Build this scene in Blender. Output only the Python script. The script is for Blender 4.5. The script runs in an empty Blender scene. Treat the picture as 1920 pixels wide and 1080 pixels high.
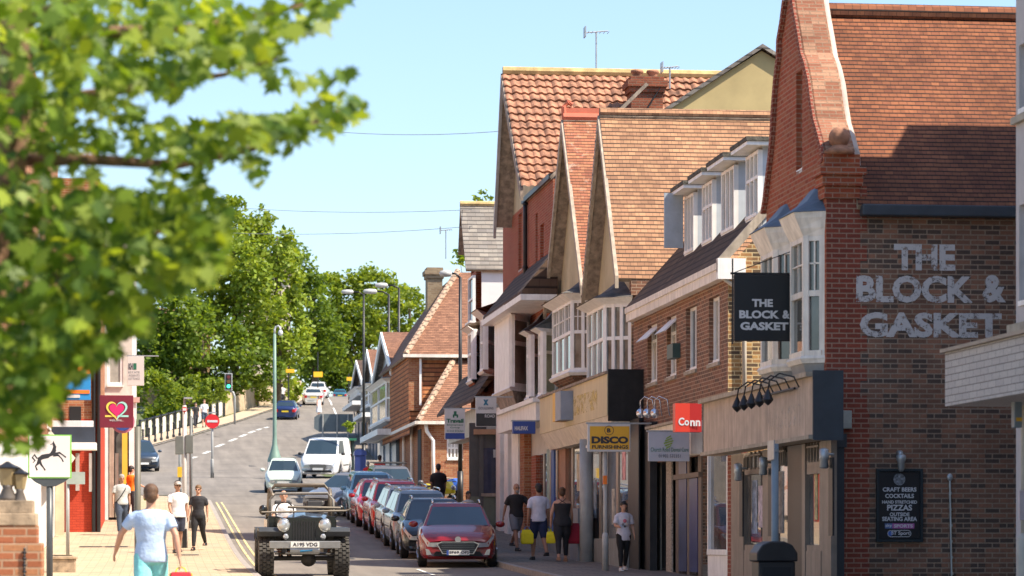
import bpy, math, random
from math import sin, cos, tan, pi, radians, sqrt, atan2, atan
from mathutils import Vector, Matrix
random.seed(7)
# ------------------------------------------------------------------ camera, sky, sun
F = 5520.0; HZ = 1015.0; CZ = 1.6
TH = atan(0.1196); CT = cos(TH); ST = sin(TH)
SC = bpy.context.scene; COL = SC.collection
cd = bpy.data.cameras.new('camera'); cam = bpy.data.objects.new('camera', cd); COL.objects.link(cam)
cam.location = (0, 0, CZ); cam.rotation_euler = (pi / 2, 0, 0)
cd.sensor_width = 36; cd.lens = F / 1920 * 36; cd.shift_y = (HZ - 540) / 1920
cd.clip_start = .5; cd.clip_end = 3000
cd.dof.use_dof = True; cd.dof.focus_distance = 66; cd.dof.aperture_fstop = 3.3
SC.camera = cam
SH = Vector((.93, -.37)).normalized(); ELEV = radians(52)
wd = bpy.data.worlds.new('World'); SC.world = wd; wd.use_nodes = True
nt = wd.node_tree; bg = nt.nodes['Background']
sky = nt.nodes.new('ShaderNodeTexSky'); sky.sky_type = 'NISHITA'; sky.sun_disc = False
sky.sun_elevation = ELEV; sky.sun_rotation = atan2(SH.x, SH.y)
sky.air_density = 1.0; sky.dust_density = 1.3; sky.ozone_density = 2.8; sky.altitude = 0
nt.links.new(sky.outputs[0], bg.inputs[0]); bg.inputs[1].default_value = .113
sl = bpy.data.lights.new('sun', 'SUN'); sl.energy = 4.3; sl.angle = radians(.55); sl.color = (1, .89, .74)
so = bpy.data.objects.new('sun', sl); COL.objects.link(so)
so.rotation_euler = Vector((SH.x * cos(ELEV), SH.y * cos(ELEV), sin(ELEV))).to_track_quat('Z', 'Y').to_euler()
SC.view_settings.view_transform = 'Standard'; SC.view_settings.look = 'None'
SC.view_settings.exposure = 1.2; SC.view_settings.gamma = 1
SC.cycles.max_bounces = 8; SC.cycles.transparent_max_bounces = 16

# ------------------------------------------------------------------ frames
def W(u, v, z=0): return Vector((u * CT - v * ST, u * ST + v * CT, z))
def FU(px, py, u):
    dx = (px - 960) / F; Y = u / (dx * CT + ST); return Y * (CT - dx * ST), CZ + (HZ - py) / F * Y
def FV(px, py, v):
    dx = (px - 960) / F; Y = v / (CT - dx * ST); return Y * (dx * CT + ST), CZ + (HZ - py) / F * Y
def UV(px, Y):
    X = (px - 960) / F * Y; return X * CT + Y * ST, -X * ST + Y * CT
def ZP(py, Y): return CZ + (HZ - py) / F * Y
GT = [(-80, -1), (0, 0), (34.5, .36), (60, .84), (68, .98), (75, 1.2), (85, 1.62), (95, 2.12), (110, 2.85), (128, 3.65), (145, 4.7),
      (160, 5.3), (175, 6.7), (193, 8.86), (204, 9.75), (240, 12.9), (290, 15.9), (340, 17.6), (420, 19), (1500, 24)]
def _g(Y):
    for (a, za), (b, zb) in zip(GT, GT[1:]):
        if Y <= b: return za + (zb - za) * (Y - a) / (b - a)
    return GT[-1][1]
def gz(Y): return sum(_g(Y + k) for k in (-6, -4, -2, 0, 2, 4, 6)) / 7
def gs(u, v): return gz(u * ST + v * CT)
def GR(px, py):
    a, b = 20., 330.
    for _ in range(40):
        m = (a + b) / 2
        if HZ - (gz(m) - CZ) * F / m > py: a = m
        else: b = m
    return UV(px, a)
PV = .12

# ------------------------------------------------------------------ mesh builder
class MB:
    def __init__(s): s.v = []; s.f = []
    def poly(s, pts):
        n = len(s.v); s.v += [tuple(p) for p in pts]; s.f.append(list(range(n, n + len(pts)))); return s
    def mesh(s, vs, fs):
        n = len(s.v); s.v += [tuple(p) for p in vs]; s.f += [[i + n for i in f] for f in fs]; return s
    def box(s, a, b):
        x0, y0, z0 = a; x1, y1, z1 = b
        return s.mesh([(x0, y0, z0), (x1, y0, z0), (x1, y1, z0), (x0, y1, z0), (x0, y0, z1), (x1, y0, z1), (x1, y1, z1), (x0, y1, z1)],
                      [(3, 2, 1, 0), (4, 5, 6, 7), (0, 1, 5, 4), (1, 2, 6, 5), (2, 3, 7, 6), (3, 0, 4, 7)])
    def ext(s, A, B):
        n = len(A)
        return s.mesh(list(A) + list(B), [list(range(n))[::-1], list(range(n, 2 * n))] + [(i, (i + 1) % n, n + (i + 1) % n, n + i) for i in range(n)])
    def pu(s, P, u0, u1): return s.ext([(u0, a, b) for a, b in P], [(u1, a, b) for a, b in P])
    def pv(s, P, v0, v1): return s.ext([(a, v0, b) for a, b in P], [(a, v1, b) for a, b in P])
    def pz(s, P, z0, z1): return s.ext([(a, b, z0) for a, b in P], [(a, b, z1) for a, b in P])
    def loft(s, rings, cap=True, close=True):
        n = len(rings[0]); m = len(rings); vs = [p for r in rings for p in r]; fs = []
        for i in range(m - 1):
            for j in range(n if close else n - 1):
                k = (j + 1) % n; fs.append((i * n + j, i * n + k, (i + 1) * n + k, (i + 1) * n + j))
        if cap: fs.append(list(range(n))[::-1]); fs.append(list(range((m - 1) * n, m * n)))
        return s.mesh(vs, fs)
    def tube(s, P, r, n=8, ref=None):
        P = [Vector(p) for p in P]; R = []
        for i, p in enumerate(P):
            d = (P[min(i + 1, len(P) - 1)] - P[max(i - 1, 0)])
            d = d.normalized() if d.length > 1e-9 else Vector((0, 0, 1))
            a = Vector(ref) if ref else (Vector((1, 0, 0)) if abs(d.x) < .9 else Vector((0, 1, 0)))
            x = (a - d * a.dot(d)).normalized(); y = d.cross(x)
            q = r[i] if isinstance(r, (list, tuple)) else r
            qx, qy = q if isinstance(q, (list, tuple)) else (q, q)
            R.append([p + x * qx * cos(2 * pi * j / n) + y * qy * sin(2 * pi * j / n) for j in range(n)])
        return s.loft(R)
    def lathe(s, c, prof, n=12, ax='z'):
        R = []
        for r, h in prof:
            ring = []
            for j in range(n):
                a = 2 * pi * j / n; x, y = max(r, 1e-4) * cos(a), max(r, 1e-4) * sin(a)
                q = (x, y, h) if ax == 'z' else ((h, x, y) if ax == 'x' else (x, h, y))
                ring.append((c[0] + q[0], c[1] + q[1], c[2] + q[2]))
            R.append(ring)
        return s.loft(R)
    def ell(s, c, r, n=12, m=8):
        R = []
        for i in range(m + 1):
            t = pi * i / m; k = max(sin(t), .01)
            R.append([(c[0] + r[0] * k * cos(2 * pi * j / n), c[1] + r[1] * k * sin(2 * pi * j / n), c[2] - r[2] * cos(t)) for j in range(n)])
        return s.loft(R)
    def seg(s, p0, p1, z0, z1, t0, t1):      # upright slab along a plan line, t = offsets to its left
        d = Vector((p1[0] - p0[0], p1[1] - p0[1])).normalized(); nx, ny = -d.y, d.x
        return s.pz([(p0[0] + nx * t0, p0[1] + ny * t0), (p1[0] + nx * t0, p1[1] + ny * t0), (p1[0] + nx * t1, p1[1] + ny * t1), (p0[0] + nx * t1, p0[1] + ny * t1)], z0, z1)
    def panel(s, M, a0, a1, b0, b1, holes=(), dep=.12):
        A = sorted(set([a0, a1] + [h[0] for h in holes] + [h[1] for h in holes])); B = sorted(set([b0, b1] + [h[2] for h in holes] + [h[3] for h in holes]))
        for x0, x1 in zip(A, A[1:]):
            for y0, y1 in zip(B, B[1:]):
                cx, cy = (x0 + x1) / 2, (y0 + y1) / 2
                if any(h[0] < cx < h[1] and h[2] < cy < h[3] for h in holes): continue
                s.poly([M(x0, y0, 0), M(x1, y0, 0), M(x1, y1, 0), M(x0, y1, 0)])
        for h in holes:
            c = [(h[0], h[2]), (h[1], h[2]), (h[1], h[3]), (h[0], h[3])]
            for i in range(4):
                p, q = c[i], c[(i + 1) % 4]; s.poly([M(*p, 0), M(*q, 0), M(*q, dep), M(*p, dep)])
        return s
    def build(s, name, mat, parent=None, o=None, smooth=False, bevel=0, street=None, sub=0):
        if o is None: o = parent['_o'] if parent is not None and '_o' in parent.keys() else (0, 0, 0)
        o = tuple(o); me = bpy.data.meshes.new(name)
        me.from_pydata([(x - o[0], y - o[1], z - o[2]) for x, y, z in s.v], [], s.f); me.update()
        uvl = me.uv_layers.new(name='UVMap').data
        Z = Vector((0, 0, 1))
        for p in me.polygons:
            n = p.normal
            h = Z.cross(n) if abs(n.z) < .995 else Vector((1, 0, 0))
            h = h.normalized() if h.length > 1e-6 else Vector((1, 0, 0)); t = n.cross(h)
            for li in p.loop_indices:
                co = me.vertices[me.loops[li].vertex_index].co + Vector(o); uvl[li].uv = (co.dot(h), co.dot(t))
        if smooth: me.polygons.foreach_set('use_smooth', [True] * len(me.polygons))
        ms = mat if isinstance(mat, (list, tuple)) else [mat]
        for m in ms: me.materials.append(m)
        ob = bpy.data.objects.new(name, me); COL.objects.link(ob)
        if parent is not None: ob.parent = parent
        elif street is not False:
            ob.rotation_euler = (0, 0, TH); ob.location = W(*o)
        if bevel:
            b = ob.modifiers.new('bevel', 'BEVEL'); b.width = bevel; b.segments = 2; b.limit_method = 'ANGLE'
        if sub:
            b = ob.modifiers.new('subd', 'SUBSURF'); b.levels = sub; b.render_levels = sub
        ob['_o'] = o
        return ob
USED = []
def tag(o, label=None, cat=None, group=None, kind=None):
    if label: o['label'] = label
    if cat: o['category'] = cat
    if group: o['group'] = group
    if kind: o['kind'] = kind
    return o
def thing(name, label, cat, o, group=None, yaw=None):      # Empty in the street frame
    e = bpy.data.objects.new(name, None); COL.objects.link(e); e.empty_display_size = .2
    e.location = W(*o); e.rotation_euler = (0, 0, TH if yaw is None else yaw)
    e['_o'] = tuple(o) if yaw is None else (0., 0., 0.)
    return tag(e, label, cat, group)
def children(o): return [c for c in bpy.data.objects if c.parent == o]
def copy_tree(o, parent=None):
    c = o.copy(); COL.objects.link(c)
    if parent is not None: c.parent = parent
    for ch in children(o): copy_tree(ch, c)
    return c

# ------------------------------------------------------------------ materials
MC = {}
def nm(name):
    m = bpy.data.materials.new(name); m.use_nodes = True; n = m.node_tree; return m, n, n.nodes['Principled BSDF']
def N(n, t, **k):
    x = n.nodes.new('ShaderNode' + t)
    for a, b in k.items(): setattr(x, a, b)
    return x
def mix(n, f, a, b, mode='MIX'):
    x = N(n, 'Mix', data_type='RGBA', blend_type=mode)
    for i, val in ((0, f), (6, a), (7, b)):
        if hasattr(val, 'is_linked') or hasattr(val, 'links'): n.links.new(val, x.inputs[i])
        else: x.inputs[i].default_value = val if i == 0 else (*val[:3], 1)
    return x.outputs[2]
def ramp(n, f, p0, p1, c0=(0, 0, 0), c1=(1, 1, 1)):
    r = N(n, 'ValToRGB'); r.color_ramp.elements[0].position = p0; r.color_ramp.elements[1].position = p1
    r.color_ramp.elements[0].color = (*c0, 1); r.color_ramp.elements[1].color = (*c1, 1); n.links.new(f, r.inputs[0]); return r.outputs[0]
def noise(n, co, sc, det=4, rough=.6):
    x = N(n, 'TexNoise'); x.inputs['Scale'].default_value = sc; x.inputs['Detail'].default_value = det; x.inputs['Roughness'].default_value = rough
    if co is not None: n.links.new(co, x.inputs[0])
    return x.outputs[0]
def P(name, col, rough=.6, metal=0., var=.12, vs=3., spec=.5, coat=0., bump=0., bs=40., emit=0, streak=0.):
    if name in MC: return MC[name]
    m, n, b = nm(name); b.inputs['Roughness'].default_value = rough; b.inputs['Metallic'].default_value = metal
    b.inputs['Specular IOR Level'].default_value = spec; b.inputs['Coat Weight'].default_value = coat; b.inputs['Coat Roughness'].default_value = .04
    tc = N(n, 'TexCoord')
    if var:
        f = noise(n, tc.outputs['Object'], vs, 5)
        c = mix(n, ramp(n, f, .3, .7), [x * (1 - var * 1.5) for x in col], [min(1, x * (1 + var)) for x in col])
        if streak:
            mp = N(n, 'Mapping'); mp.inputs['Scale'].default_value = (9, 9, .5); n.links.new(tc.outputs['Object'], mp.inputs[0])
            s = noise(n, mp.outputs[0], 1.2, 4); c = mix(n, ramp(n, s, .42, .75), c, [x * (1 - streak) for x in col])
        n.links.new(c, b.inputs['Base Color'])
    else: b.inputs['Base Color'].default_value = (*col, 1)
    if bump:
        bp = N(n, 'Bump'); bp.inputs['Strength'].default_value = bump; bp.inputs['Distance'].default_value = .01 if bump < 1 else .018
        n.links.new(noise(n, tc.outputs['Object'], bs, 3), bp.inputs['Height']); n.links.new(bp.outputs[0], b.inputs['Normal'])
    if emit: b.inputs['Emission Color'].default_value = (*col, 1); b.inputs['Emission Strength'].default_value = emit
    MC[name] = m; return m
def BR(name, c1, c2, mortar, w=.225, h=.075, ms=.011, var=.5, third=None, bias=0., bump=.5, off=.5):
    if name in MC: return MC[name]
    m, n, b = nm(name); b.inputs['Roughness'].default_value = .9; b.inputs['Specular IOR Level'].default_value = .2
    tc = N(n, 'TexCoord'); uv = tc.outputs['UV']
    t = N(n, 'TexBrick', offset=off, squash=1.0); t.inputs['Scale'].default_value = 1; t.inputs['Brick Width'].default_value = w; t.inputs['Row Height'].default_value = h
    t.inputs['Mortar Size'].default_value = ms; t.inputs['Mortar Smooth'].default_value = .3; t.inputs['Bias'].default_value = bias
    n.links.new(uv, t.inputs[0])
    for k, c in ((1, c1), (2, c2), (3, mortar)): t.inputs[k].default_value = (*c, 1)
    c = t.outputs[0]
    if third:                                   # a further tint per brick: cell noise snapped to the bond
        vm = N(n, 'Mapping'); vm.inputs['Scale'].default_value = (1 / w, 1 / h, 1); n.links.new(uv, vm.inputs[0])
        wn = N(n, 'TexWhiteNoise', noise_dimensions='3D'); sn = N(n, 'VectorMath', operation='FLOOR'); n.links.new(vm.outputs[0], sn.inputs[0]); n.links.new(sn.outputs[0], wn.inputs[0])
        c2_ = mix(n, ramp(n, wn.outputs[0], .55, .75), c, third)
        c = mix(n, t.outputs[1], c2_, mortar)
    f = noise(n, uv, .55, 6, .65); c = mix(n, var, c, ramp(n, f, .25, .8, (.45, .42, .4), (1.3, 1.27, 1.2)), 'MULTIPLY')
    f2 = noise(n, uv, 30, 3); c = mix(n, .35, c, ramp(n, f2, .2, .8, (.5, .5, .5), (1.4, 1.4, 1.4)), 'MULTIPLY')
    n.links.new(c, b.inputs['Base Color'])
    bp = N(n, 'Bump', invert=True); bp.inputs['Strength'].default_value = bump; bp.inputs['Distance'].default_value = .012
    n.links.new(t.outputs[1], bp.inputs['Height']); n.links.new(bp.outputs[0], b.inputs['Normal'])
    MC[name] = m; return m
def TI(name, c1, c2, gap_shade, w=.17, h=.1, var=.6, moss=None, lich=None, bump=1.):
    if name in MC: return MC[name]
    m, n, b = nm(name); b.inputs['Roughness'].default_value = .85; b.inputs['Specular IOR Level'].default_value = .25
    tc = N(n, 'TexCoord'); uv = tc.outputs['UV']
    wob = N(n, 'VectorMath', operation='MULTIPLY_ADD'); nz = N(n, 'TexNoise'); nz.inputs['Scale'].default_value = 1.6; n.links.new(uv, nz.inputs[0])
    wob.inputs[1].default_value = (.02, .03, 0); n.links.new(nz.outputs[1], wob.inputs[0]); n.links.new(uv, wob.inputs[2]); uvw = wob.outputs[0]
    t = N(n, 'TexBrick', offset=.5); t.inputs['Scale'].default_value = 1; t.inputs['Brick Width'].default_value = w; t.inputs['Row Height'].default_value = h
    t.inputs['Mortar Size'].default_value = .004; t.inputs['Mortar Smooth'].default_value = .6; t.inputs['Bias'].default_value = 0; n.links.new(uvw, t.inputs[0])
    for k, c in ((1, c1), (2, c2), (3, gap_shade)): t.inputs[k].default_value = (*c, 1)
    vm = N(n, 'Mapping'); vm.inputs['Scale'].default_value = (1 / w, 1 / h, 1); n.links.new(uvw, vm.inputs[0])
    sn = N(n, 'VectorMath', operation='FLOOR'); n.links.new(vm.outputs[0], sn.inputs[0]); wn = N(n, 'TexWhiteNoise'); n.links.new(sn.outputs[0], wn.inputs[0])
    c = mix(n, .55, t.outputs[0], ramp(n, wn.outputs[0], 0, 1, (.68, .62, .6), (1.28, 1.25, 1.2)), 'MULTIPLY')
    f = noise(n, uv, .5, 6, .65); c = mix(n, var, c, ramp(n, f, .3, .75, (.5, .45, .42), (1.35, 1.3, 1.25)), 'MULTIPLY')
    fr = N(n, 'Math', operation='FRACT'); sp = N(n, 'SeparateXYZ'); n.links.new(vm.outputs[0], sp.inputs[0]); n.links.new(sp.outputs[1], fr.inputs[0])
    c = mix(n, ramp(n, fr.outputs[0], .16, .32), gap_shade, c)  # dark row edge: overlap shade painted in with the joint colour
    if lich: c = mix(n, ramp(n, noise(n, uv, 2.3, 6, .75), .56, .7), c, lich)
    n.links.new(c, b.inputs['Base Color'])
    ad = N(n, 'Math', operation='MULTIPLY_ADD'); n.links.new(fr.outputs[0], ad.inputs[0]); ad.inputs[1].default_value = -1; ad.inputs[2].default_value = 1
    a2 = N(n, 'Math', operation='ADD'); n.links.new(ad.outputs[0], a2.inputs[0]); m2 = N(n, 'Math', operation='MULTIPLY'); n.links.new(wn.outputs[0], m2.inputs[0]); m2.inputs[1].default_value = .3; n.links.new(m2.outputs[0], a2.inputs[1])
    bp = N(n, 'Bump'); bp.inputs['Strength'].default_value = bump; bp.inputs['Distance'].default_value = .03
    n.links.new(a2.outputs[0], bp.inputs['Height']); n.links.new(bp.outputs[0], b.inputs['Normal'])
    MC[name] = m; return m
def LEAF(name, c1, c2, c3, tr=.35):
    if name in MC: return MC[name]
    m, n, b = nm(name); out = n.nodes['Material Output']
    g = N(n, 'NewGeometry'); tc = N(n, 'TexCoord')
    r = N(n, 'ValToRGB'); r.color_ramp.elements.new(.5)
    for e, c, p in zip(r.color_ramp.elements, (c1, c2, c3), (0, .5, 1)): e.color = (*c, 1); e.position = p
    n.links.new(g.outputs['Random Per Island'], r.inputs[0])
    c = mix(n, .5, r.outputs[0], ramp(n, noise(n, tc.outputs['Object'], .5, 3), .35, .65, (.5, .55, .5), (1.4, 1.35, 1.2)), 'MULTIPLY')
    n.links.new(c, b.inputs['Base Color']); b.inputs['Roughness'].default_value = .5; b.inputs['Specular IOR Level'].default_value = .35
    t = N(n, 'BsdfTranslucent'); n.links.new(mix(n, 1, c, (1.5, 1.35, .6), 'MULTIPLY'), t.inputs[0])
    ms = N(n, 'MixShader'); ms.inputs[0].default_value = tr; n.links.new(b.outputs[0], ms.inputs[1]); n.links.new(t.outputs[0], ms.inputs[2]); n.links.new(ms.outputs[0], out.inputs[0])
    MC[name] = m; return m
def GL(name, col, rough=.03, spec=1., var=.3):
    return P(name, col, rough, 0, var, 1.3, spec)
def worn(name, col, amt=.45, sc=9):
    if name in MC: return MC[name]
    m, n, b = nm(name); out = n.nodes['Material Output']; tc = N(n, 'TexCoord'); b.inputs['Base Color'].default_value = (*col, 1); b.inputs['Roughness'].default_value = .9
    t = N(n, 'BsdfTransparent'); ms = N(n, 'MixShader')
    n.links.new(ramp(n, noise(n, tc.outputs['Object'], sc, 8, .8), amt, amt + .1), ms.inputs[0]); n.links.new(t.outputs[0], ms.inputs[1]); n.links.new(b.outputs[0], ms.inputs[2]); n.links.new(ms.outputs[0], out.inputs[0])
    MC[name] = m; return m
WHT = P('white paint', (.88, .86, .83), .5, var=.1, streak=.18); CRM = P('cream paint', (.82, .75, .66), .6, var=.12, streak=.3)
GRYP = P('grey render', (.3, .29, .27), .8); STUC = P('pebbledash render', (.5, .43, .27), .95, var=.12, vs=1.2, bump=.5, bs=60)
BLK = P('black paint', (.012, .012, .014), .45, var=.3); DGR = P('dark blue grey paint', (.035, .045, .058), .5, var=.15)
TIM = P('weathered timber', (.3, .24, .185), .85, var=.35, vs=6); SHF = P('taupe shopfront paint', (.24, .19, .15), .5, var=.2, streak=.3)
BRD = P('bleached board', (.42, .35, .27), .8, var=.2, vs=5, streak=.35)
LEAD = P('lead sheet', (.12, .15, .19), .55, var=.2); STONE = P('limestone', (.38, .33, .26), .9, var=.25, bump=.4)
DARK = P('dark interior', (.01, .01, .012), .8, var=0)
CHR = P('chrome', (.75, .75, .75), .12, 1, 0); STEEL = P('galvanised steel', (.4, .42, .43), .45, .6, .15); RUB = P('rubber', (.016, .016, .016), .85, var=.3, vs=20)
GPOLE = P('blue grey pole paint', (.2, .25, .29), .5, var=.1)
PANE = GL('window pane', (.05, .055, .06)); PANEC = GL('curtained pane', (.36, .33, .28), .08, .8); PANEB = GL('blind pane', (.42, .45, .36), .1, .8)
SHOPG = GL('shop glass', (.13, .125, .12), .02, var=.7)
B_BROWN = BR('brown stock brick', (.33, .16, .105), (.21, .115, .082), (.34, .25, .19), var=.8, third=(.11, .078, .066), bump=.6)
B_FACE = BR('warm brown brick', (.29, .145, .095), (.22, .105, .07), (.4, .28, .2), var=.4, third=(.16, .095, .07))
B_YEL = BR('yellow stock brick', (.5, .3, .12), (.33, .17, .08), (.62, .48, .27), var=.5, third=(.13, .09, .06))
B_RED = BR('red brick', (.38, .085, .04), (.27, .06, .03), (.36, .2, .14), var=.45, third=(.34, .11, .055))
B_RDK = BR('dark red quoin brick', (.28, .07, .045), (.21, .055, .038), (.36, .22, .16), var=.5)
B_ORG = BR('orange brick', (.38, .14, .07), (.29, .1, .05), (.4, .26, .17), var=.5, third=(.42, .2, .1))
B_WHT = BR('white glazed brick', (.55, .5, .46), (.5, .45, .42), (.26, .23, .21), w=.3, h=.08, ms=.007, var=.2)
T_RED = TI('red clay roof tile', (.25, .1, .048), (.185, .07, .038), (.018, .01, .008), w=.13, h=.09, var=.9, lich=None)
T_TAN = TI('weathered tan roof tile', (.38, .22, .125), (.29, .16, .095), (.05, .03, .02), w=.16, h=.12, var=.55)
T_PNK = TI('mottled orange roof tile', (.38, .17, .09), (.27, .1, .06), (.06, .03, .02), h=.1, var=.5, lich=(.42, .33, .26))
T_CLAY = TI('brown clay roof tile', (.31, .16, .1), (.22, .11, .07), (.05, .028, .02), h=.11, var=.5)  # the tile's own brown, one base colour
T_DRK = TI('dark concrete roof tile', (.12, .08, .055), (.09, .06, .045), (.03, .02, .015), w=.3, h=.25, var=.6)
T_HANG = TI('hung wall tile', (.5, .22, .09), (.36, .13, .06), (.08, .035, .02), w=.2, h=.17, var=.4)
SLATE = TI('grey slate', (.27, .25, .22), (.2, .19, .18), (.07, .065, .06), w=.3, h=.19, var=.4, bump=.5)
PANT = P('clay pantile', (.33, .155, .09), .85, var=.45, vs=3, bump=.6, bs=25)

# ------------------------------------------------------------------ lettering
def text(body, mat, parent, pos, width=None, height=None, plane='v', size=1., ex=.004, bold=0., name='lettering', mx=None, shear=0., slope=0.):
    c = bpy.data.curves.new('t', 'FONT'); c.body = body; c.align_x = 'CENTER'; c.align_y = 'CENTER'; c.size = size; c.extrude = 0; c.offset = bold; c.shear = shear; c.resolution_u = 3
    o = bpy.data.objects.new('t', c); COL.objects.link(o); bpy.context.view_layer.update()
    me = bpy.data.meshes.new_from_object(o.evaluated_get(bpy.context.evaluated_depsgraph_get()))
    bpy.data.objects.remove(o); bpy.data.curves.remove(c)
    vs = [v.co.copy() for v in me.vertices]; fs = [list(p.vertices) for p in me.polygons]; bpy.data.meshes.remove(me)
    if not vs: return None
    xs = [v.x for v in vs]; ys = [v.y for v in vs]; cx, cy = (min(xs) + max(xs)) / 2, (min(ys) + max(ys)) / 2
    sx = width / (max(xs) - min(xs)) if width else 1; sy = height / (max(ys) - min(ys)) if height else sx
    if not width: sx = sy
    b = MB(); out = []
    for v in vs:
        x, y = (v.x - cx) * sx, (v.y - cy) * sy
        if plane == 'v': out.append((pos[0] + x, pos[1], pos[2] + y))
        elif plane == 'u': out.append((pos[0], pos[1] - x, pos[2] + y))
        else: out.append((pos[0] + x, pos[1] + slope * y, pos[2] + y))
    b.mesh(out, fs); return b.build(name, mat, parent)
# ================================================================== SETTING
def strip(name, L, R, mat, dz=0., cross=0, skirt=0):        # ribbon between two polylines of (u,v), following the ground
    b = MB(); rows = []
    for (a, c) in zip(L, R):
        k = 8; rows.append([(a[0] + (c[0] - a[0]) * i / k, a[1] + (c[1] - a[1]) * i / k) for i in range(k + 1)])
    vs = [(u, v, gs(u, v) + dz) for r in rows for u, v in r]; n = 9
    b.mesh(vs, [(i * n + j, i * n + j + 1, (i + 1) * n + j + 1, (i + 1) * n + j) for i in range(len(rows) - 1) for j in range(8)])
    if skirt:
        for side in (0, 8):
            for i in range(len(rows) - 1):
                p, q = rows[i][side], rows[i + 1][side]; a, c = gs(*p) + dz, gs(*q) + dz
                b.poly([(*p, a), (*q, c), (*q, c - skirt), (*p, a - skirt)])
    return tag(b.build(name, mat), kind='structure')
def asphalt():
    m, n, b = nm('worn asphalt'); tc = N(n, 'TexCoord'); uv = tc.outputs['Object']
    c = mix(n, ramp(n, noise(n, uv, .35, 5), .3, .7), (.155, .137, .117), (.215, .19, .163))
    mp = N(n, 'Mapping'); mp.inputs['Scale'].default_value = (1.6, .05, 1); n.links.new(uv, mp.inputs[0])
    c = mix(n, .6, c, ramp(n, noise(n, mp.outputs[0], 1.3, 4), .35, .65, (.72, .7, .68), (1.15, 1.13, 1.1)), 'MULTIPLY')
    c = mix(n, .5, c, ramp(n, noise(n, uv, 60, 2), .2, .8, (.55, .55, .55), (1.4, 1.4, 1.4)), 'MULTIPLY')
    n.links.new(c, b.inputs['Base Color']); b.inputs['Roughness'].default_value = .85
    bp = N(n, 'Bump'); bp.inputs['Strength'].default_value = .4; bp.inputs['Distance'].default_value = .01; n.links.new(noise(n, uv, 80, 2), bp.inputs['Height']); n.links.new(bp.outputs[0], b.inputs['Normal'])
    return m
ASP = asphalt()
PAVL = BR('buff paving block', (.46, .365, .265), (.39, .3, .21), (.26, .19, .13), w=.4, h=.2, ms=.008, var=.35, third=(.48, .38, .25), bump=.2)
PAVR = BR('grey paving slab', (.25, .215, .18), (.2, .175, .15), (.09, .08, .07), w=.6, h=.45, ms=.01, var=.4, bump=.2)
KERB = P('granite kerb', (.3, .27, .24), .8, var=.2, vs=8)
GRND = P('dry grass ground', (.09, .11, .035), .95, var=.35, vs=.4)
YL = worn('yellow road paint', (.6, .5, .25), .38, 3); WL = worn('white road paint', (.6, .6, .57), .33, 4)

b = MB(); ys = list(range(-40, 420, 5)) + list(range(420, 1500, 60)); xs = [-400, -200, -100, -50, -20, 0, 20, 50, 100, 200, 400]
b.mesh([(x, y, gz(y) - .02) for y in ys for x in xs], [(i * 11 + j, i * 11 + j + 1, (i + 1) * 11 + j + 1, (i + 1) * 11 + j) for i in range(len(ys) - 1) for j in range(10)])
g = b.build('ground', GRND, street=False); tag(g, kind='structure')
CL, CR = 1.85, 7.75
vv = [-5, 5, 15, 25, 35, 45, 50, 55, 60, 65, 70, 75, 80, 85, 90, 95, 100, 105, 110, 115, 120]
strip('road', [(CL - 1, v) for v in vv + [124, 130, 140, 150]], [(CR + .6 + max(0, (v - 105) * .06), v) for v in vv + [124, 130, 140, 150]], ASP, 0)
# junction and hill road
J = [(-60, 136), (-8, 130), (2, 128.5)]
Lh = [GR(255, 846), GR(300, 832), GR(340, 822), GR(380, 812), GR(450, 790), GR(505, 771), GR(560, 757), GR(580, 747), GR(600, 742.5)]
Rh = [(CR + 2.4, 140), (CR + 2.4, 150), (CR + 2.4, 158), (CR + 2.4, 163), GR(668, 838), GR(668, 805), GR(666, 780), GR(663, 760), GR(657, 742.5)]
b = MB(); bl = [(-60, 128), (-40, 128), (-25, 128), (-12, 128), (-5, 128), (0, 127), (2, 126), (5, 126), (8.3, 126)]
tl = [(-60, 181), (-40, 181), (-25, 182)] + Lh[0:4] + [Lh[4], (CR + .8, 200)]
def patch(name, L, R, mat, dz, nx=14, m=30):
    def rs(Pn, n):
        d = [0]
        for a, c in zip(Pn, Pn[1:]): d.append(d[-1] + sqrt((a[0] - c[0]) ** 2 + (a[1] - c[1]) ** 2))
        o = []
        for i in range(n + 1):
            t = d[-1] * i / n; k = 0
            while k < len(d) - 2 and d[k + 1] < t: k += 1
            f = (t - d[k]) / max(1e-6, d[k + 1] - d[k]); o.append((Pn[k][0] + (Pn[k + 1][0] - Pn[k][0]) * f, Pn[k][1] + (Pn[k + 1][1] - Pn[k][1]) * f))
        return o
    L, R = rs(L, m), rs(R, m); b = MB()
    vs = []
    for a, c in zip(L, R):
        for i in range(nx + 1):
            u, v = a[0] + (c[0] - a[0]) * i / nx, a[1] + (c[1] - a[1]) * i / nx; vs.append((u, v, gs(u, v) + dz))
    b.mesh(vs, [(i * (nx + 1) + j, i * (nx + 1) + j + 1, (i + 1) * (nx + 1) + j + 1, (i + 1) * (nx + 1) + j) for i in range(m) for j in range(nx)])
    return tag(b.build(name, mat), kind='structure')
patch('road', bl, tl, ASP, .004)
patch('road', [Lh[3], Lh[4], Lh[5], Lh[6], Lh[7], Lh[8]], [Rh[3], Rh[4], Rh[5], Rh[6], Rh[7], Rh[8]], ASP, .008)
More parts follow.
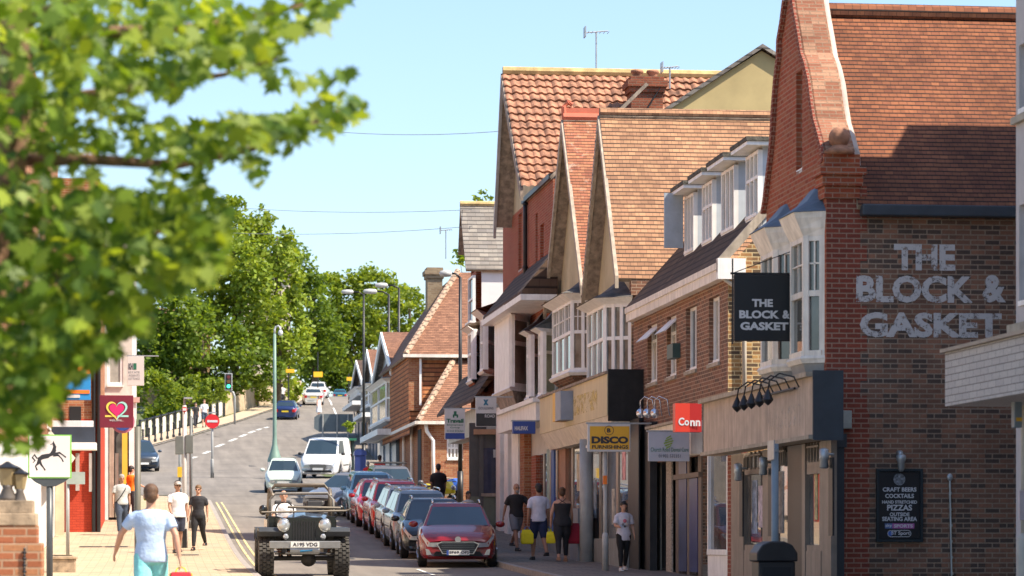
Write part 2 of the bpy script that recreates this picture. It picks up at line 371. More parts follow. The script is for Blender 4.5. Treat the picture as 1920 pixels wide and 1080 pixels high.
# pavements
vl = [20, 35, 50] + list(range(60, 121, 4))
strip('pavement', [(-12, v) for v in vl] + [(-12, 123)], [(CL, v) for v in vl[:-1]] + [(CL - .6, 121), (CL - 3, 123)], PAVL, PV)
strip('kerb', [(CL, v) for v in vl[:-1]] + [(CL - .6, 121), (CL - 3, 123), (-12, 123.5)], [(CL + .13, v) for v in vl[:-1]] + [(CL - .5, 121.2), (CL - 2.95, 123.2), (-12, 123.7)], KERB, PV + .003, skirt=.16)
vr = [20, 35, 44, 50, 56, 60, 64, 68, 72, 76, 80, 85, 90, 96, 102, 108, 114, 120, 128, 136, 144, 152, 160, 170, 180]
kr = lambda v: CR + min(1.75, max(0, (v - 108) * .055)); vr = [v for v in vr if v < 165]
strip('pavement', [(kr(v) + .13, v) for v in vr], [(22, v) for v in vr], PAVR, PV)
strip('kerb', [(kr(v), v) for v in vr], [(kr(v) + .13, v) for v in vr], KERB, PV + .003, skirt=.16)
patch('pavement', Rh[3:], [(u + 6, v + 2) for u, v in Rh[3:]], PAVR, PV, 4, 30)
# hill pavement, left of the climbing road
def off(Pn, du, dv=0): return [(a + du, c + dv) for a, c in Pn]
Hs = [(-30, 181)] + Lh
patch('pavement', [(u - 1.0, v + 4.5) for u, v in Hs], Hs, P('sandy pavement', (.42, .33, .23), .9), PV, 4, 40)
patch('kerb', Hs, [(u + .05, v - .35) for u, v in Hs], KERB, PV * .6, 1, 40)
b = MB()
def line(Pn, w, dz=.012, dash=None):
    for (a, c) in zip(Pn, Pn[1:]):
        d = Vector((c[0] - a[0], c[1] - a[1])); L = d.length; d.normalize(); nx, ny = -d.y * w / 2, d.x * w / 2; s = 0
        while s < L - 1e-6:
            e = min(L, s + (dash[0] if dash else 2)); p, q = (a[0] + d.x * s, a[1] + d.y * s), (a[0] + d.x * e, a[1] + d.y * e)
            b.poly([(p[0] - nx, p[1] - ny, gs(*p) + dz), (q[0] - nx, q[1] - ny, gs(*q) + dz), (q[0] + nx, q[1] + ny, gs(*q) + dz), (p[0] + nx, p[1] + ny, gs(*p) + dz)])
            s = e + (dash[1] if dash else 0)
line([(CL + .36, 35), (CL + .36, 117)], .065); line([(CL + .56, 35), (CL + .56, 117)], .065)
tag(b.build('road_marking', YL), kind='structure')
b = MB()
for p, q in (((358, 860), (368, 857)), ((382, 851), (393, 846.5)), ((405, 838.5), (419, 833)), ((430, 828), (443, 823)), ((450, 819.5), (461, 815)), ((467, 812.5), (477, 808.5)), ((482, 807), (489, 804.5)), ((496, 803), (503, 801)),
             ((632, 781), (625, 765)), ((622, 760), (617, 750)), ((616, 748), (614.5, 744))):
    line([GR(*p), GR(*q)], .26 if p[0] < 600 else .13, .02)
line([(CL + 3, 124), (CR - 1, 124)], .25, .012, (.6, .3)); line([(CL + 3, 125), (CR - 1, 125)], .12, .012, (.6, .3))
line([(5.6, 80), (CR - .1, 80)], .1); line([(5.75, 62), (5.75, 66)], .08); line([(CL + 1.4, 84), (CL + 4, 84)], .16, .012, (.16, .16))
tag(b.build('road_marking', WL), kind='structure')

# ================================================================== BUILDING KIT
def Mu(u, s=1): return lambda a, b_, d: (u + s * d, a, b_)
def Mv(v): return lambda a, b_, d: (a, v + d, b_)
def glazed(fr, gl, p0, p1, z0, z1, nx=1, mid=.5, fw=.07, t=.07, apron=0., muntin=0):
    L = Vector((p1[0] - p0[0], p1[1] - p0[1])).length; d = ((p1[0] - p0[0]) / L, (p1[1] - p0[1]) / L)
    q = lambda s: (p0[0] + d[0] * s, p0[1] + d[1] * s)
    if apron: fr.seg(q(0), q(L), z0, z0 + apron, -t * .3, t * .7); z0 += apron
    for i in range(nx + 1):
        s = (L - fw) * i / nx; fr.seg(q(s), q(s + fw), z0, z1, 0, t)
    for k, zz in enumerate([z0, z1 - fw] + ([z0 + (z1 - z0) * mid - fw / 2] if mid else [])):
        e = .02 if k == 0 else .008; fr.seg(q(fw * .5), q(L - fw * .5), zz, zz + fw, -e if k == 0 else .006, t - .006)
    if muntin:
        for i in range(nx):
            for k in range(1, muntin + 1):
                s = (L - fw) * (i + k / (muntin + 1)) / nx + fw / 2; fr.seg(q(s - .012), q(s + .012), z0 + (z1 - z0) * (mid or 0), z1 - fw, .02, .05)
        fr.seg(q(fw), q(L - fw), z0 + (z1 - z0) * .76, z0 + (z1 - z0) * .76 + .025, .02, .05)
    m = t * .55
    a, c = q(fw * .5), q(L - fw * .5); n = (-d[1] * m, d[0] * m)
    gl.poly([(a[0] + n[0], a[1] + n[1], z0 + .02), (c[0] + n[0], c[1] + n[1], z0 + .02), (c[0] + n[0], c[1] + n[1], z1 - .02), (a[0] + n[0], a[1] + n[1], z1 - .02)])
def flatwin(par, p0, p1, z0, z1, pane=None, fm=None, nx=1, mid=.5, muntin=0, t=.07, sill=True, fw=.06, lab=None):
    fr, gl = MB(), MB(); glazed(fr, gl, p0, p1, z0, z1, nx, mid, fw, t, muntin=muntin)
    if sill: fr.seg(p0, p1, z0 - .06, z0, -.1, t + .02)
    f = fr.build('window', fm or WHT, par); gl.build('pane', pane or PANE, f)
    if lab: f['label'] = lab
    return f
def bay(par, plan, z0, z1, nx=(1, 1, 1), apron=0., mid=.5, pane=PANE, fm=None, muntin=0, corn=.25, roof=.5, roofm=None, under=.35, underm=None, wallu=None, fw=.08, name='bay_window', lab=None):
    fr, gl = MB(), MB(); fm = fm or WHT
    for i, (a, c) in enumerate(zip(plan, plan[1:])):     # plan runs far -> near so that inside lies to the left
        if nx[i] == 0: fr.seg(a, c, z0, z1, 0, .08)
        else: glazed(fr, gl, a, c, z0, z1, nx[i], mid, fw, .09, apron, muntin)
    w = wallu if wallu is not None else plan[0][0]
    cx = sum(p[0] for p in plan) / len(plan); cy = sum(p[1] for p in plan) / len(plan)
    def grow(k, z): return [(p[0] + (p[0] - w) * k * .25 - (k * .09 if p[0] < w - .05 else 0), cy + (p[1] - cy) * (1 + k * .12), z) for p in plan] + [(w + .02, plan[-1][1] + .0, z), (w + .02, plan[0][1], z)]
    fr.loft([grow(0, z1 - .01), grow(.35, z1 + corn * .3), grow(.8, z1 + corn * .75), grow(1, z1 + corn)])
    fr.loft([grow(.1, z0 - .1), grow(.35, z0 - .03), grow(.2, z0 + .01)])
    f = fr.build(name, fm, par); gl.build('pane', pane, f)
    if roof:
        r = MB(); r.loft([grow(1.15, z1 + corn + .003), [(x * .45 + w * .55, cy + (y - cy) * .72, z1 + corn + roof * .45) for x, y, z in grow(1.0, 0)], [(w + .01 + (x - w) * .06, cy + (y - cy) * .3, z1 + corn + roof) for x, y, z in grow(1., 0)]])
        r.build('roof', roofm or LEAD, f)
    if under:
        r = MB(); r.loft([[(w + (x - w) * k, cy + (y - cy) * j, z0 - .1 - under * h) for x, y, z in grow(0, 0)] for k, j, h in ((.98, .98, 0), (.8, .9, .35), (.45, .75, .75), (.08, .6, 1))])
        r.build('bracket', underm or GRYP, f)
    if lab: f['label'] = lab
    return f
def pipe(par, u, v, z0, z1, r=.055, m=None, name='downpipe'):
    b = MB(); b.tube([(u, v, z0), (u, v, z1 - .3), (u, v, z1)], r, 8)
    z = z0 + .5
    while z < z1: b.lathe((u, v, z), [(r, -.03), (r * 1.35, -.03), (r * 1.35, .03), (r, .03)], 8); z += 1.8
    return b.build(name, m or BLK, par, smooth=True)
def roofsheet(par, pts, m, name='roof', th=.09):
    a = MB(); A = [Vector(p) for p in pts]; n = (A[1] - A[0]).cross(A[2] - A[0]).normalized()
    if n.z < 0: n = -n
    a.ext([p - n * th for p in A], A); o = a.build(name, [m, TIM], par)
    for i, p in enumerate(o.data.polygons): p.material_index = 0 if i == 1 else 1
    return o
def aerial(base, h, lab, ln=.7, cat='aerial'):
    t = thing('tv_aerial', lab, cat, base)
    b = MB(); b.tube([base, (base[0], base[1], base[2] + h)], .025, 6); b.build('mast', STEEL, t)
    b = MB(); x, y, z = base[0], base[1], base[2] + h; b.tube([(x - ln / 2, y, z - .02), (x + ln / 2, y, z + .05)], .018, 6)
    for i in range(7): q = x - ln / 2 + ln * i / 6; b.tube([(q, y - .18, z), (q, y + .18, z)], .01, 5)
    b.box((x - ln / 2, y - .2, z - .15), (x - ln / 2 + .03, y + .2, z + .15)); b.build('antenna', STEEL, t)
def chimney(par, u0, u1, v0, v1, z0, z1, bm, pots=2, pm=None):
    b = MB(); b.box((u0, v0, z0), (u1, v1, z1 - .45)); b.box((u0 - .06, v0 - .06, z1 - .45), (u1 + .06, v1 + .06, z1 - .3)); b.box((u0 - .12, v0 - .12, z1 - .3), (u1 + .12, v1 + .12, z1 - .12)); b.box((u0 - .03, v0 - .03, z1 - .12), (u1 + .03, v1 + .03, z1))
    c = b.build('chimney', bm, par)
    for i in range(pots):
        x = u0 + (u1 - u0) * (i + .5) / pots; p = MB(); p.lathe((x, (v0 + v1) / 2, z1), [(.1, 0), (.13, .04), (.12, .08), (.16, .14), (.19, .18), (.17, .23), (.1, .23)], 12); p.build('chimney_pot', pm or PANT, c, smooth=True)
    return c

# ================================================================== B&G : corner pub with the Dutch gable
uB = 10.0 * CT; vB = 43.3; YB = 44.35
gb = gs(uB, vB) + PV
pub = thing('gabled_pub', 'red brick pub with curved Dutch gable and white lettering painted on its side wall', 'pub', (uB, vB, gb))
v1B = FU(1437, 400, uB)[0]
E = FV(1700, 395, vB)[1]                                    # eaves height of the side wall
rB = [FU(x, y, uB) for x, y in ((1556, 330), (1553, 300), (1548, 278), (1541, 250), (1533, 222), (1528, 190), (1523, 150), (1516, 118), (1509, 98), (1503, 60), (1496, 20), (1491, -15), (1486, -45))]
lB = [FU(x, y, uB) for x, y in ((1478, -45), (1474, 0), (1469, 40), (1463, 75), (1462, 110), (1457, 150), (1453, 200), (1450, 260), (1446, 300), (1441, 340), (1437, 375), (1433, 400))]
z_sh = FU(1556, 345, uB)[1]
rB[0] = (vB, rB[0][1]); rB[1] = (vB, rB[1][1]); rB = [(max(v, vB), z) for v, z in rB]
# gable wall (street face) with the tall slit window and coping edge
wv0, wv1 = FU(1504, 200, uB)[0], FU(1493, 200, uB)[0]; wz0, wz1 = FU(1498, 320, uB)[1], FU(1498, 134, uB)[1]
b = MB(); prof = rB + lB
zs = rB[0][1]
b.panel(Mu(uB), vB, v1B, gb + 2.9, zs - .02, [], .1)
out = [(uB, v, z) for v, z in prof] + [(uB, v1B, zs - .02)]
# gable upper: strip mesh around the window hole
def zat(v, Pn):
    for (a, za), (c, zc) in zip(Pn, Pn[1:]):
        if min(a, c) <= v <= max(a, c) and abs(a - c) > 1e-6: return za + (zc - za) * (v - a) / (c - a)
    return Pn[0][1]
cols = sorted(set([vB + .0] + [p[0] for p in rB[1:]] + [p[0] for p in lB] + [wv0, wv1, v1B]))
for a, c in zip(cols, cols[1:]):
    if c - a < 1e-5: continue
    def top(v):
        if v <= rB[-1][0]: return zat(v, rB)
        if v >= lB[0][0]: return zat(v, lB) if v <= lB[-1][0] else zs
        return rB[-1][1]
    za, zc = max(top(a), zs - .02), max(top(c), zs - .02); m = (a + c) / 2
    if wv0 < m < wv1:
        b.poly([(uB, a, zs - .02), (uB, c, zs - .02), (uB, c, wz0), (uB, a, wz0)]); b.poly([(uB, a, wz1), (uB, c, wz1), (uB, c, zc), (uB, a, za)])
    else: b.poly([(uB, a, zs - .02), (uB, c, zs - .02), (uB, c, zc), (uB, a, za)])
for p, q in (((wv0, wz0), (wv1, wz0)), ((wv1, wz0), (wv1, wz1)), ((wv1, wz1), (wv0, wz1)), ((wv0, wz1), (wv0, wz0))):
    b.poly([(uB, *p), (uB, *q), (uB + .22, *q), (uB + .22, *p)])
b.build('front_wall', B_RED, pub)
flatwin(pub, (uB + .1, wv1), (uB + .1, wv0), wz0 + .02, wz1, PANE, WHT, 1, .5)
b = MB()     # coping on the gable edge and its far lip
T = .44
for Pn in (rB, lB):
    for p, q in zip(Pn, Pn[1:]):
        if abs(p[1] - q[1]) + abs(p[0] - q[0]) < 1e-4: continue
        b.poly([(uB - .03, *p), (uB - .03, *q), (uB + T, *q), (uB + T, *p)])
b.poly([(uB - .03, *rB[-1]), (uB - .03, *lB[0]), (uB + T, *lB[0]), (uB + T, *rB[-1])])
b.poly([(uB + T, v, z) for v, z in prof] + [(uB + T, v1B, zs)])
b.build('coping', BR('pinkish gable brick', (.34, .15, .095), (.27, .11, .07), (.3, .2, .14), var=.95, third=(.42, .24, .16), w=.22, h=.07), pub)
for Pn, s in ((rB, -1), (lB, 1)):
    b = MB()     # moulded band following the curve
    for p, q in zip(Pn[1:], Pn[2:]):
        b.ext([(uB - .07, p[0], p[1]), (uB - .07, q[0], q[1]), (uB - .07, q[0] - s * .13, q[1] - .03), (uB - .07, p[0] - s * .13, p[1] - .03)],
              [(uB + .0, p[0], p[1]), (uB + .0, q[0], q[1]), (uB + .0, q[0] - s * .13, q[1] - .03), (uB + .0, p[0] - s * .13, p[1] - .03)])
    b.build('moulding', B_RDK, pub)
# side wall, painted lettering
U = lambda px: FV(px, 600, vB)[0]
b = MB(); b.panel(Mv(vB), uB + .5, 24, gb - .3, E - .1)
b.build('side_wall', B_BROWN, pub)
b = MB()
zq = gb + 2.9
while zq < E + .6:
    w_ = .52 if int((zq - gb) / .225) % 2 else .62
    b.poly([(uB, vB - .004, zq), (uB + w_, vB - .004, zq), (uB + w_, vB - .004, min(zq + .225, E + .6)), (uB, vB - .004, min(zq + .225, E + .6))]); zq += .225
b.build('corner_quoin', B_RDK, pub)
b = MB(); b.box((uB + .26, vB - .003, gb - .3), (uB + .66, vB + .05, gb + 2.9)); b.build('corner_quoin', B_RDK, pub)
# pier, corbel and ball
pz = FV(1580, 290, vB)[1]
b = MB(); zc = FV(1580, 372, vB)[1]
b.box((uB - .04, vB - .05, zc), (uB + .5, vB + .4, zc + .18)); b.box((uB - .08, vB - .1, zc + .183), (uB + .54, vB + .4, zc + .34)); b.box((uB - .12, vB - .14, zc + .343), (uB + .58, vB + .4, zc + .46)); b.box((uB - .05, vB - .06, zc + .463), (uB + .5, vB + .4, pz))
b.box((uB - .0, vB - .02, E + .2), (uB + .44, vB + .4, zc - .003)); b.build('pier', B_RED, pub)
b = MB(); bz = FV(1578, 258, vB)[1]; b.lathe((uB + .2, vB + .02, pz), [(.22, 0), (.24, .05), (.15, .1), (.09, .16), (.1, .2)], 14); b.ell((uB + .2, vB + .02, bz), (.16, .16, .16), 18, 12); b.build('ball_finial', PANT, pub, smooth=True)
# roof, flashing, gutter
vr_ = (rB[-1][0] + lB[0][0]) / 2; rz = ZP(4, vr_)
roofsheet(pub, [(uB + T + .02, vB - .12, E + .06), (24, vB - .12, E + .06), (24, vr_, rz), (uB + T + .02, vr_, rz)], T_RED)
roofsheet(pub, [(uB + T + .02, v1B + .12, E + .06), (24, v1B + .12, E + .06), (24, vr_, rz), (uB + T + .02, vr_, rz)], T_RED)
b = MB(); b.tube([(uB + T, vr_, rz + .03), (24, vr_, rz + .03)], .13, 10); b.build('ridge', T_RED, pub)
b = MB(); Q = [p for p in rB[1:]]
for (p, q) in zip(Q, Q[1:]): b.ext([(uB + T - .05, p[0] + .02, p[1] + .012), (uB + T + .03, p[0] + .02, p[1] + .012), (uB + T + .03, q[0] + .02, q[1] + .012), (uB + T - .05, q[0] + .02, q[1] + .012)],
     [(uB + T - .05, p[0] + .02, p[1] - .06), (uB + T + .09, p[0] + .02, p[1] - .06), (uB + T + .09, q[0] + .02, q[1] - .06), (uB + T - .05, q[0] + .02, q[1] - .06)])
b.build('flashing', P('lime mortar', (.45, .38, .33), .9, var=.2), pub)
b = MB(); b.box((uB + .505, vB - .22, E - .1), (24, vB - .01, E + .07)); b.build('gutter', DGR, pub, bevel=.02)
# rest of the block (back and far side)
b = MB(); b.panel(Mv(v1B), uB + .1, 24, gb - .3, E - .1); b.panel(Mu(24), vB, v1B, gb - .3, E); b.build('rear_wall', B_BROWN, pub)
# bays
bz0, bz1 = FU(1506, 668, uB - .3)[1], FU(1506, 440, uB - .3)[1]
c1 = FU(1506, 600, 9.72 * CT)[0]; f1 = FU(1481, 600, 9.72 * CT)[0]
lab = ['near canted white bay window with a lead roof', 'far canted white bay window behind the hanging sign']
for i, (n_, a_, e_) in enumerate(((vB + .12, c1, f1), (FU(1478, 600, 9.9 * CT)[0], FU(1450, 600, 9.72 * CT)[0], FU(1426, 600, 9.72 * CT)[0]))):
    bay(pub, [(uB, e_ + .35), (9.72 * CT, e_), (9.72 * CT, a_), (uB, n_)], bz0, bz1, (1, 1, 1), .0, .52, GL('bright bay pane', (.1, .1, .09)), CRM, 1, .34, .42, LEAD, .5, GRYP, fw=.09, lab=lab[i])
# painted letters
PLT = worn('weathered white sign paint', (.54, .5, .49), .385, 6)
def lt(s, x0, x1, y0, y1):
    text(s, PLT, pub, ((U(x0) + U(x1)) / 2, vB - .006, (ZP(y0, YB) + ZP(y1, YB)) / 2), U(x1) - U(x0), ZP(y0, YB) - ZP(y1, YB), bold=.045)
lt('THE', 1676, 1791, 458, 507); lt('BLOCK', 1605, 1825, 517, 568); lt('&', 1842, 1886, 514, 566); lt('GASKET', 1612, 1878, 586, 633)

def zf(px, py, u): return FU(px, py, u)[1]
# pub shopfront
uF = 9.62 * CT; vF0, vF1 = FU(1523, 700, uF)[0], FU(1319, 800, uF)[0]
FT, FB = zf(1523, 697, uF), zf(1523, 823, uF)
sf = MB(); sf.box((uF, vF0, FB + .06), (uF + .3, vF1, FT - .07)); S = sf.build('fascia', P('bleached fascia board', (.52, .40, .31), .8, var=.14, vs=3, streak=.4), pub)
b = MB(); b.box((uF - .1, vF0 - .02, FT - .07), (uF + .34, vF1, FT)); b.box((uF - .06, vF0 - .02, FB), (uF + .3, vF1, FB + .06)); b.build('fascia_trim', BRD, pub)
b = MB(); b.box((uF + .0, vF0 - .055, FB - .02), (uB + .08, vF0 - .005, FT + .02)); b.build('fascia_end', DGR, pub); b = MB(); b.box((uF - .01, vF1 + .005, FB), (uB + .3, vF1 + .05, FT)); b.build('fascia_end', DGR, pub)
text('THE BLOCK & GASKET', worn('ghost white paint', (.55, .5, .46), .52, 14), pub, (uF - .003, (vF0 + vF1) / 2 - 2.3, (FT + FB) / 2 - .1), 2.6, .34, 'u', bold=.04, name='faded_lettering')
b = MB(); b.box((uB + .02, vB - .06, gb - .3), (uB + .26, vB + .5, FB + .08)); b.box((uB - .02, vB - .1, FB - .1), (uB + .29, vB - .062, FB + .1)); b.build('corner_pilaster', DGR, pub)
uS = uB + .02                                               # shopfront plane
def vs_(px, u=None): return FU(px, 900, u or uS)[0]
b = MB(); g_ = gs(uS, 47) + PV
for x0, x1 in ((1541, 1563), (1375, 1398), (1434, 1452), (1508, 1514)): b.box((uS - .04, vs_(x1), g_ - .3), (uS + .05, vs_(x0), FB))
for x0, x1, z in ((1400, 1450, 2.05), (1517, 1545, 2.05), (1400, 1450, .75), (1517, 1545, .75), (1517, 1545, 1.95)): b.box((uS - .035, vs_(x1), g_ + z - .05), (uS + .02, vs_(x0), g_ + z + .06))
b.box((uS - .05, vs_(1545), g_ - .3), (uS + .0, vs_(1517), g_ + .72)); b.box((uS - .05, vs_(1450), g_ - .3), (uS + .0, vs_(1400), g_ + .72))
for x0, x1 in ((1402, 1432), (1519, 1541), (1460, 1476)):
    for k in range(4): v_ = vs_(x0) + (vs_(x1) - vs_(x0)) * (k + .5) / 4; b.box((uS - .06, v_ - .015, g_ + 2.08), (uS - .02, v_ + .015, FB))
    b.box((uS - .06, vs_(x1), g_ + 2.3), (uS - .02, vs_(x0), g_ + 2.33))
b.build('shopfront_frame', SHF, pub)
b = MB(); b.poly([(uS + .03, vB + .05, g_ - .3), (uS + .03, vs_(1380), g_ - .3), (uS + .03, vs_(1380), FB), (uS + .03, vB + .05, FB)]); b.build('shop_window', SHOPG, pub)
b = MB(); b.box((uS - .03, vs_(1508), g_ - .3), (uS + .025, vs_(1480), FB)); b.build('dark_doorway', BLK, pub)
b = MB(); b.box((uS - .02, vs_(1374), g_ - .3), (uS + .3, vs_(1366), FB)); b.build('brick_pier', B_RDK, pub)
for x in (1561, 1471 - 6, 1392, 1517): 
    pass
for x, zz in ((1545, 2.1), (1431, 2.1), (1384, 2.05)):
    b = MB(); v_ = vs_(x, uS - .25); b.lathe((uS - .25, v_, g_ + zz), [(.03, .14), (.07, .12), (.075, -.02), (.06, -.04), (.07, -.14), (.05, -.16)], 12); b.tube([(uS - .1, v_, g_ + zz + .05), (uS - .25, v_, g_ + zz + .05)], .02, 6); b.build('wall_light', STEEL, pub, smooth=True)
for x, h in ((1389, 1.1), (1443, 1.1), (1557, 1.15)):
    b = MB(); v_ = vs_(x, uS - .17); b.box((uS - .17, v_ - .13, g_ + .95), (uS - .141, v_ + .13, g_ + .95 + h)); b.build('menu_case', BLK, pub)
# swan neck lamps over the fascia
b = MB(); zr = zf(1470, 733, uF - .05); v5 = [FU(x, 780, uF - .45)[0] for x in (1382, 1395, 1409, 1424, 1440)]
r_ = MB(); r_.tube([(uF - .05, FU(1490, 720, uF - .05)[0], zr), (uF - .05, v5[0], zr)], .02, 8)
rail = r_.build('lamp_rail', BLK, pub)
for v_ in v5:
    b = MB(); vb = v_; b.tube([(uF - .05, vb - .35, zr), (uF - .12, vb - .3, zr + .16), (uF - .3, vb - .12, zr + .22), (uF - .43, vb - .02, zr + .12), (uF - .45, vb, zr - .02)], .013, 6)
    b.lathe((uF - .45, vb, zr - .3), [(.0, .04), (.05, .08), (.085, .13), (.04, .23), (.02, .28)], 14); b.build('swan_neck_lamp', BLK, rail, smooth=False)
# things fixed to the side wall (parts that move with the house)
def wb(name, x0, y0, x1, y1, d, m, par=pub, bev=.01): 
    b = MB(); b.box((U(x0), vB - d, ZP(y1, YB)), (U(x1), vB - .005, ZP(y0, YB))); return b.build(name, m, par, bevel=bev)
wb('meter_box', 1567, 771, 1594, 805, .12, P('dirty white enamel', (.42, .43, .38), .5, var=.2))
wb('junction_box', 1527, 795, 1540, 812, .5, P('pale grey enamel', (.3, .36, .42), .5))
b = MB(); zc_ = ZP(850, YB); x_ = U(1685); b.tube([(x_, vB, zc_), (x_, vB - .1, zc_), (x_, vB - .14, zc_ - .06)], .045, 10); b.lathe((x_, vB - .15, zc_ - .22), [(.03, -.06), (.05, -.02), (.055, .08), (.075, .12), (.075, .18), (.04, .2)], 12); b.build('wall_light', STEEL, pub, smooth=True)
b = MB(); b.tube([(U(1780), vB - .03, ZP(897, YB)), (U(1785), vB - .03, gb - .3)], .016, 8)
for k in range(8): b.lathe((U(1781 + k * .6), vB - .03, ZP(925 + k * 30, YB)), [(.024, -.02), (.024, .02)], 8)
b.ell((U(1780), vB - .03, ZP(895, YB)), (.045, .03, .06)); b.build('conduit', STEEL, pub)
# blackboard
bb = thing('pub_menu_board', 'black framed board listing craft beers, cocktails and pizzas on the pub side wall', 'sign', (U(1685), vB - .03, ZP(1015, YB)))
wb('board', 1646, 884, 1725, 1011, .035, P('chalkboard black', (.01, .011, .013), .5), bb); 
b = MB(); x0, x1, z0, z1 = U(1642), U(1729), ZP(1016, YB), ZP(879, YB)
for q in (((x0, z0), (x1, z0 + .04)), ((x0, z1 - .04), (x1, z1)), ((x0, z0 + .04), (x0 + .04, z1 - .04)), ((x1 - .04, z0 + .04), (x1, z1 - .04))): b.box((q[0][0], vB - .06, q[0][1]), (q[1][0], vB - .004, q[1][1]))
b.build('frame', P('dark teal frame', (.012, .022, .028), .5), bb)
WT = P('sign white', (.62, .62, .64), .6, var=0)
for s, y, h, w in (('CRAFT BEERS', 918, 8, 65), ('COCKTAILS', 930, 8, 55), ('HAND STRETCHED', 941.5, 6, 67), ('PIZZAS', 952, 11, 48), ('OUTSIDE', 964.5, 7, 38), ('SEATING AREA', 973, 8, 67)):
    text(s, WT, bb, (U(1685.5), vB - .041, ZP(y, YB)), w / 125, h / 125, bold=.03)
b = MB(); b.lathe((U(1685), vB - .041, ZP(899, YB)), [(.09, 0), (.09, -.006)], 24, 'y'); b.build('round_emblem', P('emblem grey', (.25, .27, .3), .5, var=.6, vs=30), bb)
b = MB(); b.box((U(1658), vB - .042, ZP(991, YB)), (U(1672), vB - .036, ZP(981.5, YB))); b.build('badge', P('sky blue badge', (.1, .16, .35), .5), bb)
b = MB(); b.box((U(1672), vB - .042, ZP(991, YB)), (U(1713), vB - .036, ZP(981.5, YB))); b.build('badge', P('magenta badge', (.45, .12, .35), .5), bb)
text('sky', WT, bb, (U(1665), vB - .044, ZP(986, YB)), .1, .06, bold=.02); text('SPORTS', WT, bb, (U(1692.5), vB - .044, ZP(986.2, YB)), .29, .05, bold=.03)
b = MB()
for k in range(24):
    a, c = 2 * pi * k / 24, 2 * pi * (k + 1) / 24; f = lambda t, r: (U(1685) + (.13 if cos(t) > 0 else -.13) + cos(t) * r, sin(t) * r + ZP(1000.5, YB))
    p, q, r2, s2 = f(a, .052), f(c, .052), f(c, .044), f(a, .044); b.poly([(p[0], vB - .042, p[1]), (q[0], vB - .042, q[1]), (r2[0], vB - .042, r2[1]), (s2[0], vB - .042, s2[1])])
b.build('badge_outline', WT, bb); text('BT Sport', WT, bb, (U(1687), vB - .044, ZP(1000.5, YB)), .29, .07, bold=.02)
b = MB(); b.lathe((U(1668), vB - .042, ZP(1000.5, YB)), [(.035, 0), (.035, -.002)], 16, 'y'); b.build('badge', P('globe blue', (.06, .15, .5), .5), bb)
# hanging sign
vS = FU(1478, 600, 9.72 * CT)[0] + .15; a_, zt = FV(1376, 515, vS); c_, zb = FV(1480, 640, vS)
hs = thing('hanging_pub_sign', 'square black hanging sign with THE BLOCK & GASKET in stencilled white letters, beside the bay windows', 'sign', (c_, vS, zb))
b = MB(); b.box((a_, vS - .04, zb), (c_ + .02, vS + .04, zt)); b.build('board', P('sign black', (.009, .01, .012), .5), hs, bevel=.008)
b = MB(); b.box((a_ - .05, vS - .03, zt + .005), (uB, vS + .03, zt + .035)); b.tube([(a_ - .02, vS, zb - .05), (a_ - .02, vS, zt + .25)], .012, 6); b.tube([(a_, vS, zt + .03), (uB, vS + .2, zt + .45)], .008, 6); b.build('bracket', BLK, hs)
SW = worn('stencil white', (.62, .6, .6), .3, 22)
for s, x0, x1, y0, y1 in (('THE', 1409, 1448, 561, 576), ('BLOCK', 1385, 1460, 582, 598), ('&', 1466, 1480, 582, 598), ('GASKET', 1387, 1477, 604, 620)):
    p, q = FV(x0, y0, vS), FV(x1, y1, vS); text(s, SW, hs, ((p[0] + q[0]) / 2, vS - .045, (p[1] + q[1]) / 2), q[0] - p[0], p[1] - q[1], bold=.045)
# repairs, covers and gullies in the surfaces
PT = P('dark tar repair', (.06, .056, .052), .8, var=.3, vs=3); IRON = P('cast iron cover', (.07, .065, .06), .5, .5, .3, 20)
for (px, py, w, l) in ((560, 960, 1.3, 7), (600, 1050, .9, 5), (470, 880, 2.2, 6), (700, 935, 1.2, 6)):
    u, v = GR(px, py); b = MB(); n_ = 6; b.mesh([(u + (w if k else 0), v + l * i / n_, gs(u, v + l * i / n_) + .0085) for i in range(n_ + 1) for k in (0, 1)], [(2 * i, 2 * i + 1, 2 * i + 3, 2 * i + 2) for i in range(n_)]); tag(b.build('road', PT), kind='structure')
for i, (px, py, dz) in enumerate(((500, 1035, .013), (560, 935, .013), (170, 1034, PV + .006), (218, 1034, PV + .006), (350, 1050, PV + .006))):
    u, v = GR(px, py); z = gs(u, v) + dz; s_ = (gs(u, v + 1) - gs(u, v)); b = MB(); b.pz([(u - .3, v - .3), (u + .3, v - .3), (u + .3, v + .3), (u - .3, v + .3)], 0, .004)
    b.v = [(x, y, h + z + s_ * (y - v)) for x, y, h in b.v]; tag(b.build('manhole_cover', IRON, o=(u, v, z)), ('square iron cover in the carriageway left of the off roader', 'square iron cover in the road behind the off roader', 'left of two iron covers in the buff paving', 'right of two iron covers in the buff paving', 'iron cover in the buff paving by the double yellow lines')[i], 'manhole cover')

for i, (x, z0_, w_, h_, c) in enumerate(((1527, 1.2, .1, .8, (.5, .42, .2)), (1412, 1.0, .22, .9, (.35, .4, .5)), (1424, 1.1, .2, .7, (.5, .4, .45)), (1462, 1.0, .18, 1.0, (.42, .4, .38)))):
    v_ = vs_(x); b = MB(); b.box((uS + .022, v_ - w_, g_ + z0_), (uS + .028, v_ + w_, g_ + z0_ + h_)); b.build('reflection_display', P('pub reflection display %d' % i, c, .6, var=.45, vs=9), pub)  # flat tinted quads on the pub glass, standing for reflections, curtain and display
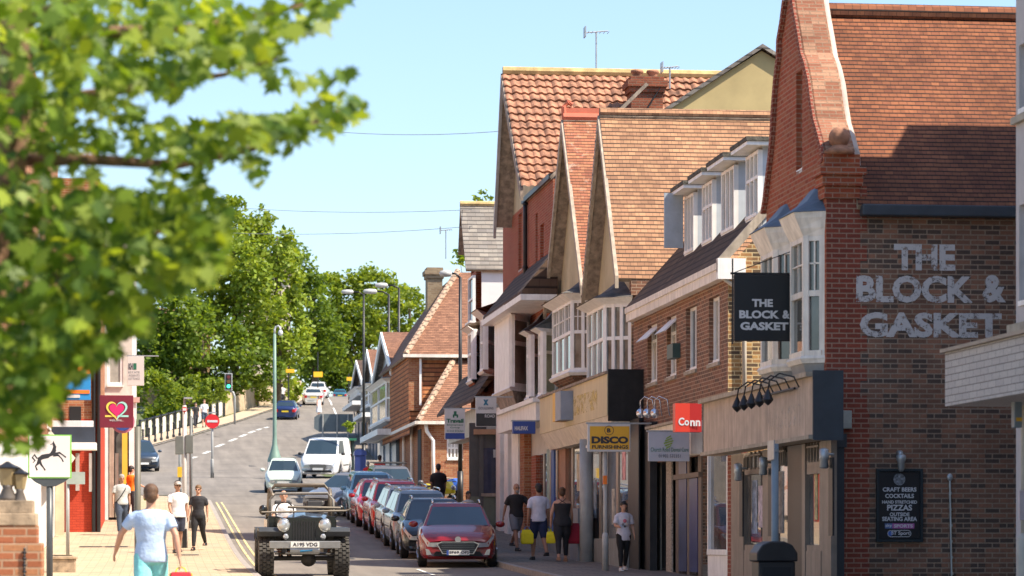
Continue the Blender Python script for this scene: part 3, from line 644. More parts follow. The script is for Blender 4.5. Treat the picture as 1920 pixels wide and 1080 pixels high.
# ================================================================== RIGHT SIDE OF THE STREET
def vx(px, u): return FU(px, 600, u)[0]
def gp(v, u=10.3): return gs(u, v) + PV
def roomwall(par, u, v0, v1, z0, z1, m, holes=(), back=24, name='front_wall', side=True, sm=None):
    b = MB(); b.panel(Mu(u), v0, v1, z0, z1, holes, .14); b.build(name, m, par)
    if side:
        b = MB(); b.panel(Mv(v0), u, back, z0, z1); b.panel(Mv(v1), u, back, z0, z1); b.build('side_wall', sm or m, par)
# ---- near white building at the right edge, with tiled canopy
uN = 10.3 * CT; vN = vx(1905, uN); gN = gp(vN)
near = thing('corner_block', 'pale rendered block with sash windows at the right edge of the photo', 'building', (uN, vN, gN))
b = MB(); w = [(vx(1921, uN) - 1.2, vx(1911, uN), zf(1912, 205, uN), zf(1912, 85, uN)), (vx(1921, uN) - 1.2, vx(1911, uN), zf(1912, 565, uN), zf(1912, 385, uN))]
b.panel(Mu(uN), 16, vN, gN - .5, 10.2, w, .15); b.panel(Mv(vN), uN, 26, gN - .5, 10.2); b.poly([(uN, 16, 10.2), (26, 16, 10.2), (26, vN, 10.2), (uN, vN, 10.2)]); b.panel(Mv(16), uN, 26, gN - .5, 10.2)
b.build('wall', P('pale pink grey render', (.5, .46, .45), .8, var=.08), near)
for h in w: flatwin(near, (uN + .08, h[1]), (uN + .08, h[0]), h[2], h[3], PANE, WHT, 2, .5)
b = MB(); b.box((uN - .06, 16, zf(1904, 235, uN)), (uN - .003, vN + .04, zf(1904, 222, uN))); b.box((uN - .1, 16, zf(1904, 628, uN)), (uN - .003, vN + .05, zf(1904, 610, uN))); b.build('string_course', STONE, near)
uK = 9.1 * CT; vK = vx(1772, uK)
b = MB(); b.box((uK, 20, zf(1772, 762, uK)), (uN - .003, vK, zf(1772, 662, uK))); b.build('canopy', B_WHT, near)
b = MB(); b.box((uK - .05, 20, zf(1772, 662, uK) + .003), (uN - .003, vK + .05, zf(1772, 655, uK))); b.build('canopy_cap', P('canopy capping', (.35, .28, .22), .7), near)
# unseen wing, placed and sized to shade the pub's side wall and roof
b = MB(); wx = 9.15 + .119 * 40; b.box((13.3, vN + .02, 2), (26, 42.0, 12.35)); b.build('unseen_shade_wing', P('pale pink grey render', (.5, .46, .45)), near)
b = MB(); b.box((15.6, 40.5, 12.351), (18.6, 42.0, 14.1)); b.build('unseen_shade_block', B_BROWN, near)  # raised block added out of view for the step in the roof shadow

# ---- brown brick block with four dormers
uD = 10.42 * CT; vD0, vD1 = vx(1365, uD), vx(1188, uD); gD = gp(vD0)
br = thing('dormer_block', 'brown brick block with four flat roofed dormers and narrow white casements', 'building', (uD, vD0, gD))
zg = zf(1332, 512, uD - .12); hol = []
for (xa, xb) in ((1214, 1232), (1250, 1268), (1286, 1306), (1329, 1349)):
    hol.append((vx(xb, uD), vx(xa, uD), zf(1329, 684, uD), zf(1329, 560, uD)))
b = MB(); b.panel(Mu(uD), vD0, vD1, gD + 2.4, zg - .02, hol, .14); b.build('front_wall', B_FACE, br)
for i, h in enumerate(hol):
    f = flatwin(br, (uD + .09, h[1]), (uD + .09, h[0]), h[2] + .02, h[3], PANEC if i != 2 else PANE, WHT, 2, .72 if i < 2 else .0)
    b = MB(); b.box((uD - .04, h[0] - .04, h[2] - .07), (uD + .1, h[1] + .04, h[2] + .0)); b.build('sill', STONE, f)
    if i < 2:
        b = MB(); z = h[3] - .06; b.ext([(uD + .06, h[0], z), (uD + .06, h[1], z), (uD + .1, h[1], z), (uD + .1, h[0], z)], [(uD - .26, h[0], z - .3), (uD - .26, h[1], z - .3), (uD - .22, h[1], z - .3), (uD - .22, h[0], z - .3)]); b.build('open_fanlight', WHT, f)
for xa, ya, yb in ((1272, 645, 672),):
    b = MB(); b.box((uD - .16, vx(1276, uD) , zf(1272, yb, uD)), (uD - .003, vx(1265, uD), zf(1272, ya, uD))); b.build('alarm_box', P('dark green box', (.04, .08, .07), .5), br)
pk = 5.6; sl_ = 1.12
b = MB(); b.panel(Mv(vD0), uD, 13.5, gD + 2.2, zg); b.poly([(uD, vD0, zg), (13.5, vD0, zg), (13.5, vD0, zg + (13.5 - uD) * sl_ - .1)]); b.build('side_wall', B_YEL, br)
b = MB(); b.box((uD - .2, vD0 - .05, zg - .02), (uD - .06, vD1, zg + .1)); b.box((uD - .17, vD0 - .03, zg - .2), (uD - .003, vD1, zg - .022)); b.build('gutter', CRM, br)
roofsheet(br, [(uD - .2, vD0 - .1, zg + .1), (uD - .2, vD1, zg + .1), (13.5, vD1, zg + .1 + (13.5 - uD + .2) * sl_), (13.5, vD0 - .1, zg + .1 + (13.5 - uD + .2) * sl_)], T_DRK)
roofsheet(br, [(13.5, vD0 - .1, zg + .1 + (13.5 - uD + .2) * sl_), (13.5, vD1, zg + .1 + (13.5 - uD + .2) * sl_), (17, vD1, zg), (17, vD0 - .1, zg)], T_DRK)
b = MB(); b.ext([(uD - .22, vD0 - .14, zg - .1), (13.5, vD0 - .14, zg + (13.5 - uD + .2) * sl_), (13.5, vD0 - .14, zg + .16 + (13.5 - uD + .2) * sl_), (uD - .22, vD0 - .14, zg + .14)], [(uD - .22, vD0 - .02, zg - .1), (13.5, vD0 - .02, zg + (13.5 - uD + .2) * sl_), (13.5, vD0 - .02, zg + .16 + (13.5 - uD + .2) * sl_), (uD - .22, vD0 - .02, zg + .14)]); b.build('verge_board', BRD, br)
b = MB(); b.box((uD - .22, vD0 - .16, zg - .22), (uD + .3, vD0 + .0, zg + .16)); b.build('gutter_end', WHT, br)
b = MB(); b.tube([(uD - .13, vD0 - .02, zg - .02), (uD - .1, vD0 - .08, zg - .2), (uD + .28, vD0 - .08, zg - .48), (uD + .3, vD0 - .06, gD + 2.6)], .045, 8); b.build('downpipe', P('beige pipe', (.45, .4, .33), .5), br, smooth=True)
uE = 10.98 * CT
for i, (xn, xf, yt, yb) in enumerate(((1421, 1398, 268, 420), (1376, 1352, 297, 430), (1335, 1316, 325, 447), (1300, 1283, 349, 462))):
    v0, v1 = vx(xn, uE), vx(xf, uE); zt = zf(xn, yt, uE); zb = zg + .1 + (uE - uD + .2) * sl_ - .12
    fr, gl = MB(), MB(); glazed(fr, gl, (uE, v1), (uE, v0), zb + .15, zt - .12, 3, .0 if i % 2 else .6, .06, .09); fr.box((uE, v0, zb - .1), (uE + .08, v1, zb + .15))
    f = fr.build('dormer', WHT, br); gl.build('pane', PANEC, f)
    b = MB(); ur = uE + (zt - zb) / sl_ + .3
    for v in (v0 + .0, v1 - .05): b = MB(); b.pv([(uE + .09, zb - .1), (ur, zt - .05), (ur, zt - .02), (uE + .09, zt - .02)], v, v + .05); b.build('cheek', P('pale blue cheek board', (.5, .55, .6), .6, var=.08), f)
    b = MB(); b.box((uE - .24, v0 - .2, zt - .06), (ur + .4, v1 + .2, zt + .01)); b.build('fascia', WHT, f)
    b = MB(); b.box((uE - .26, v0 - .23, zt + .013), (ur + .4, v1 + .23, zt + .09)); b.build('felt_roof', P('mossy roof felt', (.11, .1, .08), .95, var=.5, vs=9, bump=1), f)
# open casement on the last dormer
v1 = vx(1283, uE); b = MB(); b.box((uE - .42, v1 + .02, zf(1283, 465, uE)), (uE - .02, v1 + .06, zf(1283, 362, uE))); b.build('open_casement', P('blue grey casement', (.4, .45, .5), .4), br)

# ---- shops under the brown block
b = MB(); us = uD - .05; vA, vZ = vx(1321, us), vx(1238, us)
za, zb2 = zf(1265, 815, us - .25), zf(1265, 780, us - .25)
b.box((us - .25, vA + .1, zf(1240, 860, us - .25)), (us + .1, vZ, zf(1240, 800, us - .25))); b.build('shop_fascia', CRM, br)
b = MB(); b.box((us - .32, vA + .08, zf(1240, 800, us - .25) + .003), (us + .1, vZ + .03, zf(1240, 795, us - .25))); b.build('shop_cornice', BRD, br)
for k, x in enumerate((1201, 1214, 1228)):
    b = MB(); u_ = us - .5; v_ = vx(x, u_); z_ = zf(x, 775, u_); b.tube([(us - .2, v_, z_ - .05), (us - .25, v_, z_ + .28), (u_ + .08, v_, z_ + .34), (u_, v_, z_ + .26), (u_, v_, z_ + .1)], .014, 6); b.ell((u_, v_, z_), (.09, .09, .1), 12, 8); b.build('globe_lamp', P('silver globe', (.6, .62, .7), .15, .8, 0), br, smooth=True)
b = MB(); gq = gs(10, 56) + PV
for xa, xb, m_ in ():
    pass
uS2 = uD + .12
def seg_(x0, x1, z0, z1, m, name, d=.035, uu=None):
    q = uu or uS2; b = MB(); v0, v1 = sorted((vx(x1, q), vx(x0, q))); b.box((q - d, v0, z0), (q, v1, z1)); return b.build(name, m, br)
zt_ = gq + 2.75
seg_(1318, 1240, gq - .4, zt_ + .5, SHOPG, 'shop_window', .02, uS2 + .1)
seg_(1241, 1234, gq - .4, zt_, BRD, 'shop_post'); seg_(1262, 1252, gq - .4, zt_, P('patterned post', (.42, .36, .3), .6, var=.5, vs=25), 'shop_post')
seg_(1318, 1312, gq - .4, zt_ + .5, P('brown post', (.12, .09, .075), .5), 'shop_post'); seg_(1296, 1291, gq - .4, zt_ + .5, P('brown post', (.1, .1, .1)), 'shop_post'); seg_(1276, 1270, gq - .4, zt_ + .5, P('brown post', (.1, .1, .1)), 'shop_post')
seg_(1318, 1270, gq + 1.95, gq + 2.05, P('brown post', (.1, .1, .1)), 'transom', .09)
seg_(1312, 1297, gq + .1, gq + 1.94, P('blue shop door', (.02, .04, .16), .3, var=.2), 'door', .05)
seg_(1291, 1277, gq + .1, gq + 2.6, P('blue shop panel', (.035, .06, .16), .3, var=.3), 'shop_panel', .05)
# white framed window beside the pub
fr, gl = MB(), MB(); u3 = uD - .1; va, vb_ = vx(1364, u3), vx(1326, u3); glazed(fr, gl, (u3, vb_), (u3, va), gq + .45, gq + 2.75, 1, 0, .1, .1); fr.box((u3 + .01, va, gq - .4), (u3 + .1, vb_, gq + .44))
f = fr.build('window', WHT, br); gl.build('pane', SHOPG, f)
b = MB(); b.box((u3 - .0, va - .35, gq - .4), (u3 + .3, va - .02, gq + 2.8)); b.build('brick_pier', B_RDK, br)
# projecting signs
cs = thing('letting_sign', 'red projecting box sign reading Conn in white, beside the grey pub fascia', 'sign', (uD - .4, vx(1316, uD - .3), gq + 3))
vC = vx(1316, uD - .4) - .3; p, q = FV(1266, 756, vC), FV(1316, 810, vC)
b = MB(); b.box((p[0], vC, q[1]), (p[0] + (q[0] - p[0]) * .55, vC + .25, p[1])); b.build('panel', P('bright red sign', (.62, .05, .03), .4, var=0), cs)
b = MB(); m_ = p[0] + (q[0] - p[0]) * .55; b.pz([(m_ + .002, vC + .002), (q[0], vC + .03), (q[0], vC + .3), (m_ + .002, vC + .25)], q[1], p[1]); b.build('panel', P('deep red sign', (.36, .02, .02), .4, var=0), cs)
LW_ = P('sign white', (.7, .7, .7)); a_ = FV(1272, 783, vC), FV(1292, 798, vC); text('Co', LW_, cs, ((a_[0][0] + a_[1][0]) / 2, vC - .006, (a_[0][1] + a_[1][1]) / 2), a_[1][0] - a_[0][0], a_[0][1] - a_[1][1], bold=.03)
a_ = FV(1294, 788, vC), FV(1313, 799, vC); text('nn', LW_, cs, ((a_[0][0] + a_[1][0]) / 2, vC - .01, (a_[0][1] + a_[1][1]) / 2), a_[1][0] - a_[0][0], a_[0][1] - a_[1][1], bold=.03)
def proj_sign(name, label, x0, y0, x1, y1, u, board, th=.08, v=None, cat='sign', arm=True):
    v = vx((x0 + x1) / 2, u) if v is None else v; p, q = FV(x0, y0, v), FV(x1, y1, v)
    t = thing(name, label, cat, (p[0], v, q[1])); b = MB(); b.box((p[0], v, q[1]), (q[0], v + th, p[1])); b.build('board', board, t, bevel=.006)
    if arm: b = MB(); b.box((p[0] - .03, v + .01, p[1] + .003), (q[0] + .45, v + th - .01, p[1] + .035)); b.build('bracket', STEEL, t)
    def T(s, xa, xb, ya, yb, m, bold=.02, sh=0, nm_='lettering'):
        a, c = FV(xa, ya, v), FV(xb, yb, v); return text(s, m, t, ((a[0] + c[0]) / 2, v - .008, (a[1] + c[1]) / 2), c[0] - a[0], a[1] - c[1], bold=bold, name=nm_)
    def B(xa, ya, xb, yb, m, nm_='panel', d=.006):
        a, c = FV(xa, ya, v), FV(xb, yb, v); b = MB(); b.box((a[0], v - d, c[1]), (c[0], v - .001, a[1])); return b.build(nm_, m, t)
    return t, T, B, v
PW = P('sign panel white', (.58, .58, .58), .5, var=.06); TXT = P('dark sign ink', (.03, .03, .04), .6, var=0); TG = P('dark green ink', (.02, .14, .08), .6, var=0)
t, T, B, v = proj_sign('dental_sign', 'grey white sign with a green apple emblem, beside the red letting sign', 1216, 810, 1293, 865, 9.6, P('pale lilac sign', (.42, .42, .47), .5, var=.05))
T('Church Road Dental Care', 1220, 1291, 839, 847, TG, .0); T('01902 532351', 1235, 1276, 852, 858, TXT, .0)
for k in range(5):
    b = MB(); a = FV(1253.5 - 9 + abs(k - 2) * 2.2, 818 + k * 4.6, v); c = FV(1253.5 + 9 - abs(k - 2) * 2.2, 820.5 + k * 4.6, v); b.ext([(a[0], v - .012, a[1] - .03), (c[0], v - .012, a[1] + .02), (c[0], v - .012, c[1] + .025), (a[0], v - .012, c[1] - .03)], [(a[0], v - .004, a[1] - .03), (c[0], v - .004, a[1] + .02), (c[0], v - .004, c[1] + .025), (a[0], v - .004, c[1] - .03)]); b.build('apple_emblem', P('apple green', (.22, .34, .03), .5, var=0), t)
t, T, B, v = proj_sign('furniture_sign', 'yellow projecting sign reading DISCO FURNISHINGS with a round emblem', 1102, 795, 1182, 847, 9.3, PW, .1)
B(1106, 799, 1180, 843, P('sign yellow', (.72, .4, .03), .5, var=.04)); T('DISCO', 1109, 1178, 818, 832, TXT, .06); T('FURNISHINGS', 1110, 1178, 834.5, 841.5, TXT, .04); T('B', 1138, 1145, 803, 811, TXT, .05)
b = MB(); a = FV(1142, 807, v)
for k in range(24):
    q = [(a[0] + r * cos(t_), v - .009, a[1] + r * sin(t_)) for r, t_ in ((.1, 2 * pi * k / 24), (.1, 2 * pi * (k + 1) / 24), (.088, 2 * pi * (k + 1) / 24), (.088, 2 * pi * k / 24))]; b.poly(q)
b.build('emblem_ring', TXT, t)

# ---- furniture shop: two tile roofed gables
def gable_house(name, label, cat, x_near, x_far, zpk, zft, uw, hang, tile, bays, wallm, board, zwall, ridge=None, bk=26, nearfoot=None, side=None, apex=None):
    v0, v1 = vx(x_near, uw), vx(x_far, uw); ga = gp(v0); t = thing(name, label, cat, (uw, v0, ga)); vm = (v0 + v1) / 2 if apex is None else apex
    b = MB(); b.panel(Mu(uw), v0, v1, ga + 2.6, zft); b.poly([(uw, v0 + .05, zft), (uw, v1 - .05, zft), (uw, vm, zpk - .2)]); b.build('front_wall', wallm, t)
    b = MB(); b.panel(Mv(v0), uw, bk, ga - .4, zft - .05); b.panel(Mv(v1), uw, bk, ga - .4, zft - .05); b.panel(Mu(bk), v0, v1, ga - .4, zft); b.build('side_wall', side or wallm, t)
    uo = uw - hang
    for s, va in ((0, v0 - .12), (1, v1 + .12)): roofsheet(t, [(uo, va, zft - .08), (bk, va, zft - .08), (bk, vm, zpk), (uo, vm, zpk)], tile, th=.12)
    b = MB(); b.tube([(uo, vm, zpk + .02), (bk, vm, zpk + .02)], .12, 8); b.build('ridge', ridge or tile, t)
    for va in (v0 - .12, v1 + .12):
        b = MB(); s = 1 if va < vm else -1; b.ext([(uo - .05, va, zft - .3), (uo - .05, vm, zpk - .32), (uo - .05, vm, zpk - .04), (uo - .05, va, zft - .02)], [(uo + .03, va, zft - .3), (uo + .03, vm, zpk - .32), (uo + .03, vm, zpk - .04), (uo + .03, va, zft - .02)]); b.build('bargeboard', board, t)
    return t, v0, v1, vm
uG = 10.55 * CT
fa, v0, v1, vm = gable_house('gabled_shop', 'shop with broad tan tile roof and grey dotted bargeboards above a canted bay', 'building', 1184, 1121, 9.98 + 1.55, 5.95 + 1.6, uG, .34, T_TAN, 0, STUC, BRD, 0, side=B_BROWN)
for s in (0,):                                                            # dotted bargeboard studs on the far rake
    for k in range(22):
        f = (k + .5) / 22; b = MB(); vv_, zz_ = v1 + .12 + (vm - v1 - .12) * f, 7.53 + (11.5 - 7.53) * f - .12; b.lathe((uG - .4, vv_, zz_), [(.03, 0), (.03, .012)], 8, 'x'); b.build('stud', BLK, fa)
b = MB(); b.box((uG - .02, v0 - .1, 7.1), (uG + .6, v0 + .15, 7.45)); b.build('parapet', B_FACE, fa)
uo = 9.98 * CT; zz0, zz1 = zf(1150, 690, uo), zf(1150, 560, uo)
bay(fa, [(uG, vx(1098, uo) + .5), (uo, vx(1100, uo)), (uo, vx(1131, uo)), (uG, vx(1184, uG) + .05)], zz0 - .2, zz1, (1, 3, 3), 0, .55, GL('mottled curtained pane', (.2, .2, .17), .06, .9, .6), WHT, 0, .12, .5, P('old lead and moss', (.1, .09, .08), .8, var=.4), 0, lab='near wide bay with tall cream framed panes')
fb, v0, v1, vm = gable_house('gabled_shop', 'shop with narrow orange tile roof and red crested ridge, left of the tan roof', 'building', 1117, 1047, 10.72 + 1.6, 6.2 + 1.6, uG, .34, T_PNK, 0, STUC, BRD, 0, P('red ridge tile', (.5, .13, .07), .7), side=B_BROWN)
b = MB(); b.box((uG - .3, vm - .03, 12.33), (12.6, vm + .03, 12.58)); b.tube([(uG - .3, vm, 12.3), (uG - .32, vm, 12.6), (uG - .22, vm, 12.72), (uG - .1, vm, 12.66)], .07, 8); b.build('ridge_crest', P('red ridge tile', (.5, .13, .07), .7), fb)
zz0, zz1 = zf(1060, 700, uo), zf(1060, 568, uo)
bay(fb, [(uG, vx(1033, uo) + .5), (uo, vx(1035, uo)), (uo, vx(1070, uo)), (uG, vx(1117, uG) + .1)], zz0, zz1, (1, 3, 2), 0, .55, MC['mottled curtained pane'], WHT, 1, .14, .5, P('old lead and moss', (.1, .09, .08)), .3, B_BROWN, lab='far bay with dentil cornice above the brown apron')
# wide shop fascia below both gables
sh = thing('furniture_shop', 'furniture shopfront with long cream fascia, dark boxed end and deep glass windows', 'shopfront', (uG - .8, vx(1200, uG), gp(62)))
uf = 9.62 * CT; va, vb_ = vx(1138, uf), vx(1012, uf); zt, zb = zf(1138, 701, uf), zf(1138, 779, uf)
b = MB(); b.box((uf, va, zb), (uf + .5, vb_, zt)); b.build('fascia', P('cream fascia', (.62, .52, .33), .7, var=.1, vs=.8, streak=.2), sh)
b = MB(); b.box((uf - .004, vx(1120, uf), zb + .2), (uf - .001, vx(1052, uf), zt - .25)); b.build('faded_lettering', worn('yellow ghost paint', (.7, .55, .22), .5, 3), sh)
b = MB(); b.box((uf - .05, va - .02, zt + .002), (uG, vb_, zt + .06)); b.build('cap', TIM, sh)
b = MB(); b.box((uf + .02, va - .05, zb - .12), (uG + .1, va - .003, zt + .1)); b.build('fascia_end', P('tarred board', (.014, .014, .014), .8, var=.5, streak=.2), sh)
b = MB(); b.ext([(uf + .02, va, zb - .003), (uf + .02, vb_, zb - .003), (uf + .5, vb_, zb - .003), (uf + .5, va, zb - .003)], [(uf + .25, va, zb - .4), (uf + .25, vb_, zb - .4), (uf + .5, vb_, zb - .4), (uf + .5, va, zb - .4)]); b.build('cornice', CRM, sh)
b = MB(); b.box((uf - .3, vx(1051, uf - .3), zb + .12), (uf - .003, vx(1041, uf - .3) , zt - .1)); b.build('box_sign', P('blue grey box', (.25, .29, .36), .5), sh); b = MB(); b.box((uf - .3, vx(1041, uf - .3) + .003, zb + .12), (uf - .003, vx(1036, uf - .3), zt - .1)); b.build('box_sign', P('sign yellow', (.7, .42, .05)), sh)
ug = 10.15 * CT; gA = gp(66)
def sp(x0, x1, z0, z1, m, name, d=.1, u=None, par=sh):
    q = u or ug; b = MB(); a, c = sorted((vx(x1, q), vx(x0, q))); b.box((q - d, a, gs(q, a) + PV + z0), (q, c, gs(q, c) + PV + z1 if z1 < 9 else z1 - 10)); return b.build(name, m, par)
ZT = 10 + zb - .4
sp(1182, 1000, -.3, ZT, SHOPG, 'shop_window', .02, ug + .02)
sp(1200, 1180, -.4, ZT + .3, BLK, 'corner_post', .03); sp(1232, 1216, -.4, ZT + .2, P('charcoal post', (.02, .02, .022), .6, var=.3), 'corner_post', .15, uD - .02)
sp(1214, 1201, -.4, ZT + .2, BLK, 'side_door', .03, uD)
sp(1182, 1075, -.3, .42, P('grey plinth', (.22, .23, .22), .7), 'plinth', .12); sp(1066, 1000, -.3, .35, P('grey plinth', (.22, .23, .22)), 'plinth', .12)
for a, c in ((1161, 1157), (1128, 1125), (1076, 1073), (1022, 1020), (1034, 1032), (1047, 1045)): sp(c, a, .3, ZT, P('bronze frame', (.35, .28, .22), .4, .2), 'glazing_bar', .022)
sp(1066, 1052, -.3, ZT, P('orange stone pilaster', (.36, .19, .12), .7), 'pilaster', .08, ug - .0); sp(1012, 1003, -.3, ZT, B_RED, 'brick_pier', .1)
sp(1108, 1092, -.3, 1.2, P('grey column base', (.3, .32, .33), .6), 'column_base', .3, ug - .1)
b = MB(); v_ = vx(1098, ug - .3); b.tube([(ug - .28, v_, gp(v_) - .3), (ug - .28, v_, zb - .35)], .16, 16); b.build('round_column', P('grey column', (.32, .35, .36), .35), sh, smooth=True)
sp(1042, 1037, .5, 3.0, P('blue banner', (.05, .12, .35), .6), 'banner', .05, ug - .15)
b = MB(); b.box((ug + .9, vx(1180, ug), gA - .3), (ug + 1, vx(1005, ug), zb)); b.build('shop_back', P('dim shop wall', (.09, .07, .055), .9, var=.3), sh)

# ---- tall red brick house with the pantile roof
uR = 10.42 * CT; va, vb_ = vx(1037, uR), vx(943, uR); gR = gp(va); zw = zf(985, 383, uR)
rh = thing('tall_brick_house', 'tall red brick house with steep pantile roof, white bargeboard and braced chimney', 'building', (uR, va, gR))
hs_ = [(vx(1020, uR), vx(1013, uR), zf(1016, 505, uR), zf(1016, 420, uR)), (vx(978, uR), vx(972, uR), zf(975, 505, uR), zf(975, 400, uR)), (vx(1008, uR), vx(1004, uR), zf(1006, 515, uR), zf(1006, 400, uR))]
b = MB(); b.panel(Mu(uR), va, vb_, gR + 2.5, zw, hs_, .2); b.build('front_wall', B_RED, rh)
for h in hs_[:2]: flatwin(rh, (uR + .1, h[1]), (uR + .1, h[0]), h[2], h[3], PANE, WHT, 1, .5)
b = MB(); b.panel(Mv(va), uR, 28, gR, zw); b.panel(Mv(vb_), uR, 28, gR, zw); b.build('side_wall', B_RED, rh)
b = MB(); b.box((uR - .12, va, zw), (uR + .3, vx(985, uR), zw + .14)); b.build('gutter', BLK, rh)
pipe(rh, uR - .08, vx(990, uR), gR + 2, zw, .06); 
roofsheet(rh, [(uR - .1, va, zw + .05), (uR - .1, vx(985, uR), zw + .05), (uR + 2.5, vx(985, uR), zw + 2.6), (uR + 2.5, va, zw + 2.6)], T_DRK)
uP = 9.95 * CT; ap = vx(944, uP); zp_ = zf(944, 138, uP); vn = vx(981, uP); zn = zf(981, 352, uP); vfr = ap + (ap - vn); 
vfr = vx(930, uP); zfr = zf(930, 425, uP)
# pantile slope as real geometry
L = sqrt((ap - vn) ** 2 + (zp_ - zn) ** 2); e = Vector((0, (ap - vn) / L, (zp_ - zn) / L)); nrm = Vector((0, -e.z, e.y)); rows, colw = 16, .24; U0, U1 = uP - .05, 30.0
b = MB(); vs, fs = [], []; nc = int((U1 - U0) / colw * 6)
for r in range(rows):
    for k in (0, 1):
        s = L * (r + (0 if k == 0 else 1.02)) / rows; h = .06 if k == 0 else .0
        for j in range(nc + 1):
            ph = (j % 6) / 6; w_ = (.032 * sin(pi * ph / .6) if ph < .6 else -.015 * sin(pi * (ph - .6) / .4)); p = Vector((U0 + j * colw / 6, vn, zn)) + e * s + nrm * (h + w_ + .012 * sin(r * 7.1 + (j // 6) * 3.7)); vs.append(tuple(p))
for r in range(rows):
    o_ = r * 2 * (nc + 1)
    for j in range(nc):
        fs.append((o_ + j, o_ + j + 1, o_ + nc + 1 + j + 1, o_ + nc + 1 + j))
        if r: fs.append((o_ - nc - 1 + j, o_ - nc - 1 + j + 1, o_ + j + 1, o_ + j))
    if not r: pass
b.mesh(vs, fs); b.build('pantile_roof', PANT, rh, smooth=False)
roofsheet(rh, [(uP, vfr, zfr), (30, vfr, zfr), (30, ap, zp_ - .02), (uP, ap, zp_ - .02)], T_CLAY, 'rear_roof')
b = MB(); b.tube([(uP - .02, ap, zp_ + .08), (30, ap, zp_ + .08)], .13, 8); b.build('ridge', P('lichened ridge', (.5, .36, .16), .9, var=.3, vs=3), rh)
for (p, q, m) in (((vn, zn), (ap, zp_), TIM), ((vfr, zfr), (ap, zp_), P('grey white bargeboard', (.42, .41, .4), .7, var=.15))):
    b = MB(); b.ext([(uP - .08, p[0], p[1] - .35), (uP - .08, q[0], q[1] - .35), (uP - .08, *q), (uP - .08, *p)], [(uP - .0, p[0], p[1] - .35), (uP - .0, q[0], q[1] - .35), (uP - .0, *q), (uP - .0, *p)]); b.build('bargeboard', m, rh)
b = MB(); b.poly([(uR + .02, vn + .2, zw - .1), (uR + .02, vfr, zw - .1), (uR + .02, ap, zp_ - .3)]); b.build('gable_wall', STUC, rh)
vch = ap - 2.3; cu0, cu1 = FV(1184, 200, vch)[0], FV(1243, 200, vch)[0]; chimney(rh, cu0, cu1, vch, vch + .8, zn - .5, FV(1210, 143, vch)[1], BR('sooty chimney brick', (.32, .1, .055), (.2, .07, .045), (.22, .14, .1), var=.9), 2)
b = MB(); zc1 = FV(1210, 180, vch)[1]; b.tube([(cu0 + .3, vch - .08, zc1 - .6), (cu1 - .05, vch - .04, zc1 + .3)], .02, 6); b.build('brace', BLK, rh)
aerial((FV(1118, 135, ap)[0], ap, zp_ + .1), 1.15, 'fish bone aerial on a tall mast above the pantile ridge'); aerial((FV(1256, 150, ap - 1)[0], ap - 1, zp_ - .5), .6, 'small aerial beside the chimney pots', .5)
# bays and skirt roof on it
us_ = 9.95 * CT
bay(rh, [(uR, vx(1007, us_) + .25), (us_, vx(1009, us_)), (us_, vx(1018, us_)), (uR, vx(1046, uR))], zf(1030, 735, us_), zf(1030, 615, us_), (1, 1, 1), 0, .68, PANEB, WHT, 0, .1, .6, LEAD, .5, lab='near slim white bay with blue lead roof')
bay(rh, [(uR, vx(984, us_) + .25), (us_, vx(987, us_)), (us_, vx(996, us_)), (uR, vx(1021, uR))], zf(1000, 742, us_), zf(1000, 625, us_), (1, 1, 1), 0, .68, PANEB, WHT, 0, .1, .6, LEAD, .5, lab='far slim white bay with blue lead roof')
uw = 9.75 * CT
bay(rh, [(uR, vx(926, uw) + .4), (uw, vx(927, uw)), (uw, vx(960, uw)), (uR, vx(994, uR))], zf(960, 725, uw), zf(960, 590, uw), (1, 0, 1), 0, .62, PANEC, WHT, 0, .25, .0, None, .9, TIM, fw=.12, lab='large white boarded bay with a curtained side window')
b = MB(); a_, c_ = vx(997, uw), vx(922, uw) ; zk, zk2 = zf(960, 576, uw), zf(985, 512, uR); b.ext([(uw - .25, a_, zk), (uw - .25, c_, zk), (uw - .25, c_, zk + .1), (uw - .25, a_, zk + .1)], [(uR + .02, a_, zk), (uR + .02, c_, zk), (uR + .02, c_, zk2 + .1), (uR + .02, a_, zk2 + .1)]); b.build('skirt_roof', T_DRK, rh)
b = MB(); b.box((uw - .3, a_ - .05, zk - .16), (uR, c_ + .05, zk - .004)); b.build('fascia_board', WHT, rh)
# its shopfront
g9 = gp(86); b = MB(); b.panel(Mu(uR - .02), va + .1, vb_, gR - .5, zf(980, 735, uR)); b.build('lower_wall', P('ivory shopfront', (.55, .53, .5), .6, var=.1), rh)
for x0, x1, m in ((996, 988, B_ORG), (985, 972, WHT), (965, 958, WHT), (950, 942, WHT)): sp(x0, x1, -.3, 10 + zf(980, 752, uR), m, 'shop_pilaster', .2, uR - .03, rh)
sp(957, 951, .3, 2.6, PANE, 'door_pane', .04, uR - .04, rh); sp(971, 966, .3, 2.8, PANE, 'door_pane', .04, uR - .04, rh)
b = MB(); q0, q1 = vx(1005, 9.7), vx(933, 9.7); b.box((9.7, q0, zf(975, 800, 9.7)), (uR - .03, q1, zf(975, 765, 9.7))); b.box((9.6, q0 - .1, zf(975, 765, 9.7) + .002), (uR - .03, q1, zf(975, 757, 9.7))); b.build('shop_fascia', WHT, rh)
t, T, B, v = proj_sign('bank_branch_sign', 'small blue projecting sign with white letters, below the slim bays', 962, 790, 1004, 813, 9.2, P('royal blue sign', (.03, .07, .3), .5, var=.05), .25); T('HALIFAX', 965, 990, 799, 807, PW, .05)
t, T, B, v = proj_sign('white_sign', 'white sign with a blue cross emblem over a black strip with ROAD in white', 892, 745, 931, 800, 9.0, PW, .08)
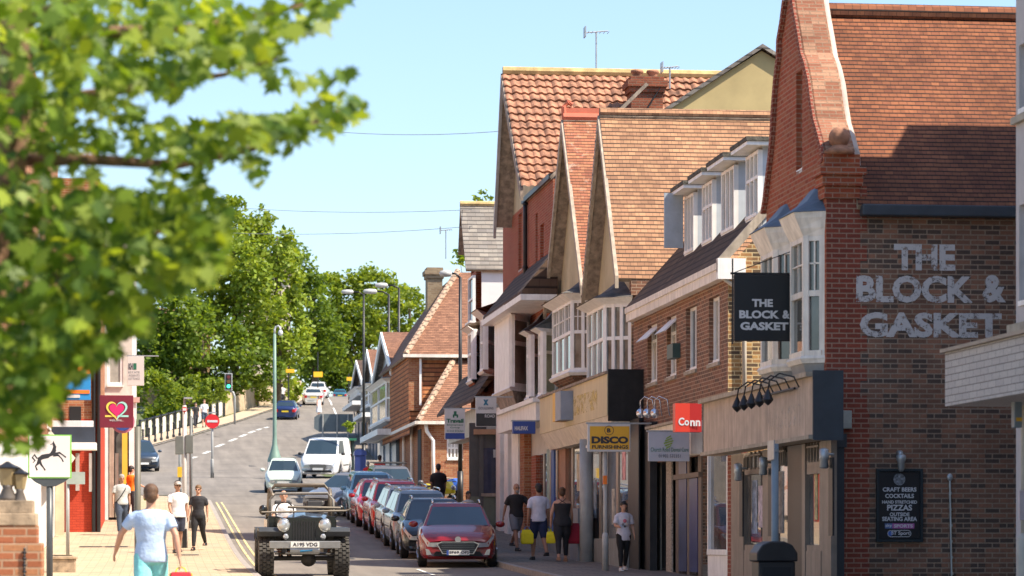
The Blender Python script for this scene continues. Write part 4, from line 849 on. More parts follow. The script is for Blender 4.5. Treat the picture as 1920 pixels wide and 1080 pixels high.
B(893, 775, 930, 799, P('sign black strip', (.03, .03, .03), .5)); T('ROAD', 909, 928, 777, 783, PW, .02); T('x', 906, 916, 749, 760, P('teal ink', (.02, .15, .25), .5, var=0), .08); T('GOULDENS', 897, 925, 763, 768, TXT, 0)
t, T, B, v = proj_sign('employment_sign', 'tall white Travail sign with green letters and a blue base strip', 834, 767, 872, 824, 8.6, PW, .08)
B(835, 812, 871, 823, P('royal blue sign', (.03, .07, .3))); T('Travail', 837, 869, 785, 793, TG, .05); T('Employment', 838, 868, 795, 799, TG, .02); T('Group', 844, 862, 800, 804, TG, .02); T('01444 876360', 838, 869, 806, 810, TG, 0)
for x in (849, 856): B(x, 777, x + 3, 783, TG, 'figure_mark')
B(851, 771, 856, 780, TG, 'figure_mark')

# ---- slate roofed house
uQ = 10.42 * CT; va, vb_ = vb_ + .05, vx(883, uQ); gQ = gp(va); zs1 = zf(905, 508, uQ)
sq = thing('slate_roofed_house', 'house with grey slate roof, white boarded side and white bays over a black shopfront', 'building', (uQ, va, gQ))
vq = vx(905, 9.9); 
b = MB(); b.panel(Mu(uQ), va, vb_, gQ, zf(905, 600, uQ)); b.panel(Mu(uQ), vx(893, uQ), vb_, zf(905, 600, uQ) + .001, zs1 + .2); b.panel(Mv(vb_), uQ, 24, gQ, zs1 + .8); b.build('front_wall', B_RED, sq)
vp = vx(882, uQ); zpk = zf(883, 383, uQ); vo = vx(893, uQ); 
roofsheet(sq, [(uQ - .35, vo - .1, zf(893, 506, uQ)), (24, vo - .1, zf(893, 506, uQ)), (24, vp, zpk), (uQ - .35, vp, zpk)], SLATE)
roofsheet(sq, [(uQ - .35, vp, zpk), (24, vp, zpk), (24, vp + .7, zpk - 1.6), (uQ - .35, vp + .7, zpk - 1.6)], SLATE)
b = MB(); b.tube([(uQ - .35, vp, zpk + .03), (24, vp, zpk + .03)], .1, 8); b.build('ridge', P('lichened ridge', (.5, .36, .16)), sq)
vw = vo + .05; p0, p1 = FV(903, 508, vw), FV(950, 592, vw); b = MB(); b.box((p0[0], vw, p1[1]), (p1[0] + 1, vw + .1, p0[1] + .03)); b.build('white_cladding', P('bright white board', (.78, .78, .78), .5, var=.03), sq)
for x0, x1, y0, y1 in ((884, 902, 508, 690),):
    pass
b9 = 9.9 * CT
bay(sq, [(uQ, vx(876, b9) + .5), (b9, vx(877, b9)), (b9, vx(888, b9)), (uQ, vx(905, uQ))], zf(886, 712, b9), zf(886, 620, b9), (1, 1, 1), 0, .55, PANEC, WHT, 0, .12, .4, TIM, .3, B_RED, lab='far white bay with brown curtains')
flatwin(sq, (uQ - .12, vx(884, uQ)), (uQ - .12, vx(893, uQ)), zf(888, 605, uQ), zf(888, 520, uQ), PANE, WHT, 1, .5, t=.1)
uv9 = 9.7 * CT
bay(sq, [(uQ, vx(899, uv9) + .3), (uv9, vx(900, uv9)), (uv9, vx(910, uv9)), (uQ, vx(938, uQ))], zf(915, 690, uv9), zf(915, 590, uv9), (1, 1, 1), 0, .55, PANEC, WHT, 0, .2, .5, T_CLAY, .0, lab='near white bay with a blue sticker on its upper sash')
b = MB(); q0, q1 = vx(943, uQ), vx(868, uQ)
b.ext([(uQ - .9, q0, zf(905, 745, uQ - .9)), (uQ - .9, q1, zf(905, 745, uQ - .9)), (uQ - .9, q1, zf(905, 745, uQ - .9) + .1), (uQ - .9, q0, zf(905, 745, uQ - .9) + .1)], [(uQ - .01, q0, zf(905, 710, uQ)), (uQ - .01, q1, zf(905, 710, uQ)), (uQ - .01, q1, zf(905, 690, uQ)), (uQ - .01, q0, zf(905, 690, uQ))]); b.build('skirt_roof', T_DRK, sq)
zz = zf(905, 765, uQ - .5)
b = MB(); b.box((uQ - .5, q0, zz - .75), (uQ - .02, q1, zz + .1)); b.build('shop_fascia', P('pale mint fascia', (.4, .42, .38), .5, var=.2), sq)
sv = q0 + .05; a_, c_ = FV(880, 850, sv), FV(940, 850, sv); b = MB(); b.box((a_[0], sv, gQ - .3), (c_[0] + .6, sv + .1, zz - .5)); b.build('splayed_shopfront', P('grey shopfront', (.09, .09, .085), .6), sq)
def fv(x0, y0, x1, y1, vv_, m, name, par, d=.06):
    p, q = FV(x0, y0, vv_), FV(x1, y1, vv_); b = MB(); b.box((p[0], vv_ - d, q[1]), (q[0], vv_ - .003, p[1])); return b.build(name, m, par)
fv(906, 840, 938, 925, sv, P('dark shop pane', (.03, .04, .08), .1, var=.2), 'shop_window', sq); fv(925, 843, 935, 858, sv - .06, PW, 'notice', sq, .01); fv(902, 925, 940, 931, sv, BRD, 'sill', sq, .12); fv(882, 931, 940, 985, sv, P('moss grey stall riser', (.17, .19, .14), .8), 'stall_riser', sq, .05); fv(888, 805, 940, 815, sv, P('tan blind', (.42, .25, .15), .8), 'blind', sq, .2); fv(898, 815, 906, 990, sv, P('grey shopfront', (.09, .09, .085)), 'post', sq, .08); fv(938, 780, 942, 990, sv - .1, BLK, 'downpipe', sq, .08)
fv(942, 812, 957, 985, sv - .3, B_ORG, 'party_pier', sq, .3)

# ---- clay roofed cottage side-on, orange brick
vc = FU(795, 900, 9.95)[0]; gC = gs(10, vc) + PV
co = thing('clay_roofed_house', 'orange brick house with big hipped clay roof, lean-to and white downpipes', 'building', (9.95, vc, gC))
def Z_(px, py, v): return FV(px, py, v)[1]
k = lambda px, py, v: (FV(px, py, v)[0], v, FV(px, py, v)[1])
zl = Z_(800, 790, vc)
win = (FV(838, 0, vc)[0], FV(868, 0, vc)[0], Z_(838, 860, vc), Z_(838, 820, vc))
b = MB(); b.panel(Mv(vc), 9.95, 24, gC - .4, zl, [win], .12); b.panel(Mu(9.95), vc, vc + 22, gC - .4, zl); b.build('wall', B_ORG, co)
flatwin(co, (win[0], vc + .05), (win[1], vc + .05), win[2], win[3], PANEC, WHT, 4, .5, muntin=1)
# lean-to roof rises to the tile hung upper storey
v2 = vc + 4.5
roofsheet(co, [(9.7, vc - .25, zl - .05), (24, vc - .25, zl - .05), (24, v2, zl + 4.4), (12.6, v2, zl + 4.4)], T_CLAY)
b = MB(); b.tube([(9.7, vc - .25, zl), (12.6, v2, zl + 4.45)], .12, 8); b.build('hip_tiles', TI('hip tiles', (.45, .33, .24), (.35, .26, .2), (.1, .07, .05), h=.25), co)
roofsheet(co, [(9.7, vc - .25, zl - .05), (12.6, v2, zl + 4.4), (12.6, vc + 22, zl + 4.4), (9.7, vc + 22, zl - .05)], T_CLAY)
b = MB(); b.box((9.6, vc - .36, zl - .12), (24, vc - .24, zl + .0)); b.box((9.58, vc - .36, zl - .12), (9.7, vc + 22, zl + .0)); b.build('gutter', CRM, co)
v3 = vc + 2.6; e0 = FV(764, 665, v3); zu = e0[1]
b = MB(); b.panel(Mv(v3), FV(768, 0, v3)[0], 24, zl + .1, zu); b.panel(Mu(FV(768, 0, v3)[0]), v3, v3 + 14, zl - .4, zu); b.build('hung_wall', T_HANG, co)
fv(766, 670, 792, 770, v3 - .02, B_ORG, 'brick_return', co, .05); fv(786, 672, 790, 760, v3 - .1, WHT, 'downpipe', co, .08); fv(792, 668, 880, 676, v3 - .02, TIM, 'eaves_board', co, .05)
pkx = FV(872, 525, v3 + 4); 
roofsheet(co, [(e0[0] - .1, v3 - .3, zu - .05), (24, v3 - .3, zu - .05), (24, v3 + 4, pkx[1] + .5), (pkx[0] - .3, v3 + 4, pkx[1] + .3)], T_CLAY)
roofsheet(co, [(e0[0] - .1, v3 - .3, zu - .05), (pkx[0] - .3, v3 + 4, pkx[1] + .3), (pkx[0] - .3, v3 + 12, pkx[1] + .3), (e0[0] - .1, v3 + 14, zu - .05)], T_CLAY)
b = MB(); b.tube([(e0[0] - .1, v3 - .3, zu), (pkx[0] - .3, v3 + 4, pkx[1] + .36)], .12, 8); b.build('hip_tiles', MC['hip tiles'], co)
b = MB(); b.box((e0[0] - .2, v3 - .42, zu - .12), (24, v3 - .3, zu)); b.build('gutter', CRM, co)
c0 = FV(800, 560, v3 + 9); c1_ = FV(828, 560, v3 + 9); chimney(co, c0[0], c1_[0], v3 + 8.6, v3 + 9.6, zu + .5, Z_(812, 503, v3 + 9), BR('buff chimney brick', (.34, .26, .17), (.24, .17, .11), (.3, .25, .18)), 0)
for pts in (((798, 790), (800, 808), (812, 826), (813, 935)),):
    b = MB(); b.tube([k(x, y, vc - .12) for x, y in pts], .07, 8); b.build('downpipe', WHT, co, smooth=True)
b = MB(); b.tube([(9.86, vx(772, 9.86), gC - .2), (9.86, vx(772, 9.86), zl)], .06, 8); b.build('downpipe', CRM, co); b = MB(); b.tube([(9.86, vx(757, 9.86), gC - .2), (9.86, vx(757, 9.86), zl)], .06, 8); b.build('downpipe', CRM, co)
for x0, x1 in ((783, 789), (742, 748)):
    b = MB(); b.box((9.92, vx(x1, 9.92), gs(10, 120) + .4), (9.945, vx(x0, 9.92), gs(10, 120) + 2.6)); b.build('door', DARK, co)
aerial((FV(836, 510, v3 + 9)[0], v3 + 9, zu + 4.6), 1.2, 'thin aerial beside the buff brick chimney', .5)
# ---- small white gabled shops up the street
def small(name, label, x0, x1, ytop, yeave, wallm, roofm, u=9.95, gable=True, base=None):
    a, c = vx(x0, u), vx(x1, u); g0 = gs(u, a) + PV; ze = FU(x0, yeave, u)[1]; zp2 = FU((x0 + x1) / 2, ytop, u)[1]; t = thing(name, label, 'building', (u, a, g0)); m = (a + c) / 2
    b = MB(); b.panel(Mu(u), a, c, g0 - .6, ze); b.panel(Mv(a), u, 20, g0 - .6, ze); b.panel(Mv(c), u, 20, g0 - .6, ze)
    b.poly([(u, a, ze), (u, c, ze), (u, m, zp2 - .1)]); b.build('wall', wallm, t)
    for s, va in ((0, a - .2), (1, c + .2)): roofsheet(t, [(u - .3, va, ze - .05), (20, va, ze - .05), (20, m, zp2), (u - .3, m, zp2)], roofm)
    b = MB(); 
    for va in (a - .2, c + .2): b.ext([(u - .38, va, ze - .35), (u - .38, m, zp2 - .3), (u - .38, m, zp2), (u - .38, va, ze)], [(u - .3, va, ze - .35), (u - .3, m, zp2 - .3), (u - .3, m, zp2), (u - .3, va, ze)])
    b.build('bargeboard', WHT, t)
    bay(t, [(u, c - .3), (u - .5, c - .9), (u - .5, a + .9), (u, a + .3)], g0 + 3.2, ze - .5, (1, 2, 1), 0, .55, PANEC, WHT, 0, .1, .3, LEAD, .2)
    b = MB(); b.box((u - .9, a, g0 + 2.5), (u - .02, c, g0 + 2.75)); b.build('canopy', WHT, t)
    for i in range(3): q = a + (c - a) * (i + .2) / 3; b = MB(); b.box((u - .06, q, g0), (u - .01, q + (c - a) / 5, g0 + 2.3)); b.build('shop_window', P('blue grey shopfront', (.1, .14, .2), .3), t)
    return t
small('white_gabled_shop', 'white fronted shop with a steep clay gable, beyond the orange brick house', 748, 712, 622, 690, P('pale blue grey render', (.45, .5, .56), .7), T_CLAY)
small('dark_gabled_shop', 'farther small shop with grey canopy and pale gable, behind the black lamp posts', 708, 690, 655, 705, P('grey pebble render', (.3, .29, .27), .8), T_CLAY, u=12.4)
small('timber_shop', 'farthest dark brown shop at the top of the right hand row', 688, 668, 675, 712, P('dark brown timber', (.1, .07, .05), .8), T_DRK, u=12.6)
# stucco gable behind the pub's neighbour
vy = 80; y0, pkp, y1 = FV(1225, 222, vy), FV(1428, 95, vy), FV(1640, 222, vy)
ys_ = thing('rendered_gable_house', 'plain ochre rendered gable end rising behind the tan tile roof', 'building', (y0[0], vy, gs(14, vy)))
b = MB(); b.pv([(y0[0], 2), (y1[0], 2), (y1[0], y1[1]), (pkp[0], pkp[1]), (y0[0], y0[1])], vy, vy + 9); b.build('wall', P('ochre render', (.46, .36, .17), .9, var=.12, vs=.7, bump=.3), ys_)
for a, c in ((y0, pkp), (y1, pkp)):
    b = MB(); b.ext([(a[0], vy - .15, a[1] - .05), (c[0], vy - .15, c[1] + .05), (c[0], vy - .15, c[1] + .17), (a[0], vy - .15, a[1] + .07)], [(a[0], vy + 9, a[1] - .05), (c[0], vy + 9, c[1] + .05), (c[0], vy + 9, c[1] + .17), (a[0], vy + 9, a[1] + .07)]); b.build('verge', SLATE, ys_)

for i, (x, z0_, w_, h_, c) in enumerate(((1170, 1.9, .25, .7, (.6, .25, .28)), (1150, .9, .2, .8, (.5, .48, .42)), (1136, 1.8, .3, .8, (.6, .58, .52)), (1116, 1.0, .22, .9, (.2, .3, .4)), (1085, 1.6, .3, .9, (.55, .45, .3)), (1046, 1.4, .35, 1.2, (.5, .42, .26)), (1028, 1.2, .3, 1.4, (.25, .35, .3)))):
    v_ = vx(x, ug); q = gs(ug, v_) + PV; b = MB(); b.box((ug - .005, v_ - w_, q + z0_), (ug - .001, v_ + w_, q + z0_ + h_)); b.build('reflection_display', P('shop reflection display %d' % i, c, .5, var=.5, vs=6), sh)  # coloured quads on the shop glass: painted reflections and window display
# ================================================================== LEFT SIDE OF THE STREET
def vl_(px, u): return FU(px, 600, u)[0]
B_SAL = BR('red painted brick', (.5, .07, .035), (.45, .06, .03), (.36, .05, .03), var=.25, bump=.3)
uL = -3.03 * CT
a, c = 47.0, 88.4; g0 = gs(uL, 60)
lh = thing('white_shop_house', 'tall house with whitewashed ground floor and orange brick upper storeys behind the maple', 'building', (uL, a, g0))
def Ml(u): return lambda p, q, d: (u - d, p, q)
wl = [(74.5, 76.6, 8.0, 9.9), (79, 81, 8.0, 9.9), (66, 68, 8, 9.9), (58, 60, 8, 9.9), (74.5, 76.6, 4.7, 6.6), (80, 82, 4.7, 6.6)]
b = MB(); b.panel(Ml(uL), a, c, 3.6, 13, wl, .12); b.panel(Mv(c), -16, uL, .3, 13); b.panel(Mv(a), -16, uL, .3, 13); b.poly([(uL, a, 13), (uL, c, 13), (-16, c, 13), (-16, a, 13)]); b.build('wall', B_ORG, lh)
b = MB(); b.panel(Ml(uL - .01), a, c, -.2, 3.6); b.build('whitewashed_wall', P('whitewash', (.72, .7, .66), .7, var=.06), lh)
for h in wl: flatwin(lh, (uL - .06, h[0]), (uL - .06, h[1]), h[2], h[3], PANE, WHT, 2, .5)
# open porch roof and boxed canopy on it
b = MB(); p = FV(128, 795, 84); q = FV(165, 840, 84); b.box((uL, 84, p[1] - .1), (p[0] + .7, 84.6, p[1] + .1)); b.box((uL, 83, p[1] - .75), (p[0] + .8, 84, p[1] - .55)); b.build('canopy', WHT, lh)
b = MB(); b.box((uL, 83.2, p[1] - .54), (p[0] + .75, 83.9, p[1] - .11)); b.build('canopy_fascia', P('blue black fascia', (.03, .04, .06), .5), lh)
roofsheet(lh, [(uL - .2, 76, 4.2), (uL + .7, 76, 3.5), (uL + .7, 82, 3.9), (uL - .2, 82, 4.9)], STONE, 'lean_to_roof')
b = MB(); b.box((uL, 86.2, gs(uL, 87)), (uL + .25, 86.5, 4.4)); b.build('stone_pilaster', P('cream stone', (.55, .46, .32), .8), lh)
# red house, side on
v2 = 88.5; pl, pr = FV(122, 0, v2)[0], FV(187, 0, v2)[0]; g2 = gs(-2, v2) + PV
rd = thing('red_corner_house', 'house with red painted lower brickwork, orange brick above and black corner downpipes', 'building', (pr, v2, g2))
b = MB(); b.panel(Mv(v2), -14, pr, g2 - .4, Z_(160, 785, v2)); b.panel(Ml(pr), v2, 97, g2 - .4, Z_(160, 785, v2)); b.build('painted_wall', B_SAL, rd)
b = MB(); b.panel(Mv(v2), -14, pr - .02, Z_(160, 785, v2), 12.4); b.panel(Ml(pr - .02), v2, 97, Z_(160, 785, v2), 12.4); b.poly([(pr, v2, 12.4), (pr, 97, 12.4), (-14, 97, 12.4), (-14, v2, 12.4)]); b.build('wall', B_ORG, rd)
fv(142, 850, 149, 920, v2, P('grey pilaster', (.42, .38, .35), .7), 'pilaster', rd, .12); fv(167, 850, 173, 922, v2, MC['grey pilaster'], 'pilaster', rd, .12)
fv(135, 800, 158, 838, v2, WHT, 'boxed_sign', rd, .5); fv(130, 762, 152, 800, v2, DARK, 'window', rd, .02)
for x in (176, 185): 
    p = FV(x, 1000, v2); b = MB(); b.tube([(p[0], v2 - .09, g2), (p[0], v2 - .09, 12)], .06, 8); b.build('downpipe', BLK, rd)
b = MB(); p = FV(124, 1000, v2); b.tube([(p[0], v2 - .1, g2), (p[0], v2 - .1, 5)], .05, 8); b.build('downpipe', P('dark red pipe', (.25, .03, .02), .5), rd)
v3_ = 97.1; p0, p1 = FV(188, 0, v3_)[0], FV(262, 0, v3_)[0]; g3 = gs(-1.5, v3_) + PV
cw = thing('cream_corner_shop', 'pale corner shop with yellow and white posts and curtained upper window', 'building', (p1, v3_, g3))
b = MB(); wq = (FV(201, 0, v3_)[0], FV(231, 0, v3_)[0], Z_(215, 722, v3_), Z_(215, 660, v3_)); zz = Z_(215, 745, v3_)
b.panel(Mv(v3_), -14, p1 - .25, zz, 12, [wq], .12); b.panel(Ml(p1 - .25), v3_, 116, zz, 12); b.poly([(p1, v3_, 12), (p1, 116, 12), (-14, 116, 12), (-14, v3_, 12)]); b.build('wall', P('off white render', (.6, .56, .5), .8), cw)
flatwin(cw, (wq[0], v3_ + .03), (wq[1], v3_ + .03), wq[2], wq[3], PANEC, WHT, 1, 0, fw=.09)
b = MB(); b.panel(Mv(v3_ + .35), -14, p1 - .2, g3 - .4, zz); b.panel(Ml(p1 - .35), v3_ + .3, 116, g3 - .4, zz); b.build('shopfront', P('dark shopfront', (.12, .11, .1), .6, var=.4), cw)  # plain dark base colour with random variation
fv(186, 745, 262, 755, v3_, P('pink shop fascia', (.6, .38, .33), .7), 'fascia', cw, .25)
fv(229, 790, 239, 965, v3_, P('yellow post', (.75, .5, .06), .5, var=.05), 'post', cw, .2); fv(242, 755, 255, 965, v3_, WHT, 'post', cw, .18); fv(196, 760, 203, 975, v3_ - .1, WHT, 'downpipe', cw, .1); fv(205, 800, 214, 970, v3_, BRD, 'post', cw, .15); fv(216, 850, 222, 970, v3_, P('pale poster', (.55, .6, .5), .6), 'poster', cw, .05)
p = FV(193, 1000, v3_); b = MB(); b.tube([(p[0], v3_ - .12, g3), (p[0], v3_ - .12, 12)], .06, 8); b.build('downpipe', P('rust pipe', (.3, .13, .07), .6), cw)

# ---- signs on the left
t, T, B, v = proj_sign('heart_sign', 'maroon projecting sign with a yellow, pink and pale blue heart outline', 187, 741, 250, 802, -1.3, P('maroon sign', (.17, .012, .03), .5, var=.03), .1, v=84, arm=False)
def heart(sc, w, cols, nm_, cx=219, cy=768, dv=.02):
    n = 48; P_ = []
    for i in range(n + 1):
        a_ = 2 * pi * i / n; x = 16 * sin(a_) ** 3; y = 13 * cos(a_) - 5 * cos(2 * a_) - 2 * cos(3 * a_) - cos(4 * a_); P_.append((cx + x * sc, cy - y * sc))
    for rng_, m in cols:
        b = MB()
        for i in rng_:
            q = [FV(*P_[i], v), FV(*P_[i + 1], v), FV(cx + (P_[i + 1][0] - cx) * (1 - w), cy + (P_[i + 1][1] - cy) * (1 - w), v), FV(cx + (P_[i][0] - cx) * (1 - w), cy + (P_[i][1] - cy) * (1 - w), v)]
            b.poly([(x, v - dv, z) for x, z in q])
        b.build(nm_, m, t)
heart(1.25, .2, ((range(0, 24), P('pale aqua', (.35, .65, .6), .5, var=0)), (range(24, 48), P('soft yellow', (.75, .6, .1), .5, var=0))), 'heart_outline'); heart(.88, 1., ((range(0, 48), P('hot pink', (.6, .02, .14), .5, var=0)),), 'heart', dv=.015)
B(197, 778.5, 219, 782, MC['soft yellow'], 'underline'); B(219, 778.5, 241, 782, MC['pale aqua'], 'underline'); T('welcome...', 205, 232, 785, 790, PW, .0)
t, T, B, v = proj_sign('round_shop_sign', 'pink rimmed round sign partly hidden below the maroon heart sign', 226, 803, 232, 803.5, -1.2, P('pink sign', (.6, .2, .28), .5), .02, v=84.6, arm=False)
b = MB(); p = FV(230, 790, 84.5); b.lathe((p[0], 84.55, p[1]), [(.34, -.05), (.34, .05)], 24, 'y'); b.build('disc', P('pink sign', (.6, .2, .28)), t); b = MB(); b.lathe((p[0], 84.48, p[1]), [(.27, -.02), (.27, .01)], 24, 'y'); b.build('face', P('royal blue sign', (.03, .07, .3)), t)
t, T, B, v = proj_sign('estate_agent_sign', 'white upright sign with green and grey lettering above the heart sign', 239, 668, 270, 723, -.9, P('sign warm white', (.62, .58, .55), .5, var=.03), .08, v=92)
B(250, 681, 256, 693, TG, 'logo'); T('KH', 241, 249, 681, 693, P('ink grey', (.1, .1, .12)), .05)
for i, s in enumerate(('ESTATE', 'AGENTS', 'LETTINGS')): T(s, 241, 262, 696 + i * 6, 700 + i * 6, MC['ink grey'], 0)
t, T, B, v = proj_sign('blue_orange_sign', 'bright blue sign with orange band hanging behind the leaves', 104, 700, 170, 750, -1.9, P('cyan blue sign', (.02, .25, .6), .5, var=.03), .1, v=80, arm=False)
B(105, 687, 169, 701, P('orange sign', (.85, .2, .02), .5), 'band', .03); B(110, 731, 168, 738, MC['orange sign'], 'band', .02); B(104, 740, 150, 746, PW, 'band', .02)
# black horse sign on a post
Yh = 50; hu, hv = UV(93, Yh); gh = gs(hu, hv) + PV
t = thing('horse_sign', 'square green edged sign with a rearing black horse on a dark round post', 'sign', (hu, hv, gh))
def Q(px, py): return FV(px, py, hv)
b = MB(); b.tube([(hu, hv, gh - .2), (hu, hv, Q(93, 905)[1])], .055, 12); b.build('post', P('dark blue grey post', (.05, .06, .07), .4), t, smooth=True)
b = MB(); b.pv([Q(57, 896), Q(131, 896), Q(120, 904), Q(104, 912), Q(82, 912), Q(66, 904)], hv - .06, hv + .06); b.build('cradle', MC['dark blue grey post'], t)
b = MB(); p, q = Q(53, 815), Q(134, 897); b.box((p[0], hv - .07, q[1]), (q[0], hv + .07, p[1])); b.build('frame', P('green sign edge', (.18, .5, .06), .5, var=0), t)
b = MB(); b.box((p[0] + .02, hv - .076, q[1] + .02), (q[0] - .02, hv - .071, p[1] - .02)); b.build('panel', P('sign pinkish white', (.66, .62, .6), .5, var=.02), t)
HB = P('horse black', (.02, .02, .025), .5, var=0)
b = MB()
for pts, rr in (((( 72, 862), (80, 857), (90, 855), (99, 851), (103, 843)), (3.6, 4.4, 4.2, 4.6, 3.4)), (((101, 846), (103, 838), (100, 831), (95, 834)), (3.6, 2.9, 2.6, 1.2)),
                (((101, 852), (112, 849), (119, 854), (124, 858)), (2.6, 1.8, 1.1, 1.3)), (((100, 854), (110, 854), (116, 860), (119, 866)), (2.4, 1.6, 1., 1.2)),
                (((75, 861), (71, 870), (67, 874), (70, 882)), (3.6, 2.2, 1.2, 1.4)), (((73, 862), (78, 872), (82, 877), (85, 882)), (3.2, 1.8, 1.1, 1.4)), (((70, 860), (65, 853), (61, 858), (66, 864), (62, 868)), (1.3, 1.8, 1.6, 1.4, .6)), (((100, 831), (101, 827)), (1.2, .4))):
    P3 = [(*Q(x, y)[:1], hv - .078, Q(x, y)[1]) for x, y in pts]; b.tube(P3, [(r / 110 * 1.0, .004) if 0 else r / 110 for r in rr], 8)
o = b.build('horse_emblem', HB, t)
for v_ in o.data.vertices: v_.co.y = -.078 + (v_.co.y + .078) * .05
# slim grey post with little box sign
def post(name, label, cat, px, base, top, r, m, Y=None, cap=True, steps=None):
    u, v = GR(px, base) if Y is None else UV(px, Y); z0 = gs(u, v) + (PV if steps is None else steps); Y_ = u * ST + v * CT; zt = ZP(top, Y_)
    t = thing(name, label, cat, (u, v, z0)); b = MB(); b.tube([(u, v, z0 - .1), (u, v, zt)], r, 10); b.build('pole', m, t, smooth=True)
    b = MB(); b.lathe((u, v, z0), [(r * 1.6, 0), (r * 1.5, .9 if r > .05 else .2), (r * 1.02, .95 if r > .05 else .25)], 10)
    if cap: b.build('base', m, t, smooth=True)
    return t, u, v, z0, zt, Y_
GP = P('grey post', (.3, .3, .29), .5)
t, u, v, z0, zt, Y_ = post('sign_post', 'slim grey post carrying a small grey box, beside the horse sign', 'post', 127, 1050, 885, .045, GP, cap=False)
b = MB(); b.box((u - .02, v - .08, zt - .3), (u + .42, v + .12, zt + .0)); b.build('box', P('mint grey box', (.3, .36, .33), .5), t)
t, u, v, z0, zt, Y_ = post('lamp_column', 'dark olive column standing just left of the man in the pale blue tee', 'pole', 258, 0, 800, .05, P('olive grey column', (.13, .12, .09), .5), Y=46)
# pier with lanterns, bottom left
Yp = 27.5; u0, v0p = UV(-20, Yp); u1_ = UV(70, Yp)[0]; gp0 = gs(u0, v0p) + PV
t = thing('lantern_pier', 'stepped brick gate pier with stone cap at the bottom left corner', 'pier', (u0, v0p, gp0))
def pb(x0, x1, y0, y1, m, nm_, dd=.4, par=t):
    p, q = FV(x0, y0, v0p), FV(x1, y1, v0p); b = MB(); b.box((p[0], v0p - (dd - .4) * .5, q[1]), (q[0], v0p + dd, p[1])); return b.build(nm_, m, par, bevel=.008)
STN = P('mossy pier stone', (.36, .27, .18), .9, var=.35, vs=6, bump=.5)
pb(-60, 79, 1018, 1400, B_ORG, 'shaft', .5); pb(-60, 70, 985, 1018.3, B_ORG, 'shaft', .42); pb(-60, 68, 962, 985.3, STN, 'cap_stone', .44); pb(-60, 62, 938, 962.3, STN, 'cap_stone', .38)
b = MB(); pch = [FV(46, y, v0p - .06) for y in range(1030, 1090, 6)]
for i, (x, z) in enumerate(pch): b.ell((x, v0p - .07, z), (.02 if i % 2 else .012, .012, .018), 8, 6)
b.build('chain', BLK, t)
for px, yt, yb, nm2 in ((14, 868, 940, 'left lantern of the two standing on the brick pier'), (37, 880, 944, 'right smaller lantern of the two standing on the brick pier')):
    x, z0 = FV(px, yb, v0p + .2); zt = FV(px, yt, v0p + .2)[1]; h = zt - z0; t2 = thing('lantern', nm2, 'lantern', (x, v0p + .2, z0)); r = .1 if px < 20 else .075
    b = MB(); b.lathe((x, v0p + .2, z0), [(r * .8, 0), (r * .85, h * .1), (r * .45, h * .35), (r * .6, h * .42)], 12); b.build('bell_base', P('aged bronze', (.12, .1, .085), .5), t2, smooth=True)
    b = MB(); b.lathe((x, v0p + .2, z0 + h * .42), [(r * .65, 0), (r, h * .42)], 6); b.build('glass', P('smoky lantern glass', (.3, .23, .12), .2), t2)
    b = MB(); b.lathe((x, v0p + .2, z0 + h * .84), [(r * 1.2, 0), (r * 1.25, h * .04), (r * .5, h * .13), (r * .15, h * .2)], 6); b.build('hood', BLK, t2)
u, v = GR(122, 1078); u, v = u, v - 2; t = thing('stone_planter', 'low weathered stone block on the pavement beside the horse sign post', 'planter', (u, v, gs(u, v) + PV))
b = MB(); b.box((u - .28, v - .3, gs(u, v)), (u + .28, v + .3, gs(u, v) + .38)); b.box((u - .31, v - .33, gs(u, v) + .381), (u + .31, v + .33, gs(u, v) + .45)); b.build('block', STN, t, bevel=.015)
b = MB(); b.lathe((u, v, gs(u, v) + .452), [(.22, 0), (.2, .02)], 10); b.build('soil', P('soil', (.05, .035, .02), 1), t)

# ================================================================== STREET FURNITURE
# green camera column
u, v = GR(515, 897); z0 = gs(u, v); Y_ = u * ST + v * CT; zt = ZP(622, Y_)
MG = P('pale sea green paint', (.16, .25, .2), .5, var=.1); t = thing('camera_column', 'tall sea green column with swelling base and dome camera on a hooked top', 'camera pole', (u, v, z0))
b = MB(); H = zt - z0; b.lathe((u, v, z0 - .1), [(.34, 0), (.36, .9), (.35, 1.05), (.24, 1.35), (.13, 1.75), (.1, 2.2), (.09, H * .6), (.07, H)], 14); b.build('column', MG, t, smooth=True)
b = MB(); b.tube([(u, v, zt - .1), (u, v, zt + .12), (u + .06, v, zt + .25), (u + .18, v, zt + .3), (u + .27, v, zt + .22), (u + .29, v, zt + .08)], .05, 8); b.build('hook', PW, t, smooth=True)
b = MB(); b.ell((u + .29, v, zt - .05), (.12, .12, .15), 12, 8); b.build('dome_camera', P('camera white', (.6, .6, .6), .3), t, smooth=True)
b = MB(); b.box((u - .36, v - .4, z0 + .3), (u + .1, v - .365, z0 + .8)); b.build('notice', P('faded notice', (.42, .4, .4), .6), t)
def lamp(px, base, top, label, Y, arm=-.55, head=True, r=.08, m=None):
    u, v = UV(px, Y); z0 = gs(u, v) + PV; zt = ZP(top, Y); t = thing('street_lamp', label, 'street lamp', (u, v, z0), 'black street lamps along the right pavement'); b = MB(); m = m or BLK
    b.tube([(u, v, z0), (u, v, z0 + 1.4)], r * 1.35, 10); b.tube([(u, v, z0 + 1.4), (u, v, zt)], [r, r * .65], 10); b.build('column', m, t, smooth=True)
    b = MB(); b.tube([(u, v, zt - .02), (u + arm * .5, v, zt + .12), (u + arm, v, zt + .14)], r * .5, 8); b.build('arm', m, t, smooth=True)
    b = MB(); s = .33 if Y > 130 else .22; b.lathe((u + arm - s, v, zt + .13), [(.02, -s), (.1, -s * .8), (.13, 0), (.11, s * .8), (.04, s)], 10, 'x'); b.build('head', P('lamp head grey', (.45, .45, .44), .4), t, smooth=True)
